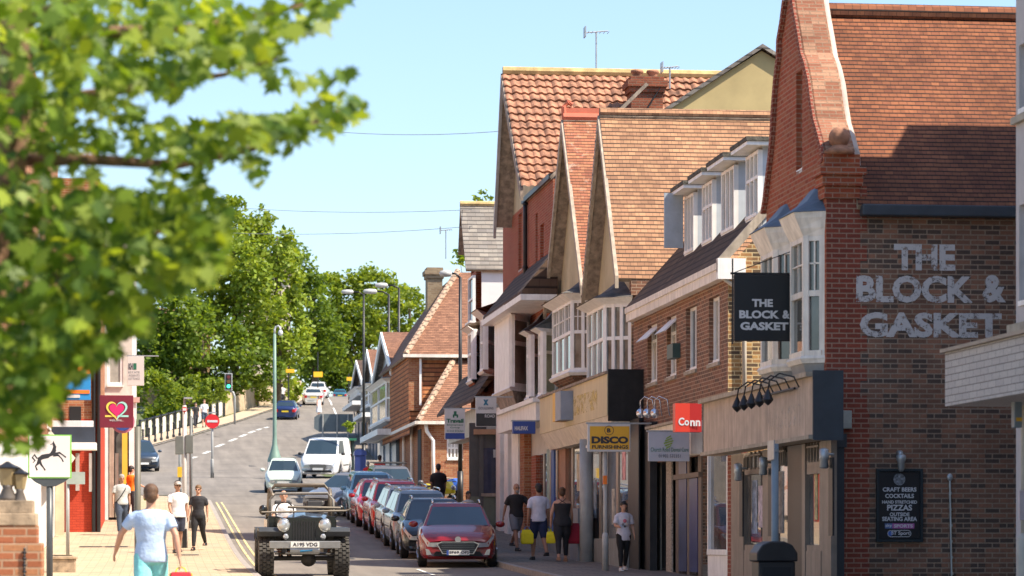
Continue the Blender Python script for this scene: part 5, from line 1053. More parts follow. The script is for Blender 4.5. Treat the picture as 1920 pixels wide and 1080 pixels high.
lamp(682, 0, 552, 'black street lamp, leftmost of the cluster over the white shops', 158); lamp(729, 0, 552, 'black street lamp directly in front of the pale gabled shop', 138)
lamp(748, 0, 540, 'black street lamp rising right behind the gabled shop, tallest in its cluster', 146); lamp(863, 0, 520, 'black street lamp in front of the clay roofed house', 104, arm=-.3)
# far street lamp on hill, yellow banners
for px, top, Y, bx0, bx1, by0, by1, lab in ((621, 660, 262, 588, 605, 697, 707, 'yellow traffic plate on a slim post above the crest of the hill'), (541, 690, 225, 536, 552, 692, 699, 'orange plate on a black post by the left hill pavement'), (654, 700, 236, 650, 666, 707, 714, 'yellow plate beside the row of dark shops')):
    u, v = UV(px if px != 621 else 596, Y); z0 = gs(u, v); t = thing('warning_plate', lab, 'traffic sign', (u, v, z0)); b = MB(); b.tube([(u, v, z0), (u, v, ZP(top, Y))], .05, 6); b.build('post', BLK, t)
    b = MB(); p, q = FV(bx0, by0, v - .1), FV(bx1, by1, v - .1); b.box((p[0], v - .12, q[1]), (q[0], v - .07, p[1])); b.build('plate', P('amber plate', (.8, .45, .02), .5, var=0), t)
# no entry sign
def disc(par, x, y, z, r, m, nm_, d=.02): b = MB(); b.lathe((x, y, z), [(r, -d), (r, d)], 24, 'y'); return b.build(nm_, m, par)
RS = P('sign red', (.6, .015, .02), .45, var=0)
t, u, v, z0, zt, Y_ = post('no_entry_sign', 'red no entry sign with white bar on a grey pole in the junction', 'traffic sign', 398, 896, 780, .055, GP, steps=0)
b = MB(); b.box((u - .07, v - .07, z0), (u + .07, v + .07, z0 + .25)); b.build('foot', BLK, t)
z = ZP(790, Y_); disc(t, u, v - .1, z, .36, RS, 'disc'); b = MB(); b.box((u - .26, v - .13, z - .055), (u + .26, v - .125, z + .055)); b.build('bar', PW, t); b = MB(); b.box((u - .2, v - .1, z + .4), (u + .2, v - .02, z + .46)); b.build('sign_light', STEEL, t)
# signal pole cluster
t, u, v, z0, zt, Y_ = post('signal_pole', 'thick pale grey signal pole with two dark signal boxes seen from behind', 'traffic light', 346, 1036, 760, .055, P('pale signal pole', (.5, .48, .45), .5))
for dx, y0, y1 in ((-.14, 818, 852), (.12, 816, 850)):
    b = MB(); b.box((u + dx - .1, v - .1, ZP(y1, Y_)), (u + dx + .1, v + .14, ZP(y0, Y_))); b.build('signal_box', P('signal back grey', (.12, .13, .12), .6), t, bevel=.01)
b = MB(); b.box((u - .06, v - .1, z0), (u + .06, v + .06, z0 + .5)); b.build('foot', BLK, t)
disc(t, u, v - .1, ZP(768, Y_), .07, RS, 'disc'); b = MB(); b.box((u - .05, v - .13, ZP(770.5, Y_)), (u + .05, v - .122, ZP(765.5, Y_))); b.build('bar', PW, t); b = MB(); b.box((u - .02, v - .1, ZP(748, Y_)), (u + .2, v + .1, ZP(745, Y_))); b.build('sign_light', STEEL, t)
b = MB(); b.tube([(u, v, zt), (u, v, ZP(746, Y_))], .03, 8); b.build('top_pole', GP, t)
t, u, v, z0, zt, Y_ = post('signal_pole', 'thin dark grey pole just right of the pale signal pole', 'pole', 358, 998, 780, .045, P('dark grey pole', (.13, .14, .14), .5))
t, u, v, z0, zt, Y_ = post('push_button_post', 'short post with yellow crossing box behind the pale signal pole', 'post', 337, 925, 850, .05, P('dark grey pole', (.13, .14, .14)), steps=0)
b = MB(); b.box((u - .1, v - .1, z0 + .7), (u + .1, v + .1, z0 + 1.15)); b.build('button_box', P('yellow box', (.75, .45, .03), .5), t)
# far green light
Yt = 200; u, v = UV(440, Yt); z0 = gs(u, v) + PV; t = thing('traffic_light', 'black traffic light showing green on a cranked grey pole by the wall', 'traffic light', (u, v, z0)); p = ZP(735, Yt)
b = MB(); b.tube([(u, v, z0), (u, v, p - .3), (u - .1, v, p), (u - .35, v, ZP(733, Yt))], .07, 8); b.build('pole', GP, t, smooth=True)
cu = UV(428.5, Yt)[0]; b = MB(); b.box((cu - .25, v - .1, ZP(732, Yt)), (cu + .25, v + .15, ZP(700, Yt))); b.build('backing_board', P('white rim', (.5, .5, .5)), t); b = MB(); b.box((cu - .2, v - .14, ZP(730.5, Yt)), (cu + .2, v - .101, ZP(701.5, Yt))); b.build('signal_head', BLK, t)
for i, (y, m) in enumerate(((707, P('dark red lens', (.12, .02, .02), .3)), (715.5, P('dark amber lens', (.14, .06, .02), .3)), (724.5, P('lit green lens', (.05, .9, .45), .3, emit=1.2, var=0)))): disc(t, cu, v - .16, ZP(y, Yt), .12, m, 'lens', .02)
# right pavement posts
def rpost(px, Y, top, label, m, r=.05, thick=1005, name='sign_pole'):
    u, v = UV(px, Y); z0 = gs(u, v) + PV; zt = ZP(top, Y); t = thing(name, label, 'pole', (u, v, z0)); b = MB(); b.tube([(u, v, z0 - .1), (u, v, zt)], r, 10); b.build('pole', m, t, smooth=True)
    if thick: b = MB(); b.tube([(u, v, z0), (u, v, ZP(thick, Y)), (u, v, ZP(thick - 6, Y))], [r * 1.55, r * 1.55, r * 1.1], 12); b.build('base_tube', m, t, smooth=True)
    return t, u, v
t, u, v = rpost(1135, 61.5, 828, 'two stage grey pole with a flat lamp head in front of the yellow furniture sign', P('pale grey pole', (.42, .42, .4), .5, var=.15), .045)
b = MB(); z = ZP(831, 61.5); b.box((u - .36, v - .12, z - .04), (u + .06, v + .12, z + .04)); b.build('lamp_head', P('blue grey lamp', (.25, .33, .4), .4), t, bevel=.01); b = MB(); b.box((u - .4, v - .1, z - .1), (u - .2, v + .1, z - .045)); b.build('sensor', P('camera white', (.6, .6, .6)), t)
b = MB(); b.box((u - .06, v - .1, ZP(908, 61.5)), (u + .02, v - .05, ZP(892, 61.5))); b.build('orange_tag', P('orange sign', (.85, .2, .02)), t)
t, u, v = rpost(1453, 43.0, 832, 'blue grey pole with edge on plate in front of the pub doorway', GPOLE, .055, None)
b = MB(); b.box((u - .07, v - .25, ZP(862, 43)), (u - .055, v + .2, ZP(826, 43))); b.build('plate', STEEL, t)
for y in (845, 1040): b = MB(); b.lathe((u, v, ZP(y, 43)), [(.062, -.02), (.062, .02)], 10); b.build('clamp', STEEL, t)
# litter bin
u, v = UV(1450, 42.5); z0 = gs(u, v) + PV - .1; t = thing('litter_bin', 'black arched litter bin behind the blue grey pole outside the pub', 'bin', (u, v, z0)); b = MB()
b.pv([(u - .27, z0), (u + .27, z0), (u + .27, z0 + .78), (u - .27, z0 + .78)], v - .25, v + .25); b.build('body', BLK, t, bevel=.02)
b = MB(); z = z0 + .78; b.pv([(u - .3, z), (u + .3, z), (u + .3, z + .12), (u + .22, z + .24), (u + .1, z + .29), (u - .1, z + .29), (u - .22, z + .24), (u - .3, z + .12)], v - .28, v + .28); b.build('hood', BLK, t, bevel=.02); b = MB(); b.box((u - .2, v - .27, z0 + .52), (u + .2, v - .251, z0 + .7)); b.build('slot', DARK, t)
# bracket and parking sign at right edge
u, v = UV(1912, 33); t = thing('bracket_lamp', 'blue grey bracket unit with yellow stripe at the right edge', 'lamp', (u, v, ZP(803, 33))); b = MB(); b.box((u - .2, v, ZP(727, 33)), (u + .4, v + .06, ZP(716, 33))); b.build('arm', GPOLE, t); b = MB(); b.box((u - .07, v - .03, ZP(802, 33)), (u + .02, v + .1, ZP(728, 33))); b.build('body', GPOLE, t, bevel=.01)
b = MB(); b.box((u - .05, v - .036, ZP(790, 33)), (u + .018, v - .031, ZP(783, 33))); b.build('stripe', P('sign yellow', (.7, .42, .05)), t)
u, v = UV(1925, 34); t = thing('white_post', 'cream post with a pinkish notice at the lower right edge', 'post', (u, v, gs(u, v) + PV)); b = MB(); b.tube([(u, v, gs(u, v)), (u, v, ZP(1012, 34)), (u, v, ZP(1000, 34))], [.12, .12, .07], 12); b.tube([(u, v, ZP(1000, 34)), (u, v, ZP(640, 34))], .07, 10); b.build('pole', P('cream column', (.5, .45, .38), .6), t, smooth=True)
b = MB(); b.box((u - .12, v - .12, ZP(975, 34)), (u + .05, v - .08, ZP(920, 34))); b.build('notice', P('pinkish notice', (.55, .48, .52), .5), t)
# bus shelter, road sign backs, post box
Ysh = 158; v = UV(620, Ysh)[1]; g1 = gs(UV(640, Ysh)[0], v) + PV; p, q = FV(603, 822, v), FV(664, 886, v)
t = thing('bus_shelter', 'green roofed bus shelter with a tan advert panel behind the white van', 'bus shelter', (p[0], v, g1))
b = MB(); b.box((p[0] - .2, v - .5, p[1] - .12), (q[0] + .1, v + 1.2, p[1])); b.build('roof', P('shelter green', (.02, .13, .07), .4), t)
b = MB(); 
for x in (p[0], q[0] - .12): b.box((x, v - .1, g1), (x + .12, v, p[1] - .12))
b.box((q[0] - .25, v, g1), (q[0], v + 1, p[1] - .12)); b.build('frame', P('shelter dark', (.02, .035, .03), .4), t)
a, c = FV(624, 827, v), FV(657, 882, v); b = MB(); b.box((a[0], v - .2, c[1]), (c[0], v - .11, a[1])); b.build('advert_panel', P('tan advert', (.5, .38, .26), .5, var=.08), t)
for i, s in enumerate(('FRESHER', 'THAN', 'EVER')): text(s, P('advert red', (.5, .08, .08), .5), t, ((a[0] + c[0]) / 2, v - .205, a[1] - .55 - i * .22), .55, .14, bold=.03)
Yg = 172; v = UV(620, Yg)[1]; p, q = FV(589, 776, v), FV(662, 810, v); t = thing('direction_sign', 'back of a large dark grey direction sign on two posts above the bus shelter', 'traffic sign', (p[0], v, gs(p[0], v)))
b = MB(); b.pv([(p[0], q[1] + .2), (p[0] + .3, q[1]), (q[0], q[1]), (q[0], p[1]), (p[0] + .3, p[1]), (p[0], p[1] - .2)], v, v + .05); b.build('panel', P('sign back grey', (.1, .125, .14), .6), t)
for x in (p[0] + .5, (p[0] + q[0]) / 2 + .2, q[0] - .3): b = MB(); b.tube([(x, v - .07, gs(x, v)), (x, v - .07, p[1])], .05, 6); b.build('post', GP, t)
u, v = UV(675, 147); z0 = gs(u, v) + PV; t = thing('blue_bin', 'dark blue domed street bin at the kerb beyond the parked cars', 'bin', (u, v, z0)); b = MB(); b.box((u - .28, v - .3, z0), (u + .28, v + .3, z0 + 1.0)); b.build('body', P('navy bin', (.02, .035, .14), .4), t, bevel=.03)
b = MB(); b.pv([(u - .32, z0 + 1.002), (u + .32, z0 + 1.002), (u + .3, z0 + 1.2), (u + .15, z0 + 1.3), (u - .15, z0 + 1.3), (u - .3, z0 + 1.2)], v - .33, v + .33); b.build('lid', P('navy bin', (.02, .035, .14)), t)
# hill parapet wall, railings and bollards
def hp(i): return (Hs[i][0] - .95, Hs[i][1] + 4.2)
wallm = P('sandy wall', (.45, .34, .22), .9, var=.2, bump=.3, vs=2)
t = thing('garden_wall', 'long sandy wall along the left pavement of the hill road', 'wall', (*hp(5), gs(*hp(5))))
b = MB(); pts = [hp(i) for i in (4, 5, 6, 7, 8)]
pts2 = [GR(420, 779), GR(450, 770), GR(480, 763), GR(510, 757), GR(545, 748), GR(565, 744)]
for (a, c) in zip(pts2, pts2[1:]):
    za, zc = gs(*a), gs(*c); h = 1.55; b.ext([(*a, za - .4), (*c, zc - .4), (*c, zc + h), (*a, za + h)], [(a[0] - .2, a[1] + .3, za - .4), (c[0] - .2, c[1] + .3, zc - .4), (c[0] - .2, c[1] + .3, zc + h), (a[0] - .2, a[1] + .3, za + h)])
b.build('wall', wallm, t)
t = thing('parapet_fence', 'white panelled parapet with black posts beside the junction pavement', 'fence', (*GR(300, 822), gs(*GR(300, 822))))
fp = [GR(262 + i * 13.2, 827 - i * 3.75) for i in range(13)]
for i, (a, c) in enumerate(zip(fp, fp[1:])):
    za, zc = gs(*a), gs(*c); b = MB(); b.ext([(a[0] + .12, a[1], za + .15), (c[0] - .12, c[1], zc + .15), (c[0] - .12, c[1], zc + 1.15), (a[0] + .12, a[1], za + 1.15)], [(a[0] + .12, a[1] + .12, za + .15), (c[0] - .12, c[1] + .12, zc + .15), (c[0] - .12, c[1] + .12, zc + 1.15), (a[0] + .12, a[1] + .12, za + 1.15)]); b.build('panel', P('warm white panel', (.6, .55, .48), .7), t)
b = MB()
for a in fp: b = MB(); b.box((a[0] - .07, a[1] - .08, gs(*a) - .1), (a[0] + .07, a[1] + .2, gs(*a) + 1.35)); b.build('post', BLK, t)
b = MB(); b.tube([(a[0], a[1], gs(*a) + 1.25) for a in fp], .05, 6); b.build('rail', BLK, t)
b0 = None
for i in range(9):
    a = GR(268 + i * 11.5, 838 - i * 2.9); z = gs(*a) + PV
    if b0 is None:
        b0 = thing('bollard', 'black bollard in the row along the kerb before the white parapet', 'bollard', (*a, z), 'black bollards along the junction kerb'); b = MB(); b.lathe((*a, z - .1), [(.09, 0), (.09, .25), (.06, .3), (.06, .95), (.08, 1.0), (.05, 1.08)], 10); b.build('shaft', BLK, b0, smooth=True)
    else:
        c_ = copy_tree(b0); c_.location = W(*a, z)

# ---- cables across the street
for i, (p, q, lab) in enumerate(((UV(560, 100) + (ZP(240, 100),), UV(962, 88) + (ZP(244, 88),), 'thin cable reaching the tall brick house high above the street'), (UV(380, 118) + (ZP(384, 118),), UV(885, 98) + (ZP(393, 98),), 'upper thin cable running to the slate roofed house'), (UV(380, 118) + (ZP(434, 118),), UV(885, 98) + (ZP(424, 98),), 'lower thin cable running to the slate roofed house'))):
    b = MB(); n = 14; b.tube([tuple(p[k_] + (q[k_] - p[k_]) * j / n - (.18 * 4 * (j / n) * (1 - j / n) if k_ == 2 else 0) for k_ in range(3)) for j in range(n + 1)], .009, 5); tag(b.build('overhead_cable', P('cable grey', (.2, .21, .23), .6, var=0), o=p), lab, 'cable')

# ================================================================== TREES
LF1 = LEAF('light green foliage', (.12, .19, .02), (.19, .26, .025), (.27, .33, .045), .5); LF2 = LEAF('deep green foliage', (.08, .14, .02), (.13, .2, .025), (.19, .27, .035), .5); LF3 = LEAF('yellow green foliage', (.16, .235, .02), (.22, .3, .03), (.29, .35, .05))
BARK = P('bark', (.1, .075, .05), .95, var=.4, vs=5, bump=1)
def tree(name, label, cat, px, Y, top, blobs, mat, trunk=.25, leaf=.22, dens=1., group=None, nb=0):
    u, v = UV(px, Y); z0 = gs(u, v); t = thing(name, label, cat, (u, v, z0), group); m = F / Y; rnd = random.Random(int(px * 7 + Y))
    b = MB(); zt = ZP(top, Y)
    if trunk:
        b.tube([(u, v, z0 - .3), (u + .1, v, z0 + (zt - z0) * .3), (u - .1, v, z0 + (zt - z0) * .6), (u, v, z0 + (zt - z0) * .88)], [trunk, trunk * .8, trunk * .5, trunk * .15], 8)
        for (bx, by, rx, ry) in blobs:
            uu = UV(bx, Y)[0]; zz = ZP(by, Y); s = z0 + (zz - z0) * rnd.uniform(.35, .6); b.tube([(u, v, s), ((u + uu) / 2, v + rnd.uniform(-1, 1), (s + zz) / 2), (uu, v + rnd.uniform(-1, 1), zz)], [trunk * .4, trunk * .25, trunk * .08], 6)
        b.build('trunk', BARK, t, smooth=True)
    vs, fs = [], []
    for (bx, by, rx, ry) in blobs:
        uu = UV(bx, Y)[0]; zz = ZP(by, Y); RX, RZ = rx / m, ry / m; RY = (RX + RZ) * .5
        n = int(dens * 17 * (RX * RZ + RX * RY + RY * RZ) / (leaf * leaf))
        sub = [(rnd.gauss(0, 1), rnd.gauss(0, 1), rnd.gauss(0, 1)) for _ in range(max(10, int((RX + RZ) * 5)))]
        sub = [Vector(s).normalized() * rnd.uniform(.45, 1.0) for s in sub]
        for _ in range(n):
            s = rnd.choice(sub); k_ = .13 + .14 * rnd.random(); d = Vector((rnd.gauss(0, k_), rnd.gauss(0, k_), rnd.gauss(0, k_ * .8))); w = s + d
            if w.length > 1.12: w *= 1.12 / w.length
            c = Vector((uu + w.x * RX, v + w.y * RY, zz + w.z * RZ)); 
            if c.z < z0 + .15: continue
            a = Vector((rnd.gauss(0, 1), rnd.gauss(0, 1), rnd.gauss(0, .6))).normalized(); e_ = a.cross(Vector((rnd.gauss(0, 1), rnd.gauss(0, 1), rnd.gauss(0, 1)))).normalized(); L_ = leaf * rnd.uniform(.6, 1.35)
            i = len(vs); vs += [tuple(c - a * L_ * .5), tuple(c + e_ * L_ * .32 - a * L_ * .1), tuple(c + a * L_ * .5), tuple(c - e_ * L_ * .3 + a * L_ * .12)]; fs.append((i, i + 1, i + 2, i + 3))
    b = MB(); b.mesh(vs, fs); b.build('crown', mat, t); return t
TG_ = 'trees on the hill behind the junction'
tree('willow_tree', 'light yellow green feathery tree right of the camera column top', 'tree', 520, 228, 400, [(500, 560, 60, 95), (545, 640, 42, 75), (465, 500, 50, 70), (560, 560, 25, 55), (530, 470, 30, 45)], LF3, .3, .42, .8, TG_)
tree('birch_tree', 'tall pale green tree with open twiggy crown behind the willow', 'tree', 440, 232, 380, [(470, 600, 70, 70), (410, 520, 60, 60), (440, 470, 75, 90), (390, 560, 70, 80), (480, 430, 40, 50), (430, 390, 28, 26), (350, 500, 50, 60), (540, 490, 35, 35)], LF1, .35, .42, .7, TG_)
tree('oak_tree', 'broad dark green tree filling the shade behind the traffic light', 'tree', 380, 222, 560, [(320, 700, 70, 45), (370, 640, 85, 70), (300, 640, 60, 60), (450, 660, 55, 65), (330, 580, 60, 45), (410, 700, 70, 40), (490, 690, 40, 45)], LF2, .35, .4, .9, TG_)
tree('lime_tree', 'round dark tree between the willow and the hilltop road', 'tree', 590, 305, 500, [(590, 580, 45, 60), (575, 530, 30, 35), (555, 500, 35, 50), (610, 640, 45, 50), (570, 660, 40, 45)], LF2, .4, .5, .9, TG_)
tree('plane_tree', 'bright green crown rising highest over the crest of the hill', 'tree', 680, 318, 500, [(620, 560, 40, 45), (670, 560, 50, 55), (700, 530, 40, 35), (640, 610, 45, 45), (690, 620, 50, 50), (650, 660, 50, 40), (740, 560, 35, 30)], LF1, .4, .5, .9, TG_)
tree('maple_tree', 'green tree behind the chimney of the clay roofed house', 'tree', 770, 300, 530, [(765, 570, 35, 32), (720, 590, 50, 45), (740, 620, 40, 40)], LF1, .3, .45, .9, TG_)
tree('yew_tree', 'almost black green tree shading the road at the crest', 'tree', 640, 335, 620, [(625, 690, 60, 45), (660, 700, 50, 40), (590, 690, 40, 40)], LF2, .4, .5, 1., TG_)
tree('garden_shrub', 'large bright shrub left of the round bush above the parapet', 'shrub', 300, 200, 690, [(295, 740, 40, 48), (330, 750, 36, 40), (275, 710, 20, 25)], LF1, 0, .3, 1.1); tree('garden_shrub', 'round yellow green bush beside the traffic light head', 'shrub', 405, 207, 705, [(405, 735, 30, 27), (388, 742, 20, 18)], LF3, 0, .28, 1.2)
tree('garden_shrub', 'pale shrub between the bright shrub and the round bush', 'shrub', 355, 210, 695, [(357, 720, 24, 26), (350, 750, 28, 24)], LF1, 0, .3, 1.1); tree('hedge_bush', 'small leafy bush by the wall left of the dark blue hatchback', 'bush', 470, 232, 715, [(460, 735, 40, 25), (500, 735, 35, 25), (540, 735, 22, 22), (560, 730, 16, 14)], LF3, 0, .32, 1.0)
tree('rooftop_tree', 'sparse treetop showing just left of the slate roof', 'tree', 905, 150, 360, [(905, 370, 16, 14), (878, 405, 10, 16), (860, 485, 14, 18), (885, 440, 12, 20)], LF1, .15, .3, .55)
tree('garden_shrub', 'bright climbing plant beside the bus shelter roof', 'shrub', 655, 165, 790, [(655, 800, 11, 13)], LF3, 0, .22, 1.2)
# pale house among the trees
vy = 250; p, q = FV(455, 515, vy), FV(545, 690, vy); t = thing('pale_house', 'pale rendered house glimpsed through the trees on the left of the hill', 'house', (p[0], vy, q[1])); b = MB(); b.box((p[0], vy, q[1] - 5), (q[0], vy + 8, p[1])); b.build('wall', P('cream render', (.6, .52, .42), .8), t)
for x, y in ((475, 560), (510, 560), (475, 620), (510, 620)): fv(x, y, x + 14, y + 26, vy, PANE, 'window', t, .05)
roofsheet(t, [(p[0] - .4, vy - .4, p[1]), (q[0] + .4, vy - .4, p[1]), (q[0] - 1, vy + 4, p[1] + 2.2), (p[0] + 1, vy + 4, p[1] + 2.2)], T_DRK)
vy = 238; p, q = FV(262, 570, vy), FV(395, 660, vy); t = thing('stone_house', 'sandy gabled house half hidden behind the dark trees', 'house', (p[0], vy, q[1])); b = MB(); b.box((p[0], vy, q[1] - 6), (q[0], vy + 8, q[1] + 1.2)); b.build('wall', B_YEL, t)
roofsheet(t, [(p[0] - .4, vy - .4, q[1] + 1.2), (q[0] + .4, vy - .4, q[1] + 1.2), (q[0], vy + 4, p[1]), (p[0], vy + 4, p[1])], T_TAN)

# ---- foreground maple
Ym = 14.0; rnd = random.Random(5); tu, tv = UV(-330, Ym); z0 = gs(tu, tv) + PV
mt = thing('street_maple', 'out of focus maple whose leafy boughs hang across the upper left', 'tree', (tu, tv, z0))
def MP(px, py, dy=0.):
    Y = Ym + dy; u, v = UV(px, Y); return Vector((u, v, ZP(py, Y)))
b = MB(); tr = [Vector((tu, tv, z0 - .1)), MP(-180, 1000), MP(-60, 600), MP(15, 320), MP(30, 100), MP(-10, -200)]
b.tube(tr, [.22, .17, .13, .085, .075, .06], 10)
b.build('trunk', P('maple bark', (.2, .11, .06), .9, var=.35, vs=12, bump=1), mt, smooth=True)
boughs = [[(20, 300), (180, 300), (330, 310), (470, 280), (560, 245), (650, 200)], [(25, 100), (200, 60), (380, 50), (520, 20), (640, -10)], [(10, 380), (120, 420), (260, 440), (360, 430), (430, 400)], [(5, 350), (100, 520), (200, 580), (290, 600)],
          [(-60, 600), (20, 640), (100, 720), (120, 800)], [(20, 200), (150, 180), (300, 160), (420, 140), (520, 110)], [(-60, 500), (60, 560), (200, 640)], [(20, 60), (160, -20), (320, -60)]]
b = MB()
for bo in boughs: b.tube([MP(x, y, .5 * sin(x * .02)) for x, y in bo], [.035 * (1 - .85 * i / (len(bo) - 1)) for i in range(len(bo))], 7)
b.build('bough', MC['maple bark'], mt, smooth=True)
clumps = [(60, 60, 130, 80, 190), (220, 50, 110, 65, 130), (360, 40, 90, 55, 85), (470, 60, 80, 50, 60), (560, 30, 70, 40, 36), (620, 5, 45, 20, 14), (470, 110, 60, 35, 26), (520, 140, 40, 25, 9), (400, 95, 50, 30, 26),
          (60, 180, 90, 80, 110), (180, 150, 90, 60, 75), (190, 215, 100, 40, 52), (290, 150, 60, 40, 26), (330, 120, 60, 40, 26), (110, 250, 60, 40, 30), (25, 320, 50, 80, 50), (150, 265, 50, 30, 14), (190, 280, 40, 25, 8), (120, 320, 60, 30, 18),
          (290, 260, 70, 40, 42), (380, 270, 70, 40, 55), (450, 250, 65, 38, 52), (520, 250, 60, 34, 46), (580, 230, 55, 35, 34), (630, 195, 45, 30, 18), (660, 205, 25, 25, 7), (480, 320, 30, 30, 8), (590, 150, 50, 14, 5), (640, 145, 30, 12, 4), (620, 250, 30, 16, 3), (340, 320, 55, 30, 26), (300, 340, 40, 20, 10),
          (90, 400, 100, 60, 110), (200, 420, 100, 70, 165), (300, 430, 90, 65, 140), (370, 400, 60, 50, 70), (390, 470, 40, 55, 46), (340, 510, 60, 45, 62), (100, 510, 110, 60, 160), (230, 520, 90, 60, 130), (60, 600, 90, 60, 120), (160, 600, 90, 50, 110), (250, 590, 40, 40, 36), (270, 620, 18, 25, 8),
          (40, 680, 70, 60, 95), (120, 670, 60, 45, 60), (30, 760, 50, 50, 55), (80, 750, 45, 40, 36), (40, 820, 40, 30, 26), (190, 650, 40, 20, 14)]
def leafpoly(c, sz, up, side):
    out = []
    for a, r in ((-90, .5), (-60, .36), (-38, .62), (-22, .38), (5, .8), (22, .42), (42, .72), (62, .45), (78, .7), (90, 1.), (102, .7), (118, .45), (138, .72), (158, .42), (175, .8), (202, .38), (218, .62), (240, .36)):
        q = radians(a); out.append(tuple(c + side * cos(q) * r * sz * .6 + up * sin(q) * r * sz * .6))
    return out
vs, fs = [], []
for (x, y, rx, ry, n) in clumps:
    for _ in range(int(n * (1.0 if 190 < y < 345 and x < 420 else 1.75))):
        a = rnd.uniform(0, 2 * pi); r = sqrt(rnd.random()); dy = rnd.uniform(-1.6, 1.8); c = MP(x + cos(a) * r * rx, y + sin(a) * r * ry, dy)
        up = Vector((rnd.gauss(0, .5), rnd.gauss(-.3, .5), rnd.gauss(-.5, .45))).normalized(); nr = Vector((rnd.gauss(.15, .5), rnd.gauss(-.4, .5), rnd.gauss(.8, .35))).normalized(); side = up.cross(nr).normalized(); i = len(vs)
        P_ = leafpoly(c, rnd.uniform(.075, .145), up, side); vs += P_; fs.append(tuple(range(i, i + len(P_))))
b = MB(); b.mesh(vs, fs); b.build('foliage', LEAF('maple leaf', (.05, .11, .01), (.15, .24, .018), (.31, .38, .04), .5), mt)
# ================================================================== VEHICLES (built in their own frame: nose towards -y)
TINT = GL('tinted car glass', (.02, .035, .045), .03, 1., 0); LAMPG = P('headlamp glass', (.5, .53, .55), .08, .5, 0, spec=1.); REDL = P('tail lamp red', (.45, .01, .01), .15, 0, 0); PLW = P('front plate', (.7, .7, .66), .5, var=0); PLY = P('rear plate', (.75, .55, .03), .5, var=0); ALLOY = P('alloy wheel', (.4, .4, .42), .3, .8, .1)
def paint(n_, c): return P(n_, c, .25, 0, .03, 2, .4, .6)
def lerp(T, y):
    if y <= T[0][0]: return T[0][1]
    for (a, p), (c, q) in zip(T, T[1:]):
        if y <= c: return p + (q - p) * (y - a) / (c - a)
    return T[-1][1]
SPEC = {
 'hatch': dict(L=4.38, W=1.82, H=1.47, top=[(0, .60), (.06, .68), (.3, .78), (.8, .9), (1.15, .97), (2.2, .98), (3.7, 1.02), (4.2, 1.0), (4.34, .92), (4.38, .8)], ws=(1.02, 1.85), rf=(1.95, 3.55), rw=(4.15,), wh=(.85, 3.5), wr=.32),
 'suv': dict(L=4.5, W=1.86, H=1.66, top=[(0, .72), (.06, .82), (.3, .94), (.8, 1.03), (1.1, 1.08), (2.2, 1.08), (3.9, 1.12), (4.35, 1.1), (4.46, 1.0), (4.5, .85)], ws=(.98, 1.7), rf=(1.8, 4.0), rw=(4.35,), wh=(.88, 3.55), wr=.35),
 'mini': dict(L=3.57, W=1.63, H=1.49, top=[(0, .58), (.05, .7), (.25, .82), (.55, .92), (.85, .97), (1.8, .98), (3.0, 1.0), (3.4, .97), (3.53, .88), (3.57, .75)], ws=(.78, 1.35), rf=(1.45, 2.9), rw=(3.4,), wh=(.65, 2.95), wr=.29),
 'van': dict(L=4.97, W=1.98, H=2.0, top=[(0, .68), (.06, .85), (.3, 1.02), (.7, 1.15), (.9, 1.2), (2.0, 1.2), (4.4, 1.2), (4.85, 1.2), (4.94, 1.15), (4.97, .9)], ws=(.8, 1.75), rf=(1.95, 4.8), rw=(4.93,), wh=(.95, 3.9), wr=.34)}
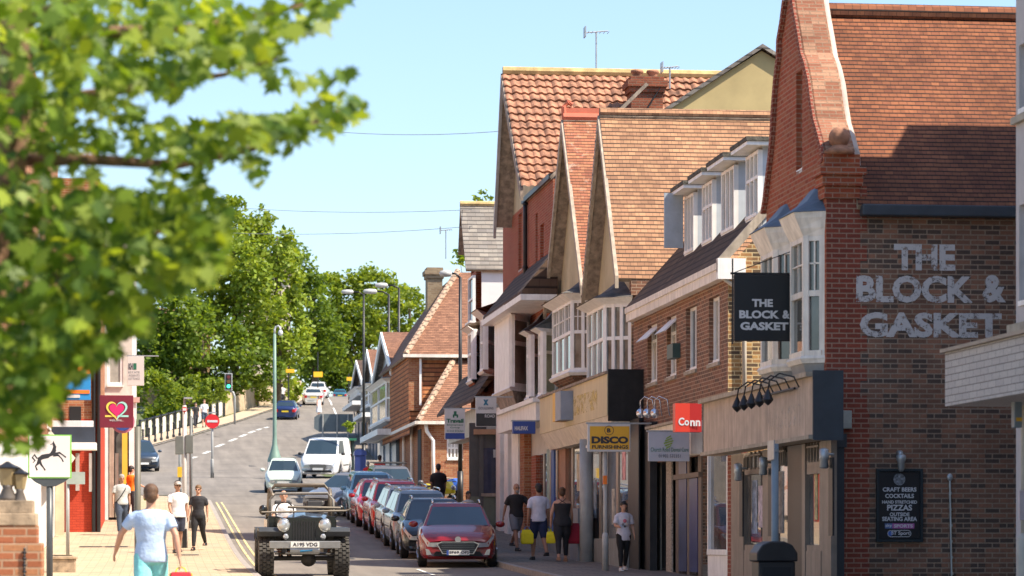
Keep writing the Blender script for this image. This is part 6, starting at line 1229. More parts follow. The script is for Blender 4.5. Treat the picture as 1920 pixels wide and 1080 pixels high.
def car(name, label, cat, kind, col, pos, yaw, group=None, front='oval', plate=None, rails=False, cabw=None, scale=1., rack=False, glass=None):
    S = SPEC[kind]; L, Wd, H = S['L'], S['W'], S['H']; hw = Wd / 2; u, v = pos; z0 = gs(u, v)
    sl_ = (gs(u, v + 3) - z0) / 3
    t = thing(name, label, cat, (u, v, z0), group, yaw=TH + yaw); f_ = 1 if abs(yaw) < 1.6 else -1; t.rotation_mode = 'XYZ'; t.rotation_euler = (atan(sl_) * cos(yaw), -atan(sl_) * sin(yaw), TH + yaw)
    if scale != 1: t.scale = (scale,) * 3
    plan = [(0, .80), (.04, .85), (.12, .90), (.3, .95), (.6, .985), (1.1, 1), (L - 1.2, 1), (L - .5, .97), (L - .15, .91), (L - .04, .86), (L, .8)]
    ys = sorted(set([0, .02, .06, .12, .2, .3, .42, .55] + [L - q for q in (0, .02, .06, .12, .2, .35)] + [i * .11 for i in range(5, int(L / .11))]))
    wr = S['wr']; ar = wr + .05; gc = .2
    def sec(y):
        w = lerp(plan, y) * hw; zt = lerp(S['top'], y); zb = gc + (.05 if y < .1 or y > L - .1 else 0); h = zt - zb; za = 0
        for wy in S['wh']:
            if abs(y - wy) < ar: za = max(za, wr + sqrt(ar * ar - (y - wy) ** 2))
        P_ = [(0, zb), (w * .78, zb), (w * .93, zb + .02), (w * .985, zb + h * .22), (w, zb + h * .5), (w * .985, zb + h * .76), (w * .94, zb + h * .92), (w * .84, zt - .0), (w * .6, zt + .02), (0, zt + .035)]
        if za: P_ = [(x, max(z, min(za, zt - .08) - .0 - k * 0) if 1 <= k <= 5 else z) for k, (x, z) in enumerate(P_)]
        return [(x, y, z) for x, z in P_] + [(-x, y, z) for x, z in P_[-2:0:-1]]
    def wp(p):
        x, y, z = p; k = (x / hw) ** 2
        if y < .6: y += .13 * k * (1 - y / .6)
        if y > L - .6: y -= .1 * k * (1 - (L - y) / .6)
        return (x, y, z)
    b = MB(); b.loft([[wp(q) for q in sec(y)] for y in ys]); b.f[-1:] = []; b.f[-1:] = []
    for y in (0, L):
        r_ = [wp(q) for q in sec(y)]; n_ = len(r_)
        for i in range(1, 9): b.poly([r_[i], r_[i + 1] if i + 1 < 10 else r_[9], r_[n_ - i - 1], r_[n_ - i]])
    body = b.build('body', col, t, smooth=True)
    # cabin
    x0 = hw * .87; x1 = hw * (.66 if kind != 'van' else .76); zt = H; yb0, yt0 = S['ws']; yt1 = S['rf'][1]; yb1 = S['rw'][0]; bz = lambda y: lerp(S['top'], y) - .01
    def ring(k, exp=0.):
        z = None; out = []
        pts = [(-1, yb0 + (yt0 - yb0) * k), (0, yb0 - .1 + (yt0 - .08 - yb0 + .1) * k), (1, yb0 + (yt0 - yb0) * k), (1, (yb0 + yb1) / 2), (1, yb1 + (yt1 - yb1) * k), (0, yb1 + .05 + (yt1 + .04 - yb1 - .05) * k), (-1, yb1 + (yt1 - yb1) * k), (-1, (yb0 + yb1) / 2)]
        for sx, y in pts: out.append((sx * (x0 + (x1 - x0) * k + exp), y, bz(min(max(y, 0), L)) * (1 - k) + (zt - .07) * k))
        return out
    roof = [(x * .86, yt0 + .1 + (y - yt0 - .0) * .93, zt - .015) for x, y, z in ring(1)]
    b = MB(); R0, R1 = ring(0), ring(1); b.loft([R0, R1, roof, [(x * .5, (y + 2.2) / 2 if 0 else y * .8 + .45, zt) for x, y, z in roof]]); b.build('roof', col, t, smooth=False, bevel=.02)
    def patch_(a, c, d, e, m, name_, o=.012, par=t, lab=None):   # quad panel pushed out
        A = [Vector(q) for q in (a, c, d, e)]; n = (A[1] - A[0]).cross(A[2] - A[0]).normalized(); cen = Vector((0, L / 2, .8)); 
        if n.dot(sum(A, Vector()) / 4 - cen) < 0: n = -n
        b = MB(); b.ext([q + n * o for q in A], [q - n * .01 for q in A]); return b.build(name_, m, par)
    def I(p, q, k): return tuple(p[i] + (q[i] - p[i]) * k for i in range(3))
    def qd(i, j, a0, a1, k0, k1): return (I(I(R0[i], R0[j], a0), I(R1[i], R1[j], a0), k0), I(I(R0[i], R0[j], a1), I(R1[i], R1[j], a1), k0), I(I(R0[i], R0[j], a1), I(R1[i], R1[j], a1), k1), I(I(R0[i], R0[j], a0), I(R1[i], R1[j], a0), k1))
    gm = glass or TINT
    b = MB(); 
    for (i, j, a0, a1) in ((0, 1, .09, 1), (1, 2, 0, .91)):
        q = qd(i, j, a0, a1, .05, .94); b.ext([(x, y - .012, z + .008) for x, y, z in q], [(x, y + .01, z) for x, y, z in q])
    b.build('windscreen', gm, t)
    b = MB()
    for (i, j, a0, a1) in ((4, 5, .1, 1), (5, 6, 0, .9)):
        q = qd(i, j, a0, a1, .2, .9); b.ext([(x, y + .012, z + .008) for x, y, z in q], [(x, y - .01, z) for x, y, z in q])
    b.build('rear_window', gm if kind != 'van' else col, t)
    for (i, j), s in (((2, 3), 1), ((3, 4), 1), ((6, 7), -1), ((7, 0), -1)):
        if kind == 'van' and (i, j) in ((3, 4), (6, 7)): continue
        q = qd(i, j, .1 if i in (2, 6) else .03, .97 if i in (2, 6) else .9, .08, .9); b = MB(); b.ext([(x + s * .012, y, z) for x, y, z in q], [(x - s * .01, y, z) for x, y, z in q]); b.build('side_window', gm, t)
    for s in (-1, 1):
        b = MB(); b.ell((s * (hw + .1), yb0 + .22, bz(yb0) + .05), (.11, .06, .075), 10, 8); b.build('mirror', col if kind != 'van' else BLK, t, smooth=True)
    # underbody and wheels
    b = MB(); b.box((-hw * .74, .12, .24), (hw * .74, L - .12, .6)); b.build('underbody', DARK, t)
    for wy in S['wh']:
        for s in (-1, 1):
            b = MB(); x = s * (hw - .11); tr = [(wr * .62, -.1), (wr * .93, -.1), (wr, -.07), (wr, .07), (wr * .93, .1), (wr * .62, .1)]; b.lathe((x, wy, wr), tr, 20, 'x'); w_ = b.build('wheel', RUB, t, smooth=False)
            b = MB(); b.lathe((x + s * .085, wy, wr), [(.05, -.02 * s), (wr * .66, -.02 * s), (wr * .66, .012 * s)], 20, 'x')
            for k in range(5):
                a = 2 * pi * k / 5; b.tube([(x + s * .1, wy, wr), (x + s * .1, wy + cos(a) * wr * .62, wr + sin(a) * wr * .62)], .03, 5)
            b.build('rim', ALLOY, w_)
    # nose
    zt0 = lerp(S['top'], .0); fy = -.012
    def F_(pts, m, name_, y0=fy, th=.03): b = MB(); b.pv(pts, y0, y0 + th); return b.build(name_, m, t)
    gz_ = zt0 - .13
    if front == 'ford':
        g = [(-.46, gz_ + .07), (-.34, gz_ - .13), (.34, gz_ - .13), (.46, gz_ + .07), (.36, gz_ + .12), (-.36, gz_ + .12)]
        F_([(x * 1.06, gz_ + (z - gz_) * 1.14) for x, z in g], CHR, 'grille_surround', -.02); F_(g, BLK, 'grille', -.03)
        b = MB()
        for k in range(5): b.box((-.38, -.036, gz_ - .1 + k * .045), (.38, -.031, gz_ - .09 + k * .045))
        b.build('grille_bar', P('dim chrome', (.25, .25, .25), .3, 1, 0), t)
        b = MB(); b.lathe((0, .03, zt0 + .055), [(.07, -.03), (.07, .03)], 16, 'y'); b.build('badge', CHR, t)
        F_([(-.6, .27), (.6, .27), (.5, .38), (-.5, .38)], DARK, 'lower_grille', .02)
        for s in (-1, 1): F_([(s * .72, .3), (s * .6, .3), (s * .66, .42), (s * .74, .44)], CHR, 'fog_lamp', .015, .08)
    elif front == 'fiat':
        F_([(-.3, .3), (.3, .3), (.26, .38), (-.26, .38)], DARK, 'lower_grille', .0)
        F_([(-.1, gz_ + .06), (.1, gz_ + .06), (.1, gz_ + .09), (-.1, gz_ + .09)], CHR, 'badge')
    elif front == 'van':
        g = [(-.42, gz_ + .1), (-.36, gz_ - .1), (.36, gz_ - .1), (.42, gz_ + .1), (.36, gz_ + .16), (-.36, gz_ + .16)]; F_(g, P('dim chrome', (.25, .25, .25), .3, 1, 0), 'grille'); F_([(-.7, .3), (.7, .3), (.65, .42), (-.65, .42)], DARK, 'lower_grille', .01)
    elif front != 'rear':
        F_([(-.42, gz_ + .1), (-.36, gz_ - .06), (.36, gz_ - .06), (.42, gz_ + .1)], BLK, 'grille'); F_([(-.38, gz_ + .085), (.38, gz_ + .085), (.38, gz_ + .1), (-.38, gz_ + .1)], CHR, 'badge_bar', -.03); F_([(-.62, .26), (.62, .26), (.56, .4), (-.56, .4)], DARK, 'lower_grille', .0)
    for s in (-1, 1):
        b = MB(); rows = []
        for i, (y, kx) in enumerate(((0, .6), (0, .8), (0, .97), (.08, 1), (.2, 1), (.34, 1), (.46, 1))):
            P_ = sec(y); a, c_, d = Vector(P_[5]), Vector(P_[6]), Vector(P_[7]); f0 = i / 6.
            lo = Vector(P_[4]).lerp(a, .55 + .45 * f0) if kx < 1 else a.lerp(c_, .2 + .75 * f0); hi = c_.lerp(d, .35) if kx < 1 else c_.lerp(d, .3 + .2 * f0)
            lo.x *= kx; hi.x *= kx; o_ = .016
            rows.append([(s * (q.x + (o_ if kx == 1 else 0)), q.y - (.016 if y < .1 else .004), q.z + (.006 if q is hi else 0)) for q in (Vector(wp(lo)), Vector(wp(hi)))])
        for p, q in zip(rows, rows[1:]): b.poly([p[0], q[0], q[1], p[1]])
        b.build('headlight', LAMPG, t)
        b = MB(); P_ = sec(L - .03); Q_ = sec(L - .4)
        b.poly([(s * (P_[4][0] + .0) , L + .0, P_[4][2] + .05), (s * P_[4][0] * .72, L + .012, P_[4][2] + .05), (s * P_[4][0] * .72, L + .012, P_[6][2]), (s * P_[6][0], L + .0, P_[6][2])]); b.poly([(s * (P_[4][0] + .012), L, P_[4][2] + .05), (s * (Q_[4][0] + .012), L - .4, Q_[5][2]), (s * (Q_[6][0] + .012), L - .4, Q_[6][2]), (s * (P_[6][0] + .012), L, P_[6][2])]); b.build('tail_light', REDL, t)
    b = MB(); b.box((-.26, -.045, .42 if front != 'ford' else gz_ - .17), (.26, -.033, .53 if front != 'ford' else gz_ - .06)); b.build('number_plate', PLW, t)
    if plate: text(plate, TXT, t, (0.02, -.048, gz_ - .115 if front == 'ford' else .475), .44, .075, 'v', bold=.03)
    if plate and front == 'ford': b = MB(); b.box((-.26, -.05, gz_ - .17), (-.21, -.0455, gz_ - .06)); b.build('plate_band', P('royal blue sign', (.03, .07, .3)), t)
    b = MB(); b.box((-.26, L + .02, .62), (.26, L + .035, .73)); b.build('number_plate', PLY, t)
    if rails:
        for s in (-1, 1): b = MB(); b.tube([(s * x1 * .92, yt0 + .2, H), (s * x1 * .92, yt0 + .35, H + .05), (s * x1 * .92, yt1 - .2, H + .05), (s * x1 * .92, yt1, H)], .022, 6); b.build('roof_rail', CHR, t, smooth=True)
    for s in (-1, 1):
        b = MB(); b.box((s * (hw + .002) - .012, S['wh'][0] + .75, .62), (s * (hw + .002) + .012, S['wh'][1] - .6, .66)); b.build('door_trim', BLK, t)
    if rack: 
        for y in (yt0 + .4, yt1 - .5): b = MB(); b.tube([(-x1, y, H + .1), (x1, y, H + .1)], .025, 6); b.build('roof_bar', BLK, t)
    return t
GPK = 'cars parked nose to tail along the right kerb'
def parked(Y, xl, *a, **k):
    sc = F / Y; w = SPEC[a[3]]['W']; u, v = UV(xl + w * sc / 2, Y); return car(a[0], a[1], a[2], a[3], a[4], (u, v), k.pop('yaw', 0), GPK, **k)
parked(67.3, 784, 'parked_car', 'dark red hatchback with chrome hexagonal grille, front of the parked line', 'car', 'hatch', paint('dark cherry paint', (.2, .008, .012)), front='ford', plate='SF69 OPJ', rails=True, yaw=radians(-4.5))
parked(73.0, 752, 'parked_car', 'black car parked right behind the dark red hatchback', 'car', 'hatch', paint('black car paint', (.012, .013, .016)), rails=True, front='std', yaw=radians(-2.5))
parked(78.2, 733, 'parked_car', 'silver blue car parked behind the black one', 'car', 'suv', paint('steel blue paint', (.2, .26, .31)), rails=True, front='std', scale=.95)
parked(83.2, 714, 'parked_car', 'pale silver car between the silver blue and the bright red cars', 'car', 'suv', paint('silver paint', (.38, .4, .42)), rails=True, front='std', scale=.93)
parked(88.2, 692, 'parked_car', 'bright red car with dark windscreen behind the pale silver one', 'car', 'suv', paint('bright red paint', (.55, .015, .02)), rails=True, front='std', scale=.95)
parked(93.3, 670, 'parked_car', 'pinkish red hatchback, farthest red car in the parked line', 'car', 'hatch', paint('rose red paint', (.5, .02, .04)), front='std')
parked(98.6, 650, 'parked_car', 'sky blue car whose roof shows behind the farthest red car', 'car', 'suv', paint('sky blue paint', (.13, .3, .42)), front='std', scale=.95); parked(104, 690, 'parked_car', 'dark car with roof bars standing beyond the sky blue one', 'car', 'suv', paint('grey metallic paint', (.1, .1, .11)), front='std', rack=True)
u, v = UV(612, 103); car('turning_car', 'dark silver hatchback turning across the road behind the off roader', 'car', 'hatch', paint('gunmetal paint', (.14, .14, .15)), (u - .3, v - .6), radians(-38), front='std')
u, v = UV(531, 128); car('small_car', 'small mint white rounded car facing the camera beside the white van', 'car', 'mini', paint('mint white paint', (.6, .68, .6)), (u, v), radians(-3), front='fiat')
u, v = UV(596, 146); car('panel_van', 'white high fronted panel van waiting at the junction', 'van', 'van', paint('van white paint', (.72, .72, .72)), (u, v), radians(-13), front='van')
u, v = UV(270, 159); car('suv_car', 'dark blue off road car half hidden at the left corner', 'car', 'suv', paint('midnight blue paint', (.02, .035, .06)), (u, v), radians(8), front='van')
for px, base, kd, c, lab, yw in ((541, 783, 'hatch', paint('navy paint', (.012, .025, .09)), 'navy hatchback climbing the hill, seen from behind', 174), (586, 757, 'hatch', paint('pearl paint', (.55, .55, .53)), 'pearl silver hatchback seen from behind near the top of the hill', 178), (600, 746.5, 'suv', paint('white far paint', (.65, .65, .65)), 'white car farthest up the hill just ahead of the pearl hatchback', 174), (638, 743.5, 'hatch', paint('teal paint', (.03, .13, .2)), 'teal blue car near the crest on the right side of the road', 176)):
    p = GR(px, base); Y_ = p[0] * ST + p[1] * CT; car('driving_car', lab, 'car', kd, c, p, radians(yw), 'cars on the hill road', front='rear', scale=min(1, .92))
# ---- open off-roader
u, v = UV(572, 59.8); z0 = gs(u, v); J_ = thing('off_roader', 'black open topped off roader with roll bar and round headlamps driving towards the camera', 'off-roader', (u, v, z0), yaw=TH)
J_.scale = (1, 1, 1.07); J_.rotation_euler.x = atan((gs(u, v + 3) - z0) / 3)
JB = paint('off roader black', (.012, .013, .012)); JG = P('dark grey fender', (.035, .04, .045), .5, var=.2)
b = MB(); b.pv([(-.40, .62), (.40, .62), (.42, .8), (.42, 1.1), (.36, 1.17), (-.36, 1.17), (-.42, 1.1), (-.42, .8)], .3, .36); b.build('grille_panel', JB, J_, bevel=.01)
b = MB(); b.pz([(-.42, .36), (.42, .36), (.56, 1.35), (-.56, 1.35)], .75, 1.14); b.mesh([(-.4, .33, 1.141), (.4, .33, 1.141), (.57, 1.36, 1.2), (-.57, 1.36, 1.2), (0, .33, 1.19), (0, 1.36, 1.26)], [(0, 4, 5, 3), (4, 1, 2, 5)]); b.build('bonnet', JB, J_)
for k in range(9): b = MB(); x = -.22 + k * .055; b.box((x - .012, .285, .7), (x + .012, .298, 1.1)); b.build('grille_slot', DARK, J_)
for s in (-1, 1):
    b = MB(); b.lathe((s * .42, .26, 1.02), [(.125, .04), (.13, -.01), (.12, -.02)], 20, 'y'); h = b.build('headlight', CHR, J_); b = MB(); b.lathe((s * .42, .235, 1.02), [(.11, .01), (.1, -.015), (.04, -.03)], 20, 'y'); b.build('lens', LAMPG, h, smooth=True)
    b = MB(); b.lathe((s * .38, .27, .80), [(.055, .03), (.055, -.02), (.03, -.035)], 14, 'y'); b.build('side_lamp', LAMPG, J_)
    b = MB(); b.pu([(.3, .8), (.25, .9), (.35, .97), (1.2, .97), (1.35, .8), (1.5, .55), (1.42, .55), (1.25, .78), (1.15, .9), (.4, .9)], s * .44, s * .93); b.build('fender', JG, J_, bevel=.01)
b = MB(); b.box((-.72, .02, .58), (.72, .14, .72)); b.build('bumper', P('scuffed chrome', (.35, .34, .32), .4, .7, .2), J_, bevel=.01)
b = MB(); b.box((-.29, -.0, .6), (.29, .018, .71)); b.build('number_plate', PLW, J_); text('A195 VDG', TXT, J_, (0, -.004, .655), .5, .075, bold=.03)
text('RENEGADE', P('dim letters', (.3, .3, .28), .5), J_, (0, .29, .735 - .06), .5, .03, bold=.02)
b = MB(); b.tube([(-.3, .1, .56), (.3, .1, .56)], .08, 10); b.build('winch', STEEL, J_); b = MB(); b.tube([(-.1, .04, .53), (.15, .04, .55)], .025, 6); b.build('winch_rope', P('blue rope', (.02, .2, .4), .6), J_)
b = MB(); b.tube([(-.72, .62, .38), (.72, .62, .38)], .045, 8); b.ell((.1, .62, .36), (.16, .14, .14), 10, 8); b.tube([(-.6, .3, .48), (.6, .35, .46)], .025, 6); b.build('front_axle', P('oily steel', (.05, .045, .04), .6, .4), J_)
for s in (-1, 1):
    b = MB(); b.box((s * .42 - .04, .1, .5), (s * .42 + .04, 3.1, .6)); b.build('chassis_rail', BLK, J_)
    b = MB()
    for k in range(6): b.lathe((s * .5, .6, .5 + k * .035), [(.05, 0), (.06, .01), (.05, .02)], 10)
    b.build('spring', P('rusty spring', (.3, .1, .04), .7), J_)
b = MB(); b.pz([(-.56, 1.35), (.56, 1.35), (.72, 1.45), (.72, 3.2), (-.72, 3.2), (-.72, 1.45)], .6, .66)
for s in (-1, 1): b.box((s * .7 - .02, 1.45, .66), (s * .7 + .02, 3.2, 1.12))
b.box((-.7, 1.42, .66), (.7, 1.46, 1.18)); b.box((-.7, 3.18, .66), (.7, 3.22, 1.12)); b.build('tub', JB, J_, bevel=.01)
for s in (-1, 1):
    b = MB(); b.pu([(2.3, .75), (2.4, .95), (3.1, .95), (3.25, .7), (3.2, .7), (3.05, .9), (2.45, .9), (2.35, .75)], s * .72, s * .93); b.build('rear_fender', JG, J_)
JT = P('tan dusty steel', (.2, .17, .13), .5, .4, .2)
for y in (1.5, 2.35):
    w_, h_ = (.66, 1.62) if y < 2 else (.64, 1.78); b = MB(); b.tube([(-w_, y, 1.1), (-w_, y, h_ - .12), (-w_ + .12, y, h_), (w_ - .12, y, h_), (w_, y, h_ - .12), (w_, y, 1.1)], .028 if y < 2 else .04, 8); b.build('windscreen_frame' if y < 2 else 'roll_bar', JT if y > 2 else P('grey frame tube', (.22, .21, .19), .5), J_, smooth=True)
for s in (-1, 1):
    b = MB(); b.tube([(s * .64, 2.35, 1.7), (s * .66, 3.0, 1.1)], .035, 8); b.tube([(s * .62, 2.35, 1.72), (s * .6, 1.5, 1.58)], .03, 8); b.build('roll_bar_brace', JT, J_, smooth=True)
    b = MB(); x = s * .34; b.box((x - .2, 2.1, .75), (x + .2, 2.55, .95)); b.ext([(x - .2, 2.5, .95), (x + .2, 2.5, .95), (x + .2, 2.62, .95), (x - .2, 2.62, .95)], [(x - .18, 2.62, 1.48), (x + .18, 2.62, 1.48), (x + .18, 2.72, 1.48), (x - .18, 2.72, 1.48)]); b.build('seat', P('black vinyl', (.03, .028, .028), .5, var=.2), J_, bevel=.03)
    b = MB(); b.ell((s * .8, 1.45, 1.3), (.09, .04, .1), 10, 8); b.tube([(s * .7, 1.45, 1.15), (s * .8, 1.45, 1.25)], .012, 5); b.build('mirror', JB, J_, smooth=True)
b = MB(); b.tube([(-.85, .9, 1.26), (.9, .95, 1.29), (1.0, .95, 1.33)], .022, 6); b.tube([(-.3, 1.3, 1.36), (.8, 1.28, 1.34)], .03, 6); b.build('cargo_bar', JT, J_)
b = MB(); n_ = 24; b.tube([(-.34 + .19 * cos(2 * pi * k / n_), 1.78 + .06 * sin(2 * pi * k / n_), 1.27 + .18 * sin(2 * pi * k / n_)) for k in range(n_ + 1)], .016, 6); b.build('steering_wheel', BLK, J_)
for y in (.62, 2.75):
    for s in (-1, 1):
        b = MB(); R_, hw_ = .40, .155; x = s * .77; b.lathe((x, y, R_), [(.2, -hw_), (.33, -hw_), (.375, -hw_ * .85), (.385, 0), (.375, hw_ * .85), (.33, hw_), (.2, hw_)], 28, 'x')
        for k in range(28):
            a = 2 * pi * k / 28; da = .075
            for jj, xo in enumerate((-.115, -.04, .04, .115)):
                aa = a + (.11 if jj % 2 else 0); c_, s_ = cos(aa), sin(aa); q = []
                for dx_, dt in ((-.032, -da), (.032, -da), (.032, da), (-.032, da)):
                    for rr in (.37, .405):
                        q.append((x + xo + dx_, y + rr * cos(aa + dt), R_ + rr * sin(aa + dt)))
                b.mesh(q, [(0, 2, 4, 6), (1, 7, 5, 3), (0, 1, 3, 2), (2, 3, 5, 4), (4, 5, 7, 6), (6, 7, 1, 0)])
        w_ = b.build('wheel', P('dusty tyre', (.06, .055, .048), .9, var=.3, vs=10), J_); b = MB(); b.lathe((x + s * .1, y, R_), [(.04, .02 * s), (.12, .03 * s), (.14, -.03 * s), (.2, -.04 * s), (.215, .045 * s)], 16, 'x'); b.build('rim', JT, w_)

# ================================================================== PEOPLE
SKIN = P('skin', (.5, .27, .18), .55, var=.05); SKD = P('tanned skin', (.36, .19, .12), .55, var=.05)
def cloth(n_, c): return P(n_, c, .85, var=.12, vs=5, bump=1., bs=9)
def remesh(o, vox, it=4):
    m = o.modifiers.new('r', 'REMESH'); m.mode = 'VOXEL'; m.voxel_size = vox; m.use_smooth_shade = True
    s = o.modifiers.new('s', 'SMOOTH'); s.iterations = it; s.factor = .5
    bpy.context.view_layer.update(); me = bpy.data.meshes.new_from_object(o.evaluated_get(bpy.context.evaluated_depsgraph_get())); old = o.data
    if len(me.vertices) > 20: o.data = me; bpy.data.meshes.remove(old)
    o.modifiers.clear(); o.data.polygons.foreach_set('use_smooth', [True] * len(o.data.polygons))
    o.data.name = o.name
def loft_z(b, S, n=20):    # (z, cx, cy, rx, ry)
    b.loft([[(cx + rx * cos(2 * pi * j / n), cy + ry * sin(2 * pi * j / n) * (1.0), z) for j in range(n)] for z, cx, cy, rx, ry in S])
def person(label, px, Y, h=1.75, yaw=0., sk=SKIN, top=None, bot=None, hair=None, legs=((10, 5), (-12, 18)), arms=((10, 8, 20), (-10, 8, 20)), tl=.45, bl=.5, fat=1., long_hair=0, shoe=None, pav=True, lean=0, pos=None, head=(0, 0), fem=0, cap=None, glasses=False, base=None, vox=.012, sit=None, par=None, bun=False, sleeveless=False, extra_group=None, topl=.93, dress=False):
    s = h / 1.75
    if base is not None: u, v = GR(px, base)
    else: u, v = UV(px, Y)
    z0 = gs(u, v) + (PV if pav else 0)
    if pos: u, v, z0 = pos
    t = thing('person', label, 'person', (u, v, z0), extra_group, yaw=TH + yaw); t.scale = (s,) * 3
    def rot(a): a = radians(a); return Vector((0, -sin(a), -cos(a)))
    hips = []; low = 9
    for sd, (a, kb) in zip((-1, 1), legs):
        hp_ = Vector((sd * .09, 0, .92)); kn = hp_ + rot(a) * .43; an = kn + rot(a - kb) * .42; hips.append((hp_, kn, an)); low = min(low, an.z)
    dz = .085 - low if sit is None else sit
    b = MB(); Z = Vector((0, 0, dz)); tor = lambda z: lean * (z - .95)
    fw = 1 - .06 * fem
    TS = [(.86, .15, .105), (.93, .165 + .01 * fem, .115), (1.0, .155, .105), (1.1, .138 - .014 * fem, .098), (1.2, .15 - .01 * fem, .108), (1.3, .168 * fw, .118), (1.38, .175 * fw, .11), (1.44, .15 * fw, .085), (1.475, .08, .06)]
    def torso(S, ex=0., z0_=0, z1_=9, b=b): loft_z(b, [(z + dz, 0, -tor(z), (rx + ex) * fat, (ry + ex) * (1 + (fat - 1) * 1.6)) for z, rx, ry in S if z0_ <= z <= z1_])
    torso(TS)
    sh = [(Vector((sd * .175 * fw * (1 + (fat - 1) * .5), -tor(1.41), 1.41 + dz))) for sd in (-1, 1)]
    hc = Vector((0, -.015 - tor(1.6), 1.625 + dz)); b.tube([(0, -tor(1.44), 1.43 + dz), (0, -tor(1.5) - .005, 1.52 + dz), (hc.x, hc.y + .01, hc.z - .04)], [.06, .053, .055], 12)
    b.ell(hc + Vector((0, .012, .02)), (.076, .096, .1), 16, 12); b.ell(hc + Vector((0, -.015, -.055)), (.056, .07, .062), 14, 10)
    b.ell(hc + Vector((0, -.092, -.012)), (.014, .02, .026), 8, 6); b.ell(hc + Vector((0, -.078, -.05)), (.027, .016, .012), 8, 6); b.ell(hc + Vector((0, -.07, .028)), (.055, .025, .014), 10, 6)
    for sd in (-1, 1): b.ell(hc + Vector((sd * .078, .01, -.005)), (.012, .02, .03), 8, 6)
    for hp_, kn, an in hips:
        b.tube([hp_ + Z + Vector((0, 0, .03)), hp_ + Z + (kn - hp_) * .3, kn + Z, kn + Z + (an - kn) * .3, an + Z], [(.085 * fat, .09 * fat), (.083 * fat, .09 * fat), .055, .057, .036], 12)
        b.ell(an + Z + Vector((0, .02, -.04)), (.035, .045, .04), 10, 6); b.ell(an + Z + Vector((0, -.09, -.052)), (.04, .1, .03), 10, 6)
    H_ = []
    for i, (sd, (a, ab, e)) in enumerate(zip((-1, 1), arms)):
        d = rot(a); d = (d + Vector((sd * tan(radians(ab)), 0, 0))).normalized(); el = sh[i] + d * .285; d2 = rot(a + e); d2 = (d2 + Vector((sd * tan(radians(ab * .5 - e * .15)), 0, 0))).normalized(); wr_ = el + d2 * .25
        b.tube([sh[i] - Vector((sd * .03, 0, -.005)), sh[i] + d * .08, el, el + d2 * .07, wr_], [.05, .046, .037, .038, .024], 10); H_.append((sh[i], el, wr_, d2, sd))
        pm = wr_ + d2 * .05; b.tube([wr_, wr_ + d2 * .04, wr_ + d2 * .09], [(.02, .026), (.016, .04), (.014, .04)], 8, ref=(1, 0, 0))
        fwd = Vector((0, -1, 0)); fwd = (fwd - d2 * fwd.dot(d2)).normalized(); inw = Vector((-sd, 0, 0))
        for k in range(4):
            o_ = fwd * ((k - 1.5) * .021); p0 = wr_ + d2 * .085 + o_; l = (.058, .07, .066, .05)[k]; p1 = p0 + d2 * l * .55 + inw * .008; b.tube([p0, p1, p1 + (d2 + inw * .8).normalized() * l * .55], [.0095, .0088, .007], 6)
        p0 = wr_ + d2 * .03 + fwd * .035; b.tube([p0 - fwd * .01, p0 + (fwd + d2).normalized() * .035, p0 + (fwd * .5 + d2).normalized() * .07 + inw * .01], [.012, .011, .008], 6)
    bd = b.build('body', sk, t); remesh(bd, vox, 3)
    def mk(name_, m, fn, it=6, vx_=None): b = MB(); fn(b); o = b.build(name_, m, t); remesh(o, vx_ or max(vox, .013), it); return o
    if top:
        def f(b):
            S = [(topl, .185, .135)] + [(z, rx + .022, ry + .024) for z, rx, ry in TS if z > topl + .03 and z < 1.46] + [(1.47, .095, .078)]
            if sleeveless: S = [q for q in S if q[0] < 1.4]
            torso(S, 0, 0, 9, b)
            if not sleeveless:
                for shd, el, wr_, d2, sd in H_:
                    k = min(1, tl / .5); e2 = shd + (el - shd) * (k if tl < .5 else 1); pts = [shd - Vector((sd * .05, 0, -.0)), shd + (el - shd) * .2, e2]; rr = [.066, .072, .068]
                    if tl > .5: pts.append(el + (wr_ - el) * (tl - .5) * 2); rr = [.064, .066, .056, .045]
                    b.tube(pts, rr, 10)
        mk('shirt', top, f)
    if bot:
        def f(b):
            torso([(.85, .16, .12), (.93, .178, .13), (1.0, .165, .122), (1.03, .155, .115)], .004, 0, 9, b)
            for hp_, kn, an in hips:
                k = bl * 2; P_ = [hp_ + Z + Vector((0, 0, .03)), hp_ + Z + (kn - hp_) * min(1, k) * .5, hp_ + Z + (kn - hp_) * min(1, k)]; rr = [.105 * fat, .105 * fat, (.095 if k < 1 else .07)]
                if k > 1: P_ += [kn + Z + (an - kn) * .3, kn + Z + (an - kn) * (k - 1)]; rr = [.108 * fat, .108 * fat, .074, .074, .058] if not fem else [.104 * fat, .106 * fat, .068, .068, .047]
                b.tube(P_, rr, 12)
        mk('trousers' if bl > .5 else 'shorts', bot, f)
    if dress:
        def f(b): loft_z(b, [(z + dz, 0, 0, rx, ry) for z, rx, ry in ((.5, .24, .2), (.7, .21, .17), (.95, .18, .135), (1.1, .15, .115), (1.3, .17, .13), (1.38, .15, .11))])
        mk('dress', dress, f)
    if hair:
        def f(b):
            b.ell(hc + Vector((0, .016, .055)), (.089, .104, .09), 14, 10); b.ell(hc + Vector((0, .055, .0)), (.078, .07, .085), 14, 10)
            if long_hair: b.tube([hc + Vector((0, .08, .02)), hc + Vector((0, .11, -.08)), hc + Vector((0, .12, -.08 - long_hair))], [.07, .055, .02], 10)
            if bun: b.ell(hc + Vector((0, .09, .1)), (.05, .05, .045), 10, 8)
        mk('hair', hair, f, 2)
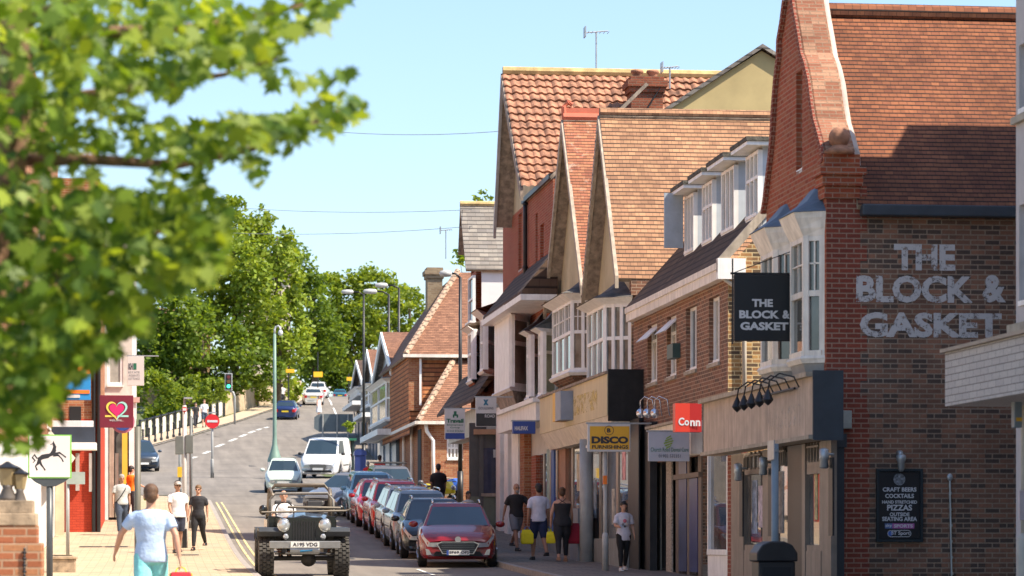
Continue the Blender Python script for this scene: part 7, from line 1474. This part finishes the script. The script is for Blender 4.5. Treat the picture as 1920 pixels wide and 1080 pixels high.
    if cap:
        b = MB(); b.ell(hc + Vector((0, .01, .06)), (.088, .106, .075), 14, 8); b.mesh([tuple(hc + Vector(q)) for q in ((-.07, -.08, .055), (.07, -.08, .055), (.06, -.17, .045), (-.06, -.17, .045), (-.07, -.08, .065), (.07, -.08, .065), (.06, -.17, .055), (-.06, -.17, .055))], [(0, 1, 2, 3), (4, 5, 6, 7), (0, 1, 5, 4), (2, 3, 7, 6), (1, 2, 6, 5), (0, 3, 7, 4)]); b.build('cap', cap, t, smooth=True)
    for sd in (-1, 1):
        b = MB(); b.ell(hc + Vector((sd * .031, -.083, .01)), (.024, .01, .015) if glasses else (.011, .006, .006), 8, 6)
        if glasses: b.tube([hc + Vector((sd * .05, -.08, .012)), hc + Vector((sd * .08, 0, .01))], .003, 4)
        b.build('sunglasses' if glasses else 'eye', BLK if glasses else P('eye dark', (.04, .03, .025), .2, var=0), t, smooth=True)
    for hp_, kn, an in hips:
        b = MB(); b.loft([[(an.x + x * 1.12, an.y + y, an.z + dz + z) for x, y in ((-.036, .06), (.036, .06), (.043, -.02), (.047, -.1), (.035, -.175), (0, -.195), (-.035, -.175), (-.047, -.1), (-.043, -.02))] for z in (-.085, -.06)] + [[(an.x + x, an.y + .01 + y, an.z + dz + .0) for x, y in ((-.036, .05), (.036, .05), (.038, 0), (.036, -.04), (.03, -.09), (0, -.1), (-.03, -.09), (-.036, -.04), (-.038, 0))]]); b.build('shoe', shoe or BLK, t, smooth=False, bevel=.008)
    t['_h'] = [(tuple(q[2] + q[3] * .11)) for q in H_]; return t, H_, hc, s
def held(t, H_, i, name, label, cat, m, size=(.16, .07, .22), drop=.1, s=1., m2=None):
    p = H_[i][2] + H_[i][3] * .11; w = t.matrix_basis @ p; e = bpy.data.objects.new(name, None); COL.objects.link(e); e.location = w; e.rotation_euler = t.rotation_euler; e['_o'] = (0., 0., 0.); tag(e, label, cat)
    a, c, d = size; b = MB(); b.loft([[(x * k, y * k2, z) for x, y in ((-a, -c), (a, -c), (a, c), (-a, c))] for z, k, k2 in ((-drop - d * 2, .86, .8), (-drop - d * 1.7, 1, 1.1), (-drop - d * .6, .95, 1.), (-drop, .8, .5))]); b.build('bag_body', m, e, bevel=.015)
    b = MB(); 
    for y in (-c * .4, c * .4): b.tube([(-a * .45, y, -drop), (-a * .3, y * .5, -drop * .3), (0, 0, .0), (a * .3, y * .5, -drop * .3), (a * .45, y, -drop)], .008, 5)
    b.build('handle', m2 or m, e)
    if m2: b = MB(); b.box((-a * .95, -c * 1.12, -drop - d * .5), (a * .95, -c * .95, -drop - d * .1)); b.build('bag_trim', m2, e)
    return e
HB_ = P('brown hair', (.1, .05, .025), .7, var=.3, vs=40); HK = P('dark hair', (.02, .014, .012), .6, var=.3, vs=40); HLg = P('fair hair', (.17, .095, .045), .7, var=.3, vs=40); HGy = P('grey hair', (.3, .28, .26), .8, var=.2, vs=40)
WSH = P('white shoe', (.6, .6, .58), .6); BRN = P('brown shoe', (.08, .04, .025), .6)
t, H_, _, s = person('man in pale blue tee and aqua shorts walking away, nearest on the pavement', 283, 34.5, 1.79, pi, SKIN, cloth('pale blue cotton', (.42, .55, .75)), cloth('aqua cotton', (.22, .6, .62)), HB_, ((20, 6), (-14, 26)), ((-22, 22, 14), (22, 34, 14)), .34, .42, vox=.0085, shoe=WSH, topl=.86, fat=1.04)
held(t, H_, 0, 'shopping_bag', 'red and yellow bag in the hand of the man in pale blue', 'bag', cloth('red cloth', (.5, .02, .03)), (.14, .07, .16), .06, m2=cloth('yellow cloth', (.7, .6, .03)))
t, H_, _, s = person('man in white tee, dark patterned shorts and pale cap facing the camera', 333, 74, 1.8, .25, SKD, cloth('white cotton', (.72, .72, .72)), cloth('navy check cotton', (.03, .035, .06)), HK, ((6, 4), (-8, 12)), ((14, 8, 30), (-8, 10, 14)), .36, .46, fat=1.1, cap=P('pale cap', (.4, .36, .33), .8), glasses=True, topl=.86)
t, H_, _, s = person('woman all in black with sunglasses striding down the left pavement', 372, 75.8, 1.68, -.25, SKIN, cloth('black jersey', (.025, .025, .03)), cloth('black denim', (.015, .015, .018)), HLg, ((14, 4), (-16, 30)), ((12, 10, 14), (-16, 12, 20)), .36, .97, fem=1, glasses=True, bun=False)
t, H_, _, s = person('man in pale grey tee with dark strap across his chest on the left pavement', 228, 85.5, 1.76, .2, SKD, cloth('pale grey cotton', (.45, .47, .46)), cloth('slate denim', (.05, .07, .11)), HGy, ((12, 5), (-14, 22)), ((6, 14, 20), (-12, 10, 30)), .36, .97, fat=1.06, shoe=WSH, topl=.88)
b = MB(); b.tube([(.14, .1, 1.44), (.15, -.02, 1.5), (.08, -.155, 1.33), (-.05, -.175, 1.12), (-.19, -.11, .95), (-.2, .06, .95)], .014, 6); b.build('shoulder_strap', BLK, t)
t, H_, _, s = person('person in a bright orange top with a dark backpack and green bag', 246, 95, 1.78, 2.2, SKIN, cloth('bright orange cotton', (.8, .2, .01)), cloth('dark trouser cloth', (.03, .03, .04)), HK, ((5, 3), (-6, 10)), ((30, 8, 40), (25, 8, 50)), .36, .97)
held(t, H_, 0, 'carrier_bag', 'lime green bag held by the person in orange', 'bag', cloth('lime cloth', (.2, .5, .03)), (.13, .06, .17), .05)
t, H_, hc_, s = person('bearded man in black tee and grey shorts with sunglasses, left of the shopping trio', 968, 75.3, 1.76, .3, SKD, cloth('black cotton', (.018, .018, .02)), cloth('grey cotton', (.17, .18, .2)), None, ((20, 5), (-26, 20)), ((-22, 16, 10), (30, 30, 110)), .4, .46, fat=1.06, glasses=True, topl=.88)
b = MB(); b.ell(tuple(hc_ + Vector((0, -.055, -.085))), (.05, .04, .045), 10, 8); b.build('beard', HGy, t, smooth=True)
t, H_, _, s = person('man in white tee and navy shorts carrying yellow bags, middle of the trio', 1010, 69.3, 1.8, pi + .15, SKD, cloth('lilac white cotton', (.62, .62, .72)), cloth('navy cotton', (.015, .025, .07)), HK, ((-14, 26), (14, 5)), ((6, 10, 8), (-4, 12, 14)), .4, .5, fat=1.04, topl=.88)
YB_ = cloth('yellow plastic', (.75, .62, .02)); BLB = cloth('blue print', (.1, .2, .45))
held(t, H_, 1, 'carrier_bag', 'yellow carrier bag with blue print, leftmost of the yellow bags', 'bag', YB_, (.15, .06, .17), .08, m2=BLB); held(t, H_, 0, 'carrier_bag', 'yellow carrier bag hanging between the man in navy shorts and the woman', 'bag', YB_, (.1, .06, .17), .06, m2=BLB)
t, H_, _, s = person('woman in a strappy black jumpsuit seen from behind with a red shoulder bag', 1054, 68.3, 1.72, pi - .1, SKIN, cloth('black jersey', (.025, .025, .03)), cloth('black jersey', (.025, .025, .03)), HB_, ((16, 6), (-10, 16)), ((8, 10, 20), (-10, 14, 30)), .3, .93, fat=1.16, fem=1, bun=True, sleeveless=True, shoe=P('sandal tan', (.35, .18, .1), .7), topl=.84)
b = MB()
for sd in (-1, 1): b.tube([(sd * .1, .12, 1.36), (-sd * .05, .135, 1.45), (-sd * .09, .05, 1.5)], .008, 5)
b.build('strap', BLK, t)
held(t, H_, 0, 'handbag', 'dark red handbag on the right of the woman in black', 'bag', cloth('dark red leather', (.3, .012, .03)), (.2, .08, .24), -.1); held(t, H_, 1, 'carrier_bag', 'small yellow carrier bag tilted beside the jumpsuit leg', 'bag', YB_, (.11, .05, .14), .08, m2=BLB)
t, H_, hc_, s = person('girl in a long white printed tee and black leggings looking down, right of the trio', 1169, 61.3, 1.44, .1, SKIN, cloth('white lilac cotton', (.6, .58, .64)), cloth('black legging', (.012, .012, .014)), HK, ((8, 4), (-8, 14)), ((14, 14, 70), (-6, 16, 30)), .42, .97, fem=1, topl=.76, bun=False, shoe=WSH)
for dx_, dz_, c, r in ((0, 0, (.6, .15, .2), .05), (-.05, -.09, (.2, .2, .22), .035), (.05, -.09, (.5, .4, .35), .04), (0, -.14, (.1, .1, .1), .03)):
    b = MB(); b.lathe((dx_, -.138, 1.27 + dz_), [(r, 0), (r * .8, -.012), (.01, -.014)], 10, 'y'); b.build('printed_motif', P('print %.1f' % c[0], c, .7), t)
# driver
J0 = J_.matrix_basis @ Vector((-.34, 2.28, .0)); 
drv = person('bald man in a white tee at the wheel of the off roader', 0, 0, 1.75, 0, SKIN, cloth('white cotton', (.72, .72, .72)), cloth('slate denim', (.05, .07, .11)), None, ((78, 60), (78, 60)), ((38, 10, 42), (38, 10, 42)), .4, .97, pos=(J0.x * CT + J0.y * ST, -J0.x * ST + J0.y * CT, J0.z), sit=.05)
# distant figures
person('person in dark clothes, left of the pair on the hill pavement by the parapet', 367, 0, 1.68, .2, SKIN, cloth('black cotton', (.018, .018, .02)), cloth('dark trouser cloth', (.03, .03, .04)), HK, base=806, vox=.02, bl=.97); person('person in a white shirt and dark shorts, right of the pair on the hill pavement', 383, 0, 1.85, 0, SKIN, cloth('white cotton', (.72, .72, .72)), cloth('slate denim', (.05, .07, .11)), HLg, base=805, vox=.02)
person('woman in a white dress crossing the hill road', 598, 0, 1.68, .5, SKIN, None, None, HB_, base=786, vox=.02, pav=False, dress=cloth('white cotton', (.72, .72, .72)), fem=1); person('person in a white top on the far left pavement above the navy hatchback', 529, 0, 1.7, pi, SKIN, cloth('white cotton', (.72, .72, .72)), cloth('dark trouser cloth', (.03, .03, .04)), HK, base=764, vox=.02, bl=.97)
person('person in a red top near the blue street bin', 712, 118, 1.72, 2.6, SKIN, cloth('bright red cotton', (.6, .02, .02)), cloth('dark trouser cloth', (.03, .03, .04)), HK, vox=.018, bl=.97); person('child in a red top beside the blue street bin', 690, 119, 1.45, 2.8, SKIN, cloth('bright red cotton', (.6, .02, .02)), cloth('dark trouser cloth', (.03, .03, .04)), HGy, vox=.018, bl=.97)
person('man in a black tee seen from behind above the parked car roofs', 822, 98, 1.78, pi, SKD, cloth('black cotton', (.018, .018, .02)), cloth('dark trouser cloth', (.03, .03, .04)), HK, vox=.015, bl=.97, fat=1.2, topl=.86); person('dark haired girl in a pale top beside the dark red hatchback', 878, 80, 1.42, .3, SKD, cloth('pale grey cotton', (.45, .47, .46)), cloth('dark trouser cloth', (.03, .03, .04)), HK, vox=.012, bl=.97, fem=1, long_hair=.15)
# parked motorcycles by the clay roofed house
for i, (px, Y, c, lab) in enumerate(((846, 102, (.75, .6, .02), 'yellow and black motorcycle parked outside the clay roofed house'), (858, 106, (.04, .12, .5), 'blue and white motorcycle parked behind the yellow one'))):
    u, v = UV(px, Y); z0 = gs(u, v) + PV; t = thing('motorcycle', lab, 'motorcycle', (u, v, z0), yaw=TH + .5); pm = paint('bike paint %d' % i, c)
    for y in (0, 1.4): b = MB(); b.lathe((0, y, .32), [(.22, -.05), (.3, -.05), (.32, 0), (.3, .05), (.22, .05)], 18, 'x'); b.build('wheel', RUB, t)
    b = MB(); b.loft([[(x * w_, y, z_ + z * h_) for x, z in ((-1, -.5), (1, -.5), (1, .3), (.5, 1), (-.5, 1), (-1, .3))] for y, w_, z_, h_ in ((-.15, .08, .75, .15), (.1, .22, .8, .3), (.5, .2, .75, .3), (.9, .15, .75, .2), (1.5, .1, .95, .1))]); b.build('fairing', pm, t, bevel=.02)
    b = MB(); b.tube([(-.35, .2, 1.1), (0, .12, 1.08), (.35, .2, 1.1)], .02, 6); b.tube([(0, 0, .32), (0, .2, 1.08)], .04, 6); b.build('handlebar', BLK, t); b = MB(); b.box((-.12, .8, .88), (.12, 1.4, .98)); b.build('saddle', BLK, t, bevel=.03); b = MB(); b.ell((0, -.14, .88), (.1, .06, .09)); b.build('headlight', LAMPG, t, smooth=True)
# tidy helper properties
for o in bpy.data.objects:
    for k_ in ('_o', '_h'):
        if k_ in o.keys(): del o[k_]
